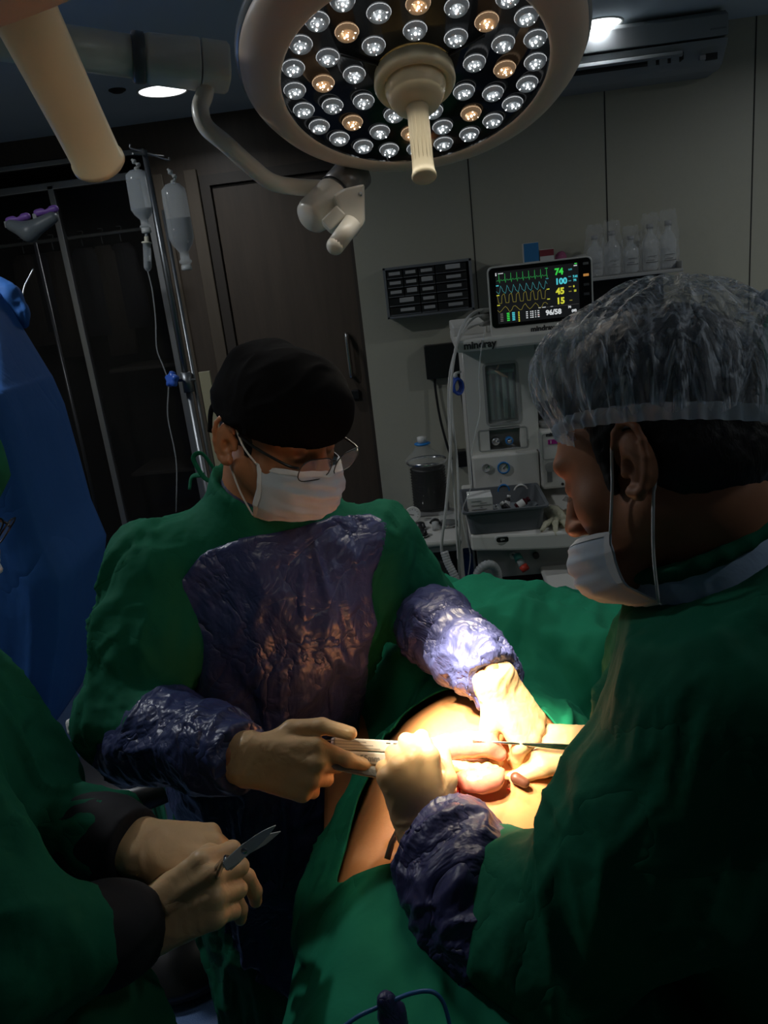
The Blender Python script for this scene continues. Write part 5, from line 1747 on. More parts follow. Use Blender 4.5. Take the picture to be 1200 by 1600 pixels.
# beard shadow and hair below the cap
s = Sdf()
s.ell(h1(0, -.016, .028), [.0785, .098, .086], h1.R(), .02)
s.cone(h1(.066, .010, .0), h1(.062, .012, -.04), .008, .006, .01); s.cone(h1(-.066, .010, .0), h1(-.062, .012, -.04), .008, .006, .01)
s.plane(h1(0, 0, .05), h1.v(0, 0, 1)); s.plane(h1(0, 0, -.035), h1.v(0, .35, -1)); s.plane(h1(0, .024, 0), h1.v(0, 1, 0))
sculpt(s, .0035, 'hair', m_hair, S1)
for sx in (-1, 1):
    B().tube(smooth_path([h1(sx * .015, .101, .020), h1(sx * .030, .100, .026), h1(sx * .048, .088, .021)], 5), [.002, .0026, .003, .0034, .0036, .0036, .0034, .003, .0026, .002, .0015][:11], 8).done('eyebrow', m_hair, S1)
# cap: tight dome that ends above the brows, folded crown at the back
s = Sdf()
s.ell(h1(0, -.006, .034), [.093, .112, .088], h1.R(), .01)
s.ell(h1(0, .020, .040), [.082, .088, .078], h1.R(), .03)
s.ell(h1(0, .034, .052), [.076, .078, .074], h1.R(), .03)
s.cone(h1(-.03, -.05, .095), h1(.03, -.06, .092), .020, .018, .03)
s.plane(h1(0, 0, .029), h1.v(-.14, -.06, -1))
cap1 = sculpt(s, .0035, 'surgical_cap', m_capb, S1, disp=lambda V: cloth_noise(V, 14, (tuple(h1.x), 2.0), 4, .8) * .006)
bb = B()
for k in range(2):
    bb.tube(smooth_path([h1(-.02 + .03 * k, -.112, .02), h1(-.03 + .06 * k, -.122, -.01), h1(-.035 + .07 * k, -.116, -.05)], 5), .006, 8, flat=.3)
bb.done('cap_ties', m_capb, cap1)
mk1, ma1 = face_mask(h1, S1, zt=-.021, zb=-.124, top_c=.120)
ear_loops(h1, ma1, mk1)
# glasses
gl = empty('glasses', None, None, h1.o); gl.parent = S1; gl.matrix_basis = S1.matrix_basis.inverted() @ Matrix.Translation(h1.o)
m_frame = mat('glasses_frame', (.03, .03, .03), .3, metal=.6)
m_lensg = mat('glasses_lens', (.9, .9, .95), .03, alpha=.10, spec=1.0)
for sx in (-1, 1):
    Xg = frame(h1(sx * .033, .122, -.010), h1.v(sx * .16, 1, -.22), h1.x)
    B().rings([rrect(.0285, .0195, .016, Xg, z_) for z_ in (-.0006, .0006)], smooth=False).done('lens', m_lensg, gl)
    bb = B(); ring = rrect(.0285, .0195, .016, Xg, 0); bb.tube(ring + [ring[0]], .0009, 8, cap=False); bb.done('rim', m_frame, gl)
    B().tube(smooth_path([h1(sx * .061, .117, -.004), h1(sx * .073, .100, -.002), h1(sx * .079, .04, .0), h1(sx * .081, -.005, .006), h1(sx * .078, -.03, -.01)], 6), .0022, 8).done('temple', m_frame, gl)
B().tube(smooth_path([h1(-.006, .124, -.003), h1(0, .127, .0), h1(.006, .124, -.003)], 5), .0012, 8).done('bridge', m_frame, gl)

# gown: one green garment, long sleeves, navy front panel and forearms
def gown1(grow=0):
    s = Sdf()
    g = grow
    s.ell(ch1 + Vector((0, 0, -.02)), [.212 + g, .15 + g, .20 + g], None, .08)
    s.cone(nk1 + Vector((0.0, .03, -.075)), sh1 + Vector((.0, .0, .008)), .070 + g, .078 + g, .06)
    s.cone(nk1 + Vector((0.0, .03, -.075)), sh2 + Vector((0, 0, .008)), .070 + g, .072 + g, .06)
    s.cone(nk1 + Vector((0, .01, .015)), nk1 + Vector((0, .04, -.10)), .080 + g, .105 + g, .05)
    s.cone(ch1 - Vector((0, 0, .05)), hip1 + Vector((.01, -.02, 0)), .165 + g, .175 + g, .08)
    s.cone(hip1 + Vector((.01, -.02, 0)), hip1 + Vector((.02, -.01, -.62)), .175 + g, .21 + g, .06)
    s.chain([sh1, sh1.lerp(el1, .5), el1 + CV(-.012, -.01, 0)], [.080 + g, .080 + g, .074 + g], .035)
    s.chain([el1 + CV(-.012, -.01, 0), el1.lerp(W1.o, .25)], [.074 + g, .062 + g], .025)
    s.chain([sh2, sh2.lerp(el2, .5) + CV(.0, 0, 0), el2 + CV(.01, 0, 0)], [.076 + g, .078 + g, .070 + g], .03)
    s.cone(el2 + CV(.01, 0, 0), el2.lerp(W2.o, .15), .070 + g, .060 + g, .02)
    return s
def g1disp(V):
    d = cloth_noise(V, 11, ((0, 0, 1), 2.5), 21, .9, 1.5) * .016 + cloth_noise(V, 26, ((.3, 0, 1), 1.8), 31, .8, 1.0) * .006
    r = np.linalg.norm(V - np.array(nk1), axis=1)
    return d * np.clip((r - .09) / .08, 0.05, 1)
s = gown1()
collar_n = (h1.o - nk1).normalized()
s.plane(nk1 + collar_n * .020, collar_n)
s.cone(nk1 + Vector((0, .01, .2)), nk1 + Vector((0, .01, -.02)), .066, .060, .012, 's')
D_lo = None
gown_1 = sculpt(s, .0065, 'gown', m_green, S1, disp=g1disp)
# dark blue shirt collar inside the neckline
s = Sdf(); s.cone(nk1 + collar_n * .02, nk1 - collar_n * .05, .064, .074, .01); s.plane(nk1 + collar_n * .022, collar_n)
sculpt(s, .004, 'scrub_collar', mat('scrub_navy', (.012, .014, .045), .7), S1)
# navy panel: shell of the gown inside a chest outline (a prism in the chest's own plane)
cn = CV(.18, .05, 1.0).normalized()
def chest_plane(pts, depth, n):
    o = P(430, 950, depth)
    X = frame(o, n, CX)
    XI = X.inverted()
    out = []
    for px, py in pts:
        r = ray(px, py)
        w = CAM + r * ((o - CAM).dot(n) / r.dot(n))
        v = XI @ w
        out.append((v.x, v.y))
    return X, np.array(out)
def poly_sdf(pts):
    def f(x, y):
        d = np.full(np.broadcast(x, y).shape, 1e9, np.float32); ins = np.zeros(d.shape, bool)
        n = len(pts)
        for i in range(n):
            a, b_ = pts[i], pts[(i + 1) % n]
            ex, ey = b_[0] - a[0], b_[1] - a[1]
            wx, wy = x - a[0], y - a[1]
            t = np.clip((wx * ex + wy * ey) / (ex * ex + ey * ey + 1e-12), 0, 1)
            dx, dy = wx - ex * t, wy - ey * t
            d = np.minimum(d, dx * dx + dy * dy)
            c1 = (a[1] > y) != (b_[1] > y)
            xi = a[0] + (y - a[1]) / (b_[1] - a[1] + 1e-12) * ex
            ins ^= c1 & (x < xi)
        d = np.sqrt(d)
        return np.where(ins, -d, d)
    return f
Xc, pc = chest_plane([(312, 862), (380, 838), (470, 822), (530, 800), (588, 797), (618, 830), (610, 860), (588, 905), (590, 950), (592, 1010), (590, 1100), (600, 1200), (590, 1400), (560, 1750), (150, 1800), (230, 1250), (300, 1110), (292, 1000), (262, 952), (280, 905)], 1.22, cn)
pf = poly_sdf(pc)
XcI = np.array(Xc.inverted())
front_y = None
def panel_clip(X, Y, Z):
    u = XcI[0, 0] * X + XcI[0, 1] * Y + XcI[0, 2] * Z + XcI[0, 3]
    v = XcI[1, 0] * X + XcI[1, 1] * Y + XcI[1, 2] * Z + XcI[1, 3]
    w = XcI[2, 0] * X + XcI[2, 1] * Y + XcI[2, 2] * Z + XcI[2, 3]
    d = pf(u.astype(np.float32), v.astype(np.float32))
    return np.maximum(d, -(w + .22))
sp = Sdf(); g = .0065
sp.ell(ch1 + Vector((0, 0, -.02)), [.212 + g, .15 + g, .20 + g], None, .08)
sp.cone(nk1 + Vector((0.0, .03, -.075)), sh1 + Vector((.0, .0, .008)), .070 + g, .078 + g, .06)
sp.cone(nk1 + Vector((0.0, .03, -.075)), sh2 + Vector((0, 0, .008)), .070 + g, .072 + g, .06)
sp.cone(nk1 + Vector((0, .02, .0)), nk1 + Vector((0, .04, -.10)), .078 + g, .10 + g, .05)
sp.cone(ch1 - Vector((0, 0, .05)), hip1 + Vector((.01, -.02, 0)), .165 + g, .175 + g, .08)
sp.cone(hip1 + Vector((.01, -.02, 0)), hip1 + Vector((.02, -.01, -.62)), .175 + g, .21 + g, .06)
sculpt(sp, .0065, 'front_panel', m_navy, gown_1, disp=g1disp, clip=panel_clip)
# navy forearms of both sleeves
def sleeve(pts, rs, name_parent, seed, mm=None, h=.0042, amp=1.0):
    s = Sdf(); s.chain(pts, rs, .02)
    d = (pts[-1] - pts[-2]).normalized()
    s.plane(pts[-1] + d * .012, d)
    d0 = (pts[0] - pts[1]).normalized()
    s.plane(pts[0] + d0 * .0, d0)
    ax_ = tuple((pts[-1] - pts[0]).normalized())
    def dd(V):
        return (cloth_noise(V, 13, (ax_, .6), seed, .8, 1.6) * .013 + cloth_noise(V, 34, (ax_, .8), seed + 3, .8, 1.2) * .0035) * amp
    return sculpt(s, h, 'navy_sleeve', mm or m_navy2, name_parent, disp=dd)
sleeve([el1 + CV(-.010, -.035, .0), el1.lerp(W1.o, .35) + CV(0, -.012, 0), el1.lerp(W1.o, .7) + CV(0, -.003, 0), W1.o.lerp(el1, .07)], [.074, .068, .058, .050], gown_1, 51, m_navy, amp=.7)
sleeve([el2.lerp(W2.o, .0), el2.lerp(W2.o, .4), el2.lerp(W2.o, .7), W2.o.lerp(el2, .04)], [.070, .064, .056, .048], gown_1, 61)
# tie at the back of the neck
tb = smooth_path([P(330, 752, 1.30), P(318, 745, 1.30), P(302, 716, 1.30), P(316, 709, 1.30), P(338, 738, 1.30)], 6)
B().tube(tb, .004, 8, flat=.4).done('neck_tie', m_green, gown_1)
B().tube(smooth_path([P(318, 742, 1.30), P(300, 745, 1.31), P(296, 765, 1.31)], 5), .005, 8, flat=.4).done('neck_tie', m_green, gown_1)
for W, c_, t_, sd, e_ in ((W1, c_right, t_right, 71, el1), (W2, c_left, t_left, 72, el2)):
    s = Sdf(); hand(s, W, c_, t_, g=.0006, wrist=-.085, wdir=(e_ - W.o).normalized())
    def gd(V, W=W, sd=sd):
        q = (V - np.array(W.o)) @ np.array(W.y)
        f = np.clip(1 - q / .07, 0, 1)
        return cloth_noise(V, 42, (tuple((W.x + W.y * .6).normalized()), 3.0), sd, .7, 1.6) * .0035 * f + cloth_noise(V, 90, None, sd + 4) * .0006
    sculpt(s, .0024, 'surgical_glove', m_glove, S1, disp=gd)
# ------------------------------------------------------------------ surgeon at the right, seen from behind his left shoulder
S2 = person('surgeon at the right in translucent bouffant cap, seen from behind his shoulder', (.55, .75, 0))
h2f = Fr((0, 0, 0), CV(-.66, -.35, -.66), CV(-.28, .93, -.24), 1)
h2f.o = P(988, 722, .72) - h2f.v(-.0775, -.010, -.012)
Wl = Fr(P(666, 1302, .965), CV(-.27, .95, -.10), CV(.1, .12, 1), 1)            # left hand
if Wl.x.dot(CX) < 0: Wl = Fr(Wl.o, Wl.y, Wl.z, -1)
Wr = Fr(P(935, 1170, 1.09), CV(-.93, .05, .12), CV(.05, .75, .65), -1)         # right hand
if Wr.x.dot(CY) > 0: Wr = Fr(Wr.o, Wr.y, Wr.z, 1)
c2l = [(3, 66, 82, 45), (0, 72, 85, 45), (-2, 76, 85, 45), (-5, 80, 80, 45)]
t2l = [(.046, .050, -.016), (.050, .080, -.034), (.030, .098, -.052)]
c2r = [(8, 30, 50, 30), (2, 48, 50, 30), (-3, 60, 55, 30), (-8, 62, 55, 30)]
t2r = [(.046, .048, -.018), (.048, .080, -.030), (.034, .104, -.036)]
nk2 = P(1155, 905, .82)
cc2 = P(1112, 868, .79)
cn2 = CV(-.50, .85, .12).normalized()
shl, ell_ = P(1115, 1090, .72), P(845, 1480, .84)
shr, elr = P(1060, 1015, .98), P(1010, 1230, 1.10)
ch2 = P(1230, 1180, .88)
hip2 = Vector((ch2.x + .06, ch2.y + .02, .92))
def skel2(s, g=0):
    s.cone(h2f(0, -.035, -.06), nk2, .058 + g, .066 + g, .03)
    s.ell(ch2, [.12 + g, .16 + g, .19 + g], None, .06)
    s.cone(nk2, shl, .060 + g, .055 + g, .05); s.cone(nk2, shr, .060 + g, .055 + g, .05)
    s.cone(ch2, hip2, .13 + g, .13 + g, .06)
    s.cone(shl, ell_, .050 + g, .036 + g, .03); s.cone(ell_, Wl.o - Wl.y * .01, .032 + g, .019 + g, .012)
    s.cone(shr, elr, .050 + g, .040 + g, .03); s.cone(elr, Wr.o - Wr.y * .01, .032 + g, .019 + g, .012)
s = Sdf(); skel2(s); legs(s, hip2)
hand(s, Wl, c2l, t2l, g=-.0022, wdir=(ell_ - Wl.o).normalized())
hand(s, Wr, c2r, t2r, g=-.0022, wdir=(elr - Wr.o).normalized())
head(s, h2f)
def hbox(h, r=.15):
    return [min(h.o[i] - r for _ in (0,)) for i in range(3)], [h.o[i] + r for i in range(3)]
lo_, hi_ = hbox(h2f, .145)
sculpt(s, .006, 'body', m_skin2, S2, fine=(.0021, lo_, hi_))
# short black hair: skull cap shape down to the nape, with the sideburn
s = Sdf()
s.ell(h2f(0, -.016, .030), [.0805, .099, .092], h2f.R(), .02)
s.ell(h2f(0, -.050, -.030), [.068, .060, .050], h2f.R(), .03)
s.ell(h2f(0, -.018, .060), [.090, .104, .088], h2f.R(), .01)
s.plane(h2f(0, 0, -.052), h2f.v(0, .55, -1))
for sx in (-1, 1):
    s.ell(h2f(sx * .082, -.010, -.016), [.022, .026, .038], h2f.R(), .004, 's')
    s.ell(h2f(sx * .06, .062, -.01), [.05, .050, .075], h2f.R(), .006, 's')
s.ell(h2f(0, .10, .0), [.08, .06, .062], h2f.R(), .006, 's')
for sx in (-1, 1):
    s.cone(h2f(sx * .0715, .018, .022), h2f(sx * .070, .020, -.028), .008, .006, .006)
sculpt(s, .003, 'hair', m_hair, S2, disp=lambda V: vnoise(V * 160, 3) * .0009)
bb = B()
for k in range(7):
    a = h2f(-.043 + k * .004, .0865 + k * .0012, -.009); bb.tube([a, a + h2f.v(-.002, .005, -.003)], .0003, 5)
bb.done('eyelashes', m_hair, S2)
mk2, ma2 = face_mask(h2f, S2, zt=-.056, zb=-.134)
ear_loops(h2f, ma2, mk2)
# bouffant cap: pleated translucent dome with an elastic gathered band
m_bouf = mat('bouffant_fabric', (0.66, 0.73, 0.80), 0.45, alpha=.42, bump=[('crease', 16, .9, .010, (2.2, 2.2, .5)), ('noise', 120, .3, .002)])
_nt = m_bouf.node_tree
_b = _nt.nodes['Principled BSDF']
_tc = _nt.nodes.new('ShaderNodeTexCoord'); _mp = _nt.nodes.new('ShaderNodeMapping'); _mp.inputs['Scale'].default_value = (3.4, 3.4, .7)
_tn = _nt.nodes.new('ShaderNodeTexNoise'); _tn.inputs['Scale'].default_value = 22; _tn.inputs['Detail'].default_value = 5; _tn.inputs['Distortion'].default_value = .5
_m1 = _nt.nodes.new('ShaderNodeMath'); _m1.operation = 'SUBTRACT'; _m1.inputs[1].default_value = .5
_m2 = _nt.nodes.new('ShaderNodeMath'); _m2.operation = 'ABSOLUTE'
_m3 = _nt.nodes.new('ShaderNodeMapRange'); _m3.inputs['From Min'].default_value = 0; _m3.inputs['From Max'].default_value = .07; _m3.inputs['To Min'].default_value = .85; _m3.inputs['To Max'].default_value = .26
_nt.links.new(_tc.outputs['Object'], _mp.inputs['Vector']); _nt.links.new(_mp.outputs['Vector'], _tn.inputs['Vector'])
_nt.links.new(_tn.outputs['Fac'], _m1.inputs[0]); _nt.links.new(_m1.outputs[0], _m2.inputs[0]); _nt.links.new(_m2.outputs[0], _m3.inputs['Value'])
_nt.links.new(_m3.outputs['Result'], _b.inputs['Alpha'])
m_band = mat('bouffant_band', (0.36, 0.47, 0.56), 0.6, alpha=.6, translucent=.25)
bn = CV(-.02, -1, .05).normalized()
bo = P(1018, 668, .70)
bx = (CX - bn * CX.dot(bn)).normalized(); by = bn.cross(bx).normalized()   # by: towards or away from the camera
up2 = bn * -1
def dome(th, ph):
    """th round the head, ph 0 at the band .. pi/2 at the crown"""
    cx_, sx_ = math.cos(th), math.sin(th)
    k = math.cos(ph) ** .70
    rx = .102 if cx_ < 0 else .128
    pl = 1 + .018 * math.sin(th * 38 + 1.5 * math.sin(ph * 4)) * math.cos(ph) + .02 * math.sin(th * 11 + ph * 3)
    puff = 1 + .10 * math.sin(min(ph * 3.2, PI)) * (1 if ph < .98 else .0)
    sag = .02 * max(-cx_, 0) * math.sin(min(ph * 3.5, PI))
    x = rx * cx_ * k * pl * puff - sag + .006
    y = .100 * sx_ * k * pl * puff
    z = .133 * math.sin(ph) ** .95 + .004 * math.sin(th * 19 + ph * 7) * math.cos(ph)
    return bo + bx * (x + .012 - .006 * math.sin(ph)) + by * y + up2 * z
NT, NP = 300, 46
bb = B()
rows = []
for j in range(NP):
    ph = (PI / 2) * (j / (NP - 1)) * .985
    rows.append([dome(2 * PI * i / NT, ph) for i in range(NT)])
bb.rings(rows, False, True)
cap2 = bb.done('bouffant_cap', m_bouf, S2)
bb = B(); rr = []
for j in range(7):
    z = -.009 + .0024 * j
    rr.append([bo + bx * ((.101 if math.cos(t) < 0 else .124) * math.cos(t) * (1 + .022 * math.sin(t * 46) - .03 * abs(j - 3) / 3) + .014) + by * (.097 * math.sin(t) * (1 + .022 * math.sin(t * 46))) + up2 * z for t in [2 * PI * i / NT for i in range(NT)]])
bb.rings(rr, False, False); bb.done('elastic_band', m_band, cap2)
# gathered seam across the back of the cap
bb = B()
pts = [dome(math.radians(a), p) for a, p in ((30, .75), (15, .62), (0, .5), (-12, .38), (-20, .25), (-24, .15))]
pts = [dome(-math.radians(62 - 9 * k) if by.dot(FWD) > 0 else math.radians(62 - 9 * k), .80 - .12 * k) for k in range(6)]
bb.tube(smooth_path(pts, 6), [.006 + .0025 * math.sin(k * 2.1) for k in range(31)], 8); bb.done('gathered_seam', m_band, cap2)

def g2disp(V):
    r = np.linalg.norm(V - np.array(nk2), axis=1)
    return (cloth_noise(V, 8, ((0, 0, 1), 2.2), 81, .9, 1.4) * .018 + cloth_noise(V, 22, ((.4, 0, 1), 1.8), 84, .8, 1.0) * .005) * np.clip((r - .10) / .10, .05, 1)
s = Sdf()
s.ell(ch2, [.17, .21, .24], None, .08)
s.ell(P(1160, 1250, .86), [.16, .16, .20], None, .08)
s.cone(nk2 + CV(.01, -.045, 0), shl + CV(.02, .01, 0), .080, .098, .06)
s.cone(nk2 + CV(.01, -.045, 0), shr + CV(.03, -.01, 0), .080, .085, .06)
s.cone(nk2 + CV(.01, .02, .0), nk2 + CV(.02, -.10, .0), .078, .10, .04)
s.cone(ch2, hip2, .18, .20, .08)
s.cone(hip2, Vector((hip2.x, hip2.y, .30)), .20, .23, .06)
s.chain([shl + CV(.02, 0, 0), shl.lerp(ell_, .5) + CV(.035, -.01, 0), ell_ + CV(.01, .012, 0)], [.102, .098, .088], .05)
s.chain([ell_ + CV(.01, .012, .01), ell_.lerp(Wl.o, .34) + CV(.022, .018, .01)], [.088, .070], .03)
s.chain([shr, shr.lerp(elr, .5), elr], [.088, .084, .074], .04)
s.chain([elr, elr.lerp(Wr.o, .72)], [.074, .058], .03)
s.cone(cc2 + cn2 * .01, cc2 - cn2 * .09, .094, .13, .04)
s.plane(cc2, cn2)
s.cone(cc2 + cn2 * .15, cc2 - cn2 * .02, .090, .080, .008, 's')
gown_2 = sculpt(s, .0062, 'gown', m_green, S2, disp=g2disp)
s = Sdf(); s.cone(cc2 + cn2 * .03, cc2 - cn2 * .06, .081, .094, .01); s.plane(cc2 + cn2 * .026, cn2); s.plane(cc2 - cn2 * .05, cn2 * -1)
sculpt(s, .004, 'scrub_collar', mat('scrub_blue', (.38, .52, .72), .8, bump=[('noise', 14, .4, .008)]), S2, disp=lambda V: cloth_noise(V, 22, None, 91) * .003)
s = Sdf()
_ca = (CX - cn2 * CX.dot(cn2)).normalized(); _cb = cn2.cross(_ca)
ring = [cc2 + cn2 * .026 + _ca * math.cos(a) * .080 + _cb * math.sin(a) * .080 for a in [2 * PI * k / 22 for k in range(23)]]
s.chain(ring, [.0085] * 23, .004)
sculpt(s, .0035, 'inner_collar_band', m_green, S2)
# navy cuff sleeve of the left arm
s2p = [ell_ + CV(-.022, -.010, -.02), ell_.lerp(Wl.o, .35) + CV(-.014, -.010, -.01), ell_.lerp(Wl.o, .62) + CV(-.004, -.004, 0), ell_.lerp(Wl.o, .82), Wl.o.lerp(ell_, .07)]
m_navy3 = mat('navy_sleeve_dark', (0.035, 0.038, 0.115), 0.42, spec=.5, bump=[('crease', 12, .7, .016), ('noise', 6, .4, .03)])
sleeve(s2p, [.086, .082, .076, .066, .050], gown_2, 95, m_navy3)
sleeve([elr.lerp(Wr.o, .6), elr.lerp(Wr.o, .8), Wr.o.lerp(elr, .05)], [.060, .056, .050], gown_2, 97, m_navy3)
for W, c_, t_, sd, e_ in ((Wl, c2l, t2l, 101, ell_), (Wr, c2r, t2r, 102, elr)):
    s = Sdf(); hand(s, W, c_, t_, g=.0010, wrist=-.085, wdir=(e_ - W.o).normalized(), sc=1.0)
    def gd(V, W=W, sd=sd):
        q = (V - np.array(W.o)) @ np.array(W.y)
        f = np.clip(1 - q / .10, .15, 1)
        return cloth_noise(V, 34, (tuple((W.x + W.y * .6).normalized()), 3.0), sd, .7, 1.6) * .0032 * f
    sculpt(s, .0024, 'surgical_glove', m_glove, S2, disp=gd)
# ------------------------------------------------------------------ assistant at the lower left
S3 = person('assistant at the left edge in green gown and glasses, holding open scissors', (-.62, .70, 0))
h3 = Fr(P(-150, 775, .92), CV(.93, -.30, -.15), CV(.18, .96, -.05), -1)
Wa = Fr(P(216, 1322, .91), CV(.90, -.12, -.05), CV(.22, .82, .55), 1)          # left hand, the farther one
if Wa.x.dot(FWD) > 0: Wa = Fr(Wa.o, Wa.y, Wa.z, -1)
Wb = Fr(P(226, 1446, .86), CV(.84, .50, .05), CV(-.25, .35, .9), -1)          # right hand, the nearer one
if Wb.x.dot(CY) < 0: Wb = Fr(Wb.o, Wb.y, Wb.z, 1)
ca = [(4, 42, 30, 14), (0, 36, 32, 16), (-3, 50, 46, 24), (-6, 58, 50, 26)]
ta = [(.044, .048, -.020), (.052, .080, -.034), (.046, .108, -.040)]
cb = [(2, 62, 88, 40), (0, 70, 88, 40), (-3, 76, 88, 42), (-6, 80, 88, 42)]
tb_ = [(.040, .050, -.024), (.040, .082, -.036), (.024, .106, -.040)]
nk3 = P(-190, 930, .95)
sa, ea = P(-70, 1150, 1.02), P(45, 1290, 1.02)
sb, eb = P(-190, 1220, .80), P(-10, 1500, .74)
ch3 = P(-190, 1260, .95)
hip3 = Vector((ch3.x - .03, ch3.y + .02, .92))
s = Sdf()
s.cone(h3(0, -.03, -.06), nk3, .056, .064, .03); s.ell(ch3, [.12, .16, .18], None, .06)
s.cone(nk3, sa, .06, .055, .05); s.cone(nk3, sb, .06, .055, .05); s.cone(ch3, hip3, .13, .13, .06)
s.cone(sa, ea, .05, .034, .03); s.cone(ea, Wa.o - Wa.y * .01, .032, .019, .012)
s.cone(sb, eb, .05, .034, .03); s.cone(eb, Wb.o - Wb.y * .01, .032, .019, .012)
legs(s, hip3)
hand(s, Wa, ca, ta, g=-.0022, wdir=(ea - Wa.o).normalized())
hand(s, Wb, cb, tb_, g=-.0022, wdir=(eb - Wb.o).normalized())
head(s, h3)
lo_, hi_ = hbox(h3, .14)
sculpt(s, .006, 'body', m_skin, S3, fine=(.0032, lo_, hi_))
s = Sdf(); s.ell(h3(0, -.010, .042), [.094, .112, .100], h3.R(), .01); s.plane(h3(0, 0, .024), h3.v(0, -.1, -1))
sculpt(s, .004, 'surgical_cap', m_green, S3, disp=lambda V: cloth_noise(V, 12, None, 5) * .006)
mk3, ma3 = face_mask(h3, S3, zt=-.025, zb=-.122)
ear_loops(h3, ma3, mk3)
gl3 = empty('glasses', None, None, h3.o); gl3.parent = S3; gl3.matrix_basis = S3.matrix_basis.inverted() @ Matrix.Translation(h3.o)
for sx in (-1, 1):
    Xg = frame(h3(sx * .033, .112, -.010), h3.v(sx * .16, 1, -.22), h3.x)
    B().rings([rrect(.0285, .0195, .016, Xg, z_) for z_ in (-.0006, .0006)], smooth=False).done('lens', m_lensg, gl3)
    bb = B(); ring = rrect(.0285, .0195, .016, Xg, 0); bb.tube(ring + [ring[0]], .0011, 8, cap=False); bb.done('rim', m_frame, gl3)
    B().tube(smooth_path([h3(sx * .061, .107, -.004), h3(sx * .073, .095, -.002), h3(sx * .079, .04, .0), h3(sx * .081, -.005, .006)], 6), .0018, 8).done('temple', m_frame, gl3)
def g3disp(V):
    return cloth_noise(V, 8, ((0, 0, 1), 2.2), 111, .9, 1.4) * .018 + cloth_noise(V, 22, ((.4, 0, 1), 1.8), 114, .8, 1.0) * .005
s = Sdf()
s.ell(ch3, [.17, .20, .22], None, .08)
s.cone(nk3 + CV(0, -.04, 0), sa, .085, .085, .06); s.cone(nk3 + CV(0, -.04, 0), sb, .085, .09, .06)
s.cone(nk3 + CV(0, .01, 0), nk3 + CV(0, -.1, 0), .080, .10, .04)
s.cone(ch3, hip3, .18, .19, .08); s.cone(hip3, Vector((hip3.x, hip3.y, .3)), .19, .22, .06)
s.chain([sa, sa.lerp(ea, .5), ea], [.088, .082, .074], .04); s.chain([ea, ea.lerp(Wa.o, .70)], [.070, .054], .03)
s.chain([sb, sb.lerp(eb, .5), eb], [.092, .086, .078], .04); s.chain([eb, eb.lerp(Wb.o, .48)], [.074, .054], .03)
s.ell(P(110, 1660, .98), [.13, .13, .16], None, .08)
cn3 = (h3.o - nk3).normalized(); s.plane(nk3 + cn3 * .03, cn3)
gown_3 = sculpt(s, .0065, 'gown', m_green, S3, disp=g3disp)
m_cuffk = mat('cuff_black', (.006, .006, .009), .8)
for e_, W, k in ((ea, Wa, .60), (eb, Wb, .40)):
    s = Sdf(); pp = [e_.lerp(W.o, k), e_.lerp(W.o, .75), W.o.lerp(e_, .06)]
    s.chain(pp, [.056, .050, .042], .02); d = (pp[-1] - pp[-2]).normalized(); s.plane(pp[-1] + d * .01, d)
    sculpt(s, .0045, 'knitted_cuff', m_cuffk, gown_3, disp=lambda V: cloth_noise(V, 30, None, 7) * .0015)
for W, c_, t_, sd, e_ in ((Wa, ca, ta, 121, ea), (Wb, cb, tb_, 122, eb)):
    s = Sdf(); hand(s, W, c_, t_, g=.0006, wrist=-.085, wdir=(e_ - W.o).normalized())
    sculpt(s, .0024, 'surgical_glove', m_glove, S3, disp=lambda V, W=W, sd=sd: cloth_noise(V, 40, (tuple(W.x), 2.0), sd) * .0012)
# scissors held between the hands
m_sciss = mat('scissor_steel', (.62, .62, .60), .32, metal=.35)
sc_ = empty('surgical_scissors', 'steel surgical scissors, blades open, held by the assistant at the left', 'scissors', P(390, 1325, .80))
piv = P(382, 1328, .80)
for tip, base, sg in ((P(431, 1289, .79), P(352, 1352, .79), 1), (P(438, 1300, .80), P(356, 1356, .80), -1)):
    d = (tip - piv).normalized(); sd_ = (FWD.cross(d)).normalized()
    bd = (piv - base).normalized(); sb_ = (FWD.cross(bd)).normalized()
    n = FWD * -.0012 * sg
    outl = [(base, .0045, sb_), (piv - bd * .014, .0055, sb_), (piv, .0062, sd_), (piv + d * .022, .0052, sd_), (tip - d * .012, .0034, sd_), (tip, .0004, sd_)]
    bb = B()
    bb.rings([[p + s_ * w + n - FWD * .0011, p - s_ * w + n - FWD * .0011, p - s_ * w + n + FWD * .0011, p + s_ * w + n + FWD * .0011] for p, w, s_ in outl], smooth=False)
    bb.done('blade', m_sciss, sc_, bevel=.0006)
    q = P(312, 1408, .90) + sb_ * .010 * sg
    B().tube(smooth_path([base, base - bd * .012 + FWD * .035 + sb_ * .003 * sg, q], 5), .003, 8).done('shank', m_steel, sc_)
    bb = B(); ctr = q - bd * .014
    bb.tube([ctr + bd * .014 * math.cos(a) + sb_ * .011 * math.sin(a) for a in [2 * PI * k / 24 for k in range(25)]], .0026, 8, cap=False); bb.done('finger_ring', m_steel, sc_)
bb = B(); bb.lathe([(0, 0), (.0035, 0), (.0035, .006), (.003, .0066), (0, .0066)], frame(piv + FWD * .003, -FWD, CX), 16); bb.done('screw', m_steel, sc_)
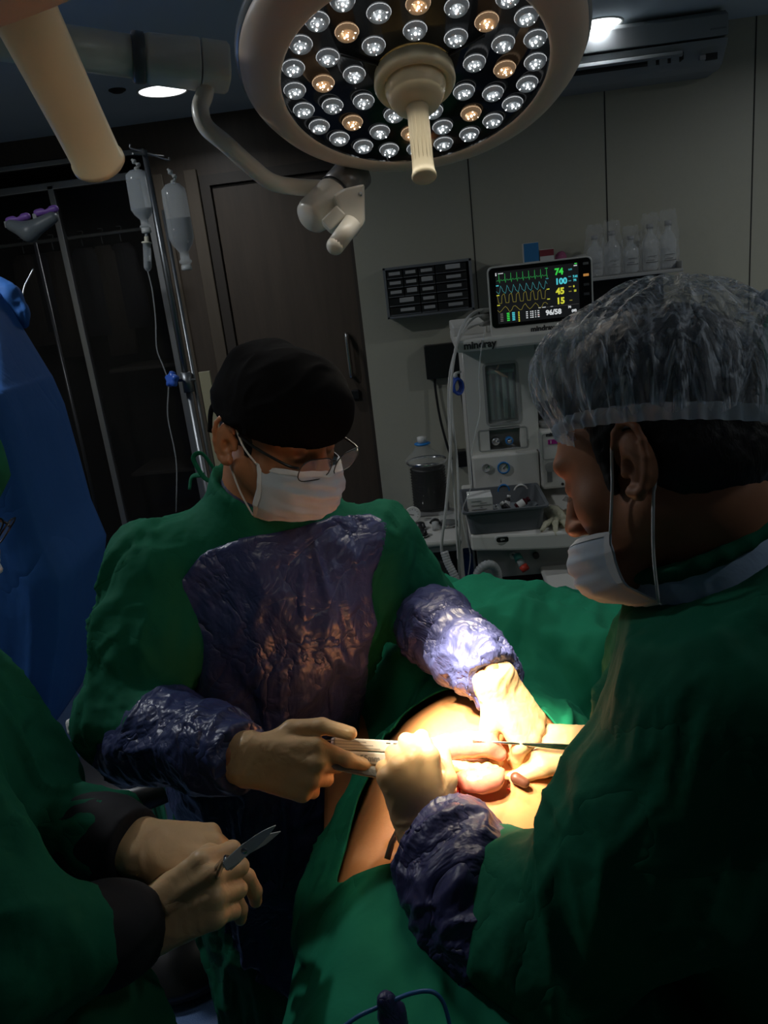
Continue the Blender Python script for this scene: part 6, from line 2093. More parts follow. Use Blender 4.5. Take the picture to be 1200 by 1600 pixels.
# ================================================================== patient, drapes, table, instruments
m_pskin = mat('patient_skin', (0.60, 0.27, 0.11), 0.38, sss=.12, spec=.5, noise=(26, .5, (.54, .22, .08)), bump=[('noise', 150, .2, .0015), ('noise', 25, .1, .003)])
PT = person('patient lying under green drapes with a bare, brightly lit belly', (.04, 1.05, .80))
bc = Vector((.035, 1.03, .862))
def patient_sdf(g=0):
    s = Sdf()
    s.ell(bc, [.212 + g, .215 + g, .190 + g], None, .05)
    s.ell(Vector((-.010, .85, .850)), [.215 + g, .17 + g, .120 + g], None, .10)
    s.ell(Vector((.05, 1.40, .90)), [.20 + g, .22 + g, .155 + g], None, .10)
    s.cone(Vector((.07, 1.54, .90)), Vector((.08, 1.64, .88)), .07 + g, .055 + g, .06)
    s.ell(Vector((.09, 1.73, .872)), [.078 + g, .105 + g, .082 + g], None, .03)
    for sx in (-1, 1):
        s.chain([Vector((.0 + sx * .09, .74, .85)), Vector((-.02 + sx * .11, .30, .85)), Vector((-.03 + sx * .12, -.10, .84))], [.098 + g, .068 + g, .05 + g], .08)
    return s
s = patient_sdf(); 
for sx in (-1, 1):
    s.chain([Vector((.05 + sx * .19, 1.52, .90)), Vector((.05 + sx * .27, 1.25, .86)), Vector((.06 + sx * .27, 1.02, .85))], [.06, .045, .032], .05)
sculpt(s, .007, 'body', m_pskin, PT, fine=(.0038, (-.25, .72, .85), (.27, 1.25, 1.15)))
belly = patient_sdf()
fns = [(o[0], o[3]) for o in belly.ops]
def body_top(x, y, g=.010):
    """height of the body surface over (x, y), by bisection on the sdf"""
    z0, z1 = np.full_like(x, .80), np.full_like(x, 1.30)
    def F(z):
        D = np.full(x.shape, .3)
        for fn, k in fns:
            d = fn(x, y, z) - g
            hh = np.clip(.5 + .5 * (D - d) / k, 0, 1)
            D = D * (1 - hh) + d * hh - k * hh * (1 - hh)
        return D
    # march down from the top
    z = z1.copy()
    for _ in range(60):
        d = F(z)
        z = np.where(d > .0015, z - np.maximum(d * .8, .0015), z)
        z = np.maximum(z, .79)
    return z
# operating table
tbl = empty('operating_table', 'padded operating table under the drapes', 'operating table', (.02, .9, 0))
B().box((-.21, -.25, .72), (.31, 1.98, .79), .02).done('mattress', m_black, tbl)
B().box((-.20, -.2, .66), (.29, 1.95, .72), .01).done('table_top', m_steel, tbl)
B().box((-.10, .75, .10), (.14, 1.15, .66), .02).done('column', m_mach3, tbl)
B().box((-.22, .45, .0), (.26, 1.5, .12), .03).done('base', m_mach2, tbl)
# drapes: one sheet with an opening; the edge of the opening follows the body
open_px = [(532, 1386), (528, 1378), (541, 1330), (552, 1285), (562, 1250), (582, 1205), (604, 1150), (612, 1122), (632, 1098), (664, 1082), (700, 1078), (740, 1084), (790, 1100), (842, 1110), (868, 1136), (905, 1180), (935, 1240), (925, 1310), (880, 1370), (800, 1395), (700, 1392), (612, 1386)]
def hit(px, py):
    r = ray(px, py); t = .6
    o = np.array([[CAM.x, CAM.y, CAM.z]]); rr = np.array([[r.x, r.y, r.z]])
    for _ in range(160):
        p = o + rr * t
        D = .3
        for fn, k in fns:
            d = float(fn(p[:, 0], p[:, 1], p[:, 2])[0]) - .008
            hh = min(max(.5 + .5 * (D - d) / k, 0), 1); D = D * (1 - hh) + d * hh - k * hh * (1 - hh)
        if D < .0008: break
        t += max(D * .7, .0008)
        if t > 2: break
    return p[0], D
hp_ = []
for q in open_px:
    p, D = hit(*q)
    if D > .002 or p[1] > 1.14: p = WZ(q[0], q[1], .93 if q[1] > 1200 else 1.03)
    hp_.append((p[0], p[1], D))
TR = (-.235, .37, -.35, 2.03)      # sheet's table rectangle (half the folds lie over the edge)
hole = [(a, b) for a, b, D in hp_]
cxh, cyh = sum(a for a, b in hole) / len(hole), sum(b for a, b in hole) / len(hole)
cl = smooth_path([(a, b, 0) for a, b in hole] + [(hole[0][0], hole[0][1], 0)], 10)[:-1]
NR = 420
# resample by angle round the centre of the opening
ang = np.unwrap([math.atan2(p.y - cyh, p.x - cxh) for p in cl])
if ang[-1] < ang[0]: cl = cl[::-1]; ang = np.unwrap([math.atan2(p.y - cyh, p.x - cxh) for p in cl])
rad = np.array([math.hypot(p.x - cxh, p.y - cyh) for p in cl])
th = np.linspace(0, 2 * PI, NR, endpoint=False)
aa = (ang - ang[0]) % (2 * PI); od = np.argsort(aa)
rr0 = np.interp((th - ang[0]) % (2 * PI), np.append(aa[od], 2 * PI), np.append(rad[od], rad[od][0]))
NS = 150
T = np.linspace(0, 1, NS)[:, None]
cs, sn = np.cos(th)[None], np.sin(th)[None]
# distance to the outer rectangle (grown by the hang)
HG = .52
def rect_r(cs, sn, x0, x1, y0, y1):
    tx = np.where(cs > 0, (x1 - cxh) / np.where(abs(cs) < 1e-6, 1e-6, cs), (x0 - cxh) / np.where(abs(cs) < 1e-6, -1e-6, cs))
    ty = np.where(sn > 0, (y1 - cyh) / np.where(abs(sn) < 1e-6, 1e-6, sn), (y0 - cyh) / np.where(abs(sn) < 1e-6, -1e-6, sn))
    return np.minimum(abs(tx), abs(ty))
Ro = rect_r(cs, sn, TR[0] - HG, TR[1] + HG, TR[2] - HG, TR[3] + HG)
Rr = rr0[None] + (Ro - rr0[None]) * T ** 1.25
X = cxh + cs * Rr; Y = cyh + sn * Rr
ex = np.maximum(np.maximum(TR[0] - X, X - TR[1]), 0); ey = np.maximum(np.maximum(TR[2] - Y, Y - TR[3]), 0)
ov = np.hypot(ex, ey)
Xc_ = np.clip(X, TR[0], TR[1]); Yc_ = np.clip(Y, TR[2], TR[3])
Zb = body_top(Xc_.ravel(), Yc_.ravel()).reshape(X.shape)
# the cloth spans hollows: smooth it outwards a little, keep it above the body
Zs = Zb.copy()
for _ in range(60):
    Z2 = Zs.copy()
    Z2[1:-1] = (Zs[:-2] + Zs[2:] + np.roll(Zs, 1, 1)[1:-1] + np.roll(Zs, -1, 1)[1:-1]) / 4
    Z2[-1] = Zs[-2]
    Zs = np.maximum(Z2, Zb)
# arm boards make the sheet wide near the chest
Zs = np.maximum(Zs, 1.066 - 1.6 * np.maximum(np.abs(Yc_ - 1.42) - .10, 0) ** 1.3 - .35 * np.maximum(Xc_ - .05, 0) ** 1.1 - .9 * np.maximum(-.06 - Xc_, 0))
Z = Zs - ov * .93
Xf = Xc_ + (X - Xc_) * .12; Yf = Yc_ + (Y - Yc_) * .22
V = np.stack([Xf, Yf, Z], -1).reshape(-1, 3)
idx = np.arange(NS * NR).reshape(NS, NR)
Q = np.stack([idx[:-1], np.roll(idx, -1, 1)[:-1], np.roll(idx, -1, 1)[1:], idx[1:]], -1).reshape(-1, 4)
N_ = vnormals(V, Q)
if N_[:, 2].mean() < 0: Q = Q[:, ::-1]; N_ = -N_
edge = np.repeat(np.clip(T.ravel() * 14, 0, 1), NR)
ovf = np.clip(ov.ravel() / .2, 0, 1)
fold = cloth_noise(V, 5.5, ((.55, 1, 0), 2.6), 131, .9, 1.7) * .038 + cloth_noise(V, 14, ((.4, 1, .2), 2.2), 135, .8, 1.3) * .010
hang = np.sin(V[:, 1] * 34 + 2 * vnoise(V * 3, 5)) * .018 * ovf
V = V + N_ * (edge * (fold + .012) + hang)[:, None]
drape = mesh_from(V, Q, 'surgical_drape', m_green2, None, label='green surgical drape over the patient with an opening at the belly', cat='drape')
sm = drape.modifiers.new('thickness', 'SOLIDIFY'); sm.thickness = .003; sm.offset = 1
# second sheet folded across the legs (its hem runs across the lower edge of the opening)
hx = [(512, 1392), (540, 1386), (600, 1383), (680, 1388), (760, 1398), (850, 1400)]
x0_, x1_ = -.225, .33
nu, nv = 120, 110
U, Vv = np.meshgrid(np.linspace(0, 1, nu), np.linspace(0, 1, nv))
hp2 = [WZ(q[0], q[1], .96) for q in hx]
ex_ = np.array([p[0] for p in hp2]); ey_ = np.array([p[1] for p in hp2])
xs = x0_ - .25 + (x1_ - x0_ + .5) * U
y_edge = np.interp(xs, ex_, ey_)
ys = y_edge + (-.3 - y_edge) * Vv
xc = np.clip(xs, x0_, x1_); ov2 = np.abs(xs - xc)
zb = body_top(xc.ravel(), ys.ravel(), .016).reshape(xs.shape)
zs = zb.copy()
for _ in range(80):
    z2 = zs.copy(); z2[1:-1, 1:-1] = (zs[:-2, 1:-1] + zs[2:, 1:-1] + zs[1:-1, :-2] + zs[1:-1, 2:]) / 4
    zs = np.maximum(z2, zb)
V2 = np.stack([xc + (xs - xc) * .15, ys, zs + .006 - ov2 * .95], -1).reshape(-1, 3)
id2 = np.arange(nu * nv).reshape(nv, nu)
Q2 = np.stack([id2[:-1, :-1], id2[:-1, 1:], id2[1:, 1:], id2[1:, :-1]], -1).reshape(-1, 4)
N2 = vnormals(V2, Q2)
if N2[:, 2].mean() < 0: Q2 = Q2[:, ::-1]; N2 = -N2
f2 = cloth_noise(V2, 7, ((-.35, 1, 0), 4.0), 141, .8, 1.5) * .026 + cloth_noise(V2, 20, ((.3, 1, 0), 2.0), 143) * .005
V2 = V2 + N2 * ((f2 + .014) * np.clip(Vv.ravel() * 9, .12, 1))[:, None]
d2 = mesh_from(V2, Q2, 'surgical_drape', m_green2, None, label='green sheet spread over the patient legs below the bare belly', cat='drape')
sm = d2.modifiers.new('thickness', 'SOLIDIFY'); sm.thickness = .003; sm.offset = 1

# bowel loops
def tissue(px, py, d): return P(px, py, d)
m_bowel = mat('bowel', (0.60, 0.16, 0.12), 0.22, sss=.25, spec=.6, noise=(40, .6, (.66, .30, .20)), bump=[('noise', 60, .35, .002)])
m_fat = mat('fat', (0.72, 0.45, 0.16), 0.35, sss=.2, bump=[('voronoi', 140, .6, .003)])
def on_belly(px, py, lift):
    p, D = hit(px, py)
    p = Vector(p); return p + (Vector((0, 0, 1)) * .7 + (CAM - p).normalized() * .3) * lift
s = Sdf()
pts = [on_belly(q, w, l) for q, w, l in ((672, 1188, .030), (700, 1190, .034), (735, 1186, .034), (762, 1184, .032), (782, 1192, .02))]
s.chain(pts, [.014, .0165, .0165, .015, .010], .012)
big = sculpt(s, .003, 'bowel_loop', m_bowel, disp=lambda V: cloth_noise(V, 45, None, 151) * .0012, label='pink bowel loop stretched from the stapler to the gloved fingers', cat='organ')
s = Sdf()
pts = [on_belly(q, w, l) for q, w, l in ((722, 1226, .012), (735, 1232, .016), (756, 1233, .016), (772, 1228, .014), (782, 1216, .012))]
s.chain(pts, [.011, .013, .0135, .012, .008], .01)
sculpt(s, .0028, 'bowel_end', m_bowel, disp=lambda V: cloth_noise(V, 45, None, 152) * .001, label='short red bowel end lying on the belly below the stretched loop', cat='organ')
s = Sdf()
rnd = random.Random(5)
for k in range(26):
    t = k / 25
    c = on_belly(712 + 62 * t + rnd.uniform(-2, 2), 1212 - 1 * t + rnd.uniform(-3, 3), .012 + rnd.uniform(0, .006))
    s.ell(c, [.005 + rnd.uniform(0, .003)] * 3, None, .003)
sculpt(s, .0022, 'fatty_tissue', m_fat, label='yellow fatty tissue between the two bowel pieces', cat='tissue')
s = Sdf()
for k in range(7):
    c = on_belly(714 + k * .5 + (k % 2), 1214 + k * 5.0, .008); s.ell(c, [.003] * 3, None, .003)
sculpt(s, .0018, 'wound_edge', mat('wound_red', (.5, .02, .015), .2), label='thin dark red wound edge left of the bowel end', cat='wound')
for (px, py, r, lab) in ((794, 1229, .0026, 'small red blood spot right of the bowel end'), ):
    c = on_belly(px, py, -.006); s = B(); s.sphere(c, (r, r, r * .5), 12, 8); s.done('blood_spot', mat('wound_red'), label=lab, cat='blood spot')
# brown lump drawn in place of the dark hole at the right end
s = Sdf(); s.cone(on_belly(806, 1218, .004), on_belly(820, 1226, .004), .008, .007, .004)
sculpt(s, .0025, 'dark_hole', mat('hole_brown', (.10, .035, .02), .4), label='short brown lump standing for the dark hole beside the right wound margin', cat='retractor')

# linear stapler
st = empty('surgical_stapler', 'white and grey linear stapler marked 55mm between the two gloved hands', 'stapler', P(600, 1180, 1.04))
sA, sB = P(500, 1172, 1.020), P(690, 1182, 1.062)
fs = Fr(sA, sB - sA, CV(0, .35, 1), 1)      # y along, z to the viewer, x across
if fs.x.dot(CY) < 0: fs = Fr(fs.o, fs.y, fs.z, -1)
L = (sB - sA).length
m_stw = mat('stapler_white', (.66, .64, .60), .3)
m_stg = mat('stapler_grey', (.24, .25, .25), .5, bump=[('voronoi', 320, .5, .001)])
m_stg2 = mat('stapler_midgrey', (.42, .43, .43), .4)
def bar(bb, y0, y1, xa0, xb0, xa1, xb1, z0, z1):
    bb.rings([[fs(xa0, y0, z0), fs(xb0, y0, z0), fs(xb0, y0, z1), fs(xa0, y0, z1)], [fs(xa1, y1, z0), fs(xb1, y1, z0), fs(xb1, y1, z1), fs(xa1, y1, z1)]], smooth=False)
bb = B(); bar(bb, .016, L * .66, .002, .017, .002, .017, -.010, .010); bar(bb, L * .66, L * .9, .002, .017, .004, .015, -.010, .010); bb.done('upper_arm', m_stw, st, bevel=.002)
bb = B(); bar(bb, .016, L * .70, -.016, .0005, -.014, .0005, -.009, .011); bb.done('lower_arm', m_stw, st, bevel=.002)
bb = B(); bar(bb, L * .62, L * .92, -.020, .016, -.022, .010, -.012, .013); bb.done('head_block', m_stw, st, bevel=.003)
bb = B(); bar(bb, L * .9, L * 1.45, -.002, .010, .000, .006, -.005, .007); bb.done('jaw', m_stw, st, bevel=.002)
bb = B(); bar(bb, L * .9, L * 1.45, -.014, -.003, -.010, -.003, -.005, .007); bb.done('jaw', m_stw, st, bevel=.002)
bb = B(); pl_ = [(.002, -.015), (.05, -.016), (.09, -.017), (.125, -.018), (.125, -.030), (.100, -.034), (.06, -.030), (.02, -.024)]
bb.rings([[fs(x_, y_, z_) for y_, x_ in pl_] for z_ in (-.009, .011)], smooth=False); bb.done('grip', m_stg2, st, bevel=.003)
bb = B(); pl_ = [(.010, -.018), (.05, -.019), (.075, -.022), (.085, -.030), (.06, -.028), (.02, -.0235)]
bb.rings([[fs(x_, y_, z_) for y_, x_ in pl_] for z_ in (.0105, .013)], smooth=False); bb.done('textured_pad', m_stg, st)
Xt = fs.M() @ Matrix(((0, 1, 0, 0), (1, 0, 0, 0), (0, 0, 1, 0), (0, 0, 0, 1)))
sgn = 1
Xt = Matrix(((fs.y.x, fs.x.x, fs.z.x, 0), (fs.y.y, fs.x.y, fs.z.y, 0), (fs.y.z, fs.x.z, fs.z.z, 0), (0, 0, 0, 1)))
o_ = fs(-.008, .052, .0115); Xt.translation = o_
text('size_marking', '55mm', Xt, .011, m_stg, st, bold=.0003)
bb = B()
for k in range(3): bar(bb, -.02, .08 - .01 * k, .0045 + .004 * k, .0052 + .004 * k, .0045 + .004 * k, .0052 + .004 * k, .0098, .0104)
bb.done('groove_lines', m_stg, st)
sl = B(); pl_ = [(.088, .001), (.100, .002), (.104, .011), (.110, .004), (.118, .003), (.118, -.002), (.088, -.002)]
sl.rings([[fs(x_, y_, z_) for y_, x_ in pl_] for z_ in (.009, .0155)], smooth=False); sl.done('sliding_lever', m_stg, st)
bb = B()
for y_ in (.088, .098, .112): bar(bb, y_, y_ + .006, .0125, .0137, .0125, .0137, .0098, .0105); bar(bb, y_ + .002, y_ + .005, -.006, -.005, -.006, -.005, .0108, .0114)
bar(bb, .132, .141, .008, .0092, .008, .0092, .0125, .0136)
bb.done('index_marks', m_ink, st)
# forceps from the right hand; probe end under the left fist
fc = empty('forceps', 'thin steel forceps pointing left from the right surgeon hand over the wound', 'forceps', P(795, 1161, 1.05))
for sg in (-1, 1):
    bb = B(); a_, b_ = P(738, 1157, 1.045), P(862, 1166 + sg * 2, 1.055)
    bb.tube([a_, a_.lerp(b_, .5) + CV(0, .0012 * sg, 0), b_, b_ + (b_ - a_) * .6], [.0008, .0016, .0024, .0026], 8); bb.done('prong', m_steel, fc)
pb = empty('probe', 'end of a steel rod showing under the right surgeon gloved fist', 'probe', P(608, 1328, 1.0))
B().tube([P(621, 1300, 1.0), P(612, 1318, 1.0), P(605, 1342, .995)], .0042, 12).done('rod', m_sciss, pb)
# suture thread
B().tube(smooth_path([on_belly(678, 1198, .046), on_belly(690, 1190, .051), on_belly(706, 1184, .052)], 4), .0005, 5).done('suture_thread', m_ink, label='fine black thread lying on the stretched bowel', cat='thread')
# blue cable with a navy strap at the bottom
pp = smooth_path([P(530, 1610, .765), P(560, 1588, .765), (P(600, 1570, .765)), P(640, 1553, .765), P(672, 1549, .765), P(690, 1562, .765), P(700, 1590, .765), P(706, 1625, .765)], 8)
cbm = mat('cable_blue', (.03, .12, .30), .35)
B().tube(pp, .0022, 10).done('cautery_cable', cbm, label='thin blue cable arching over the green sheet at the bottom', cat='cable')
s = Sdf(); s.chain([P(603, 1564, .765), P(608, 1590, .77), P(612, 1640, .775)], [.009, .010, .011], .008); s.chain([P(603, 1566, .765), P(622, 1580, .77), P(628, 1640, .775)], [.006, .008, .009], .006)
sculpt(s, .0035, 'strap', m_navy3, disp=lambda V: cloth_noise(V, 40, None, 161) * .003, label='dark blue strap tied round the blue cable', cat='strap')
# ================================================================== drip stand, draped equipment, left side
DI = 2.35
iv = empty('drip_stand', 'steel drip stand with a blue clamp knob and two hanging bottles', 'drip stand', WZ(395, 1000, 0.0) if False else (P(238, 250, DI).x, P(238, 250, DI).y, 0))
top = P(226, 240, DI)
ivx, ivy = top.x, top.y
m_pole = mat('pole_steel', (.20, .21, .22), .42, metal=.9)
def IV(px, py):       # point on the vertical plane facing the camera through the pole
    r = ray(px, py); n = Vector((FWD.x, FWD.y, 0)).normalized()
    return CAM + r * ((Vector((ivx, ivy, 0)) - CAM).dot(n) / r.dot(n))
kz = IV(275, 598).z
B().cyl((ivx, ivy, kz - .02), (ivx, ivy, top.z + .01), .0085, n=16).done('inner_pole', m_pole, iv)
B().cyl((ivx, ivy, .12), (ivx, ivy, kz), .011, n=20).done('outer_pole', m_pole, iv)
B().cyl((ivx, ivy, kz - .035), (ivx, ivy, kz + .03), .017, n=20).done('clamp_sleeve', m_pole, iv)
# second parallel rail of the pole
B().cyl((ivx + .022, ivy + .01, .12), (ivx + .022, ivy + .01, IV(240, 330).z), .006, n=12).done('side_rail', m_pole, iv)
kn = IV(270, 598)
bb = B()
Xk = frame(kn, (kn - Vector((ivx, ivy, kn.z))).normalized() if (kn - Vector((ivx, ivy, kn.z))).length > .005 else -CX, (0, 0, 1))
Xk = frame(Vector((ivx, ivy, kn.z)) - CX * .035 - FWD * .02, (-CX * .5 - FWD * .8), (0, 0, 1))
rings = []
for z_, sc in ((0, .7), (.004, .95), (.012, 1.0), (.020, .95), (.024, .6)):
    rings.append([Xk @ Vector((.024 * sc * (1 + .16 * math.cos(5 * a)) * math.cos(a), .024 * sc * (1 + .16 * math.cos(5 * a)) * math.sin(a), z_)) for a in [2 * PI * k / 50 for k in range(50)]])
bb.rings(rings); bb.done('clamp_knob', mat('knob_blue', (.03, .10, .45), .35), iv)
B().cyl(Xk @ Vector((0, 0, -.01)), Vector((ivx + .03, ivy, kn.z + .002)), .005, n=10).done('clamp_screw', m_pole, iv)
# wheel base
for k in range(5):
    a = 2 * PI * k / 5 + .3
    e = Vector((ivx + .27 * math.cos(a), ivy + .27 * math.sin(a), .085))
    lg = B().tube([(ivx, ivy, .12), e], [.014, .010], 10).done('foot', m_pole, iv)
    B().cyl((e.x - .01, e.y, .030), (e.x + .01, e.y, .030), .030, n=16).done('caster', m_black, lg)
# hooks
hk = [IV(205, 232), IV(258, 248)]
bb = B(); bb.tube(smooth_path([hk[0] + Vector((0, 0, .012)), hk[0], top + Vector((0, 0, .004)), (IV(262, 250)), IV(264, 246)], 6), .003, 8); bb.tube([top + Vector((-.02, -.05, -.004)), top + Vector((.03, .09, .0))], .003, 8); bb.done('hook_bar', m_pole, iv)
m_ivp = mat('iv_plastic', (.75, .80, .82), .10, alpha=.30, spec=.8, bump=[('noise', 16, .35, .004)])
m_ivl = mat('iv_liquid', (.03, .045, .07), .04, alpha=.45, spec=.8)
m_ivf = mat('iv_frost', (.45, .47, .46), .35, alpha=.75)
def drip_bottle(name, lab, top_, bot_, w, level, upside):
    """hanging bottle between two points; neck down"""
    t = empty(name, lab, 'drip bottle', bot_, 'bottles on the drip stand')
    d = (top_ - bot_); L = d.length; X = frame(bot_, d, CX)
    S = Matrix.Scale(.62, 4, (0, 1, 0))
    XX = X @ S
    B().lathe([(w * .36, 0), (w * .36, L * .06), (w * .50, L * .07), (w * .50, L * .10), (w * .38, L * .11), (w * .36, L * .19), (w * .80, L * .28), (w, L * .36), (w * .97, L * .80), (w * .93, L * .90), (w * .55, L * .96), (w * .2, L * .975)], XX, 36).done('bottle_body', m_ivp, t)
    z1 = L * level
    B().lathe([(0, L * .20), (w * .34, L * .20), (w * .76, L * .285), (w * .95, L * .37), (w * .95, z1), (0, z1 + .0005)], XX, 36).done('liquid', m_ivl, t)
    bb = B(); bb.tube(smooth_path([X @ Vector((0, 0, L * .96)), X @ Vector((.012, 0, L * 1.02)), X @ Vector((.004, 0, L * 1.07)), X @ Vector((-.006, 0, L * 1.13))], 6), [.006 + .0025 * math.sin(k) for k in range(19)], 10); bb.done('hanger', m_ivf, t)
    B().lathe([(w * .40, -.004), (w * .44, .0), (w * .40, .012)], XX, 20).done('stopper', m_ivf, t)
    return t, X, L
tA, XA, LA = drip_bottle('drip_bottle', 'nearly empty drip bottle with drip chamber, the left of the two', IV(211, 262), IV(229, 362), .036, .34, False)
dc0, dc1 = IV(229, 372), IV(231, 420)
Xd = frame(dc1, dc0 - dc1, CX); Ld = (dc0 - dc1).length
B().lathe([(.004, -.008), (.011, 0), (.0125, .006), (.0125, Ld * .80), (.015, Ld * .82), (.015, Ld * .88), (.006, Ld * .9), (.005, Ld * 1.1), (.003, Ld * 1.3)], Xd, 24).done('drip_chamber', m_ivp, tA)
B().lathe([(0, .001), (.0115, .001), (.0118, Ld * .25), (0, Ld * .26)], Xd, 24).done('chamber_fluid', m_ivl, tA)
B().lathe([(.016, Ld * .83), (.0165, Ld * .87), (.007, Ld * .9), (.007, Ld * 1.05)], Xd, 20).done('chamber_cap', mat('cap_cream', (.55, .53, .42), .4), tA)
tB, XB, LB_ = drip_bottle('drip_bottle', 'half full drip bottle hanging at the right of the drip stand', IV(268, 282), IV(292, 420), .040, .58, False)
pp = smooth_path([IV(231, 424), IV(238, 455), IV(243, 500), IV(245, 545), IV(256, 575), IV(263, 600), IV(262, 650), IV(272, 700), IV(276, 735), IV(275, 800)], 8)
B().tube(pp, .0022, 8).done('infusion_line', m_clear, label='thin infusion tube curving down beside the drip stand', cat='tube')
# cream flat board beside the pole
a_, b_ = IV(300, 582), IV(312, 740)
bd_ = B(); n = Vector((FWD.x, FWD.y, 0)).normalized(); sdv = Vector((n.y, -n.x, 0))
pl0 = IV(299, 583); 
for (z0, z1) in ((.5, pl0.z),):
    c = Vector((ivx, ivy, 0)) + sdv * .062
    bd_.rings([[c + sdv * x_ + n * y_ + Vector((0, 0, z)) for x_, y_ in ((-.018, -.008), (.018, -.008), (.018, .008), (-.018, .008))] for z in (z0, z1)], smooth=False)
bd_.done('arm_board', mat('board_cream', (.34, .31, .20), .5), label='upright cream board standing close behind the drip stand', cat='board')

# blue draped equipment at the left edge
m_bluedr = mat('blue_drape', (0.03, 0.135, 0.43), 0.7, noise=(40, .3, (.025, .115, .37)), bump=[('noise', 6, .35, .02, (1, 1, .35)), ('crease', 4, .3, .02, (1, 1, .4))])
DB = 2.55
eq = empty('draped_equipment', 'tall equipment completely covered by a blue cloth at the left edge', 'covered equipment', (P(20, 900, DB).x - .1, P(20, 900, DB).y + .2, 0))
# profile of the right-hand silhouette, px/py -> the cloth is a tapering rounded prism
dpt = .46
nF = Vector((FWD.x, FWD.y, 0)).normalized(); sR = Vector((nF.y, -nF.x, 0))
base = P(20, 900, DB)                       # reference point on the far side of the cover
def EQ(px, py, back=0.0):
    r = ray(px, py); o = base - nF * back; return CAM + r * ((o - CAM).dot(nF) / r.dot(nF))
prof = [(95, 588), (112, 628), (132, 700), (152, 775), (176, 830), (172, 900), (162, 960), (152, 1010), (140, 1048)]
K = 64
def ringat(xl, xr, z, fl_amp):
    pts = []
    for i in range(K):
        a = 2 * PI * i / K
        cx_, sy_ = math.cos(a), math.sin(a); e = .20
        ux = abs(cx_) ** e * (1 if cx_ > 0 else -1); uy = abs(sy_) ** e * (1 if sy_ > 0 else -1)
        fl = fl_amp * (math.sin(a * 9 + z * 2) + .5 * math.sin(a * 17 + z * 5))
        pts.append(base + sR * ((xl + xr) / 2 + ux * (xr - xl) / 2 + fl * .6) + nF * (-dpt * .5 + uy * dpt * .5 + fl * .6) + Vector((0, 0, z - base.z)))
    return pts
left_s = (EQ(-330, 800) - base).dot(sR)
fin = []
for j, (px, py) in enumerate(prof):
    p = EQ(px, py); z = p.z
    fin.append(ringat(left_s, (p - base).dot(sR), z, .008 * j / len(prof) + .001))
# the top slopes up to a ridge at the back
ridge = EQ(2, 452)
rx_ = (ridge - base).dot(sR)
def to_ridge(p, t):
    x = (p - base).dot(sR); y = (p - base).dot(nF)
    q = base + sR * min(x, rx_ + (x - rx_) * .05 if x > rx_ else x) + nF * (-.02 + y * .08) + Vector((0, 0, ridge.z - base.z))
    return p.lerp(q, t)
tops = [[to_ridge(p, t) for p in fin[0]] for t in (.999, .9, .75, .55, .35, .18, .07)]
tops += [[p + Vector((0, 0, .004)) for p in fin[0]]]
# the hem drops towards the camera's left
nfin = []
for j, rg in enumerate(fin):
    w = max(0, (j - 4) / 4)
    nfin.append([p + Vector((0, 0, -.16 * w * max(0, min(1, ((fin[-1][0] - base).dot(sR) - (p - base).dot(sR)) / .5)))) for p in rg])
def dens(rgs, m=6):
    out = []
    for a, b_ in zip(rgs[:-1], rgs[1:]):
        for k in range(m): out.append([p.lerp(q, k / m) for p, q in zip(a, b_)])
    out.append(rgs[-1]); return out
bb = B(); bb.rings(dens(tops, 3)[:-1] + dens(nfin, 5), True, False); eqc = bb.done('cover_cloth', m_bluedr, eq)
sb_ = eqc.modifiers.new('thickness', 'SOLIDIFY'); sb_.thickness = .004
B().box((base.x - .48, base.y - .36, .12), (base.x - .02, base.y - .05, 1.1), .03).done('equipment_body', m_mach3, eq)
B().box((base.x - .52, base.y - .40, .06), (base.x + .05, base.y - .02, .14), .02).done('chassis', m_mach3, eq)
for dx in (-.45, .02):
    for dy in (-.36, -.06): B().cyl((base.x + dx - .02, base.y + dy, .04), (base.x + dx + .02, base.y + dy, .04), .04, n=20).done('caster', m_black, eq)
# fold of cloth at its top
s = Sdf(); s.chain([EQ(-5, 452), EQ(12, 462), EQ(30, 490), EQ(37, 505)], [.035, .03, .022, .012], .03)
sculpt(s, .007, 'folded_corner', m_bluedr, eq, disp=lambda V: cloth_noise(V, 18, None, 171) * .012)
# cable holder on a pole behind it
DH_ = 2.95
hd_ = empty('cable_holder', 'grey cable holder with two purple clips on a thin pole above the blue cover', 'holder', (P(60, 400, DH_).x, P(60, 400, DH_).y, 0))
pc_ = P(45, 372, DH_)
m_hold = mat('holder_grey', (.13, .15, .16), .4); m_purple = mat('clip_purple', (.22, .10, .42), .4)
s = Sdf(); s.chain([P(18, 352, DH_), P(45, 362, DH_), P(82, 340, DH_)], [.022, .034, .022], .02)
sculpt(s, .005, 'holder_body', m_hold, hd_)
for a_, b_ in (((14, 345), (42, 338)), ((58, 333), (86, 326))):
    s = Sdf(); p0, p1 = P(*a_, DH_), P(*b_, DH_)
    s.cone(p0, p1, .014, .014, .004); s.ell(p0.lerp(p1, .5) + Vector((0, 0, .016)), [.014, .03, .012], None, .004, 's'); 
    sculpt(s, .004, 'clip', m_purple, hd_)
    bb = B(); q = p0 - CX * .008 + Vector((0, 0, -.014)); bb.box(q - Vector((.008, .012, .012)), q + Vector((.008, .0, .012)), .002); bb.done('latch', m_frost, hd_)
B().cyl((pc_.x + .02, pc_.y, .05), (pc_.x + .02, pc_.y, pc_.z - .02), .007, n=12).done('pole', m_black, hd_)
B().lathe([(.0, .0), (.2, .0), (.2, .02), (.03, .05), (0, .05)], Matrix.Translation((pc_.x + .02, pc_.y, 0)), 28).done('base', m_hold, hd_)
B().tube(smooth_path([P(52, 420, DH_), P(46, 432, DH_), P(38, 448, DH_), P(34, 470, DH_)], 5), .004, 8).done('steel_hook', m_steel, hd_)

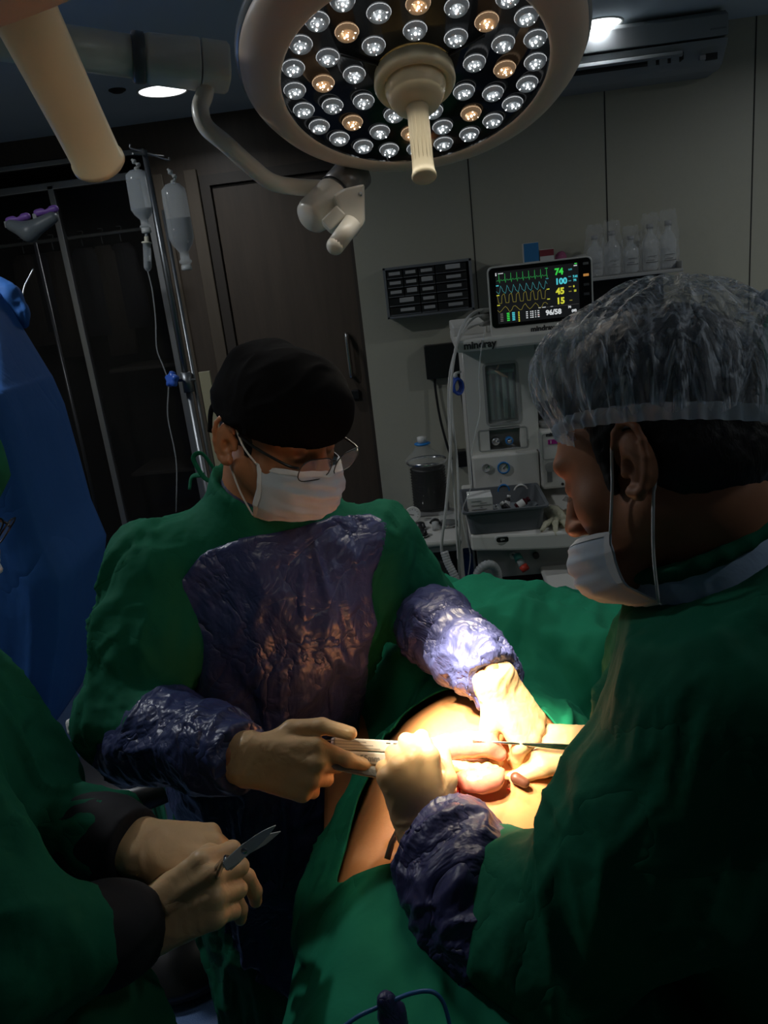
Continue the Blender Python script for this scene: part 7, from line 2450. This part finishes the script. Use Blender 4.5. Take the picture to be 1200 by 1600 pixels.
# stool behind the surgeon with a white lever
sz = .62
q = WZ(158, 1185, sz)
stl = empty('stool', 'black padded round stool half hidden behind the surgeon in the black cap', 'stool', (q.x + .08, q.y, 0))
X = Matrix.Translation((q.x + .10, q.y + .02, 0))
B().lathe([(0, sz - .07), (.15, sz - .07), (.17, sz - .055), (.175, sz - .03), (.17, sz - .008), (.15, sz), (0, sz)], X, 40).done('seat', m_black, stl)
B().cyl((q.x + .10, q.y + .02, .1), (q.x + .10, q.y + .02, sz - .07), .025, n=16).done('post', m_steel, stl)
B().lathe([(0, .03), (.22, .03), (.22, .06), (.04, .11), (0, .11)], X, 32).done('base', m_black, stl)
lv = WZ(122, 1133, sz + .04)
rm = B(frame(P(124, 1132, 1.62), CV(.1, .3, 1), CV(1, .32, 0))); rm.box((-.026, -.017, -.010), (.042, .017, .010), .008, seg=4); rm = rm.done('lever', m_paper, stl, label='white lever')
bb = B(frame(P(124, 1132, 1.62), CV(.1, .3, 1), CV(1, .32, 0))); bb.lathe([(.011, .0100), (.0115, .0112), (.008, .0106), (0, .0104)], Matrix.Translation((-.010, -.001, 0)), 24); bb.done('round_button', m_mach3, rm)
bb = B(frame(P(124, 1132, 1.62), CV(.1, .3, 1), CV(1, .32, 0))); bb.tube(smooth_path([(.02, -.01, 0), (.03, -.03, -.01), (.06, -.06, -.03), (.08, -.12, -.03)], 5), .006, 8); bb.done('lever_rod', mat('board_cream'), rm)

# green cloth hanging from a wall hook at the right edge
gq = WY(1182, 480, 3.66)
gt = empty('hanging_gown', 'green gown hanging from a wall hook at the right edge, beside the bouffant cap', 'gown', (gq.x + .05, 3.68, gq.z))
s = Sdf()
s.cone(Vector((gq.x + .06, 3.655, gq.z - .01)), Vector((gq.x + .10, 3.64, gq.z - .12)), .02, .07, .05)
s.cone(Vector((gq.x + .10, 3.64, gq.z - .12)), Vector((gq.x + .12, 3.62, gq.z - .75)), .07, .09, .06)
sculpt(s, .009, 'cloth', m_green2, gt, disp=lambda V: np.sin(V[:, 0] * 90) * .008)
B().tube(smooth_path([(gq.x + .055, 3.72, gq.z + .03), (gq.x + .055, 3.66, gq.z + .03), (gq.x + .055, 3.645, gq.z + .05)], 5), .005, 8).done('hook', m_steel, gt)
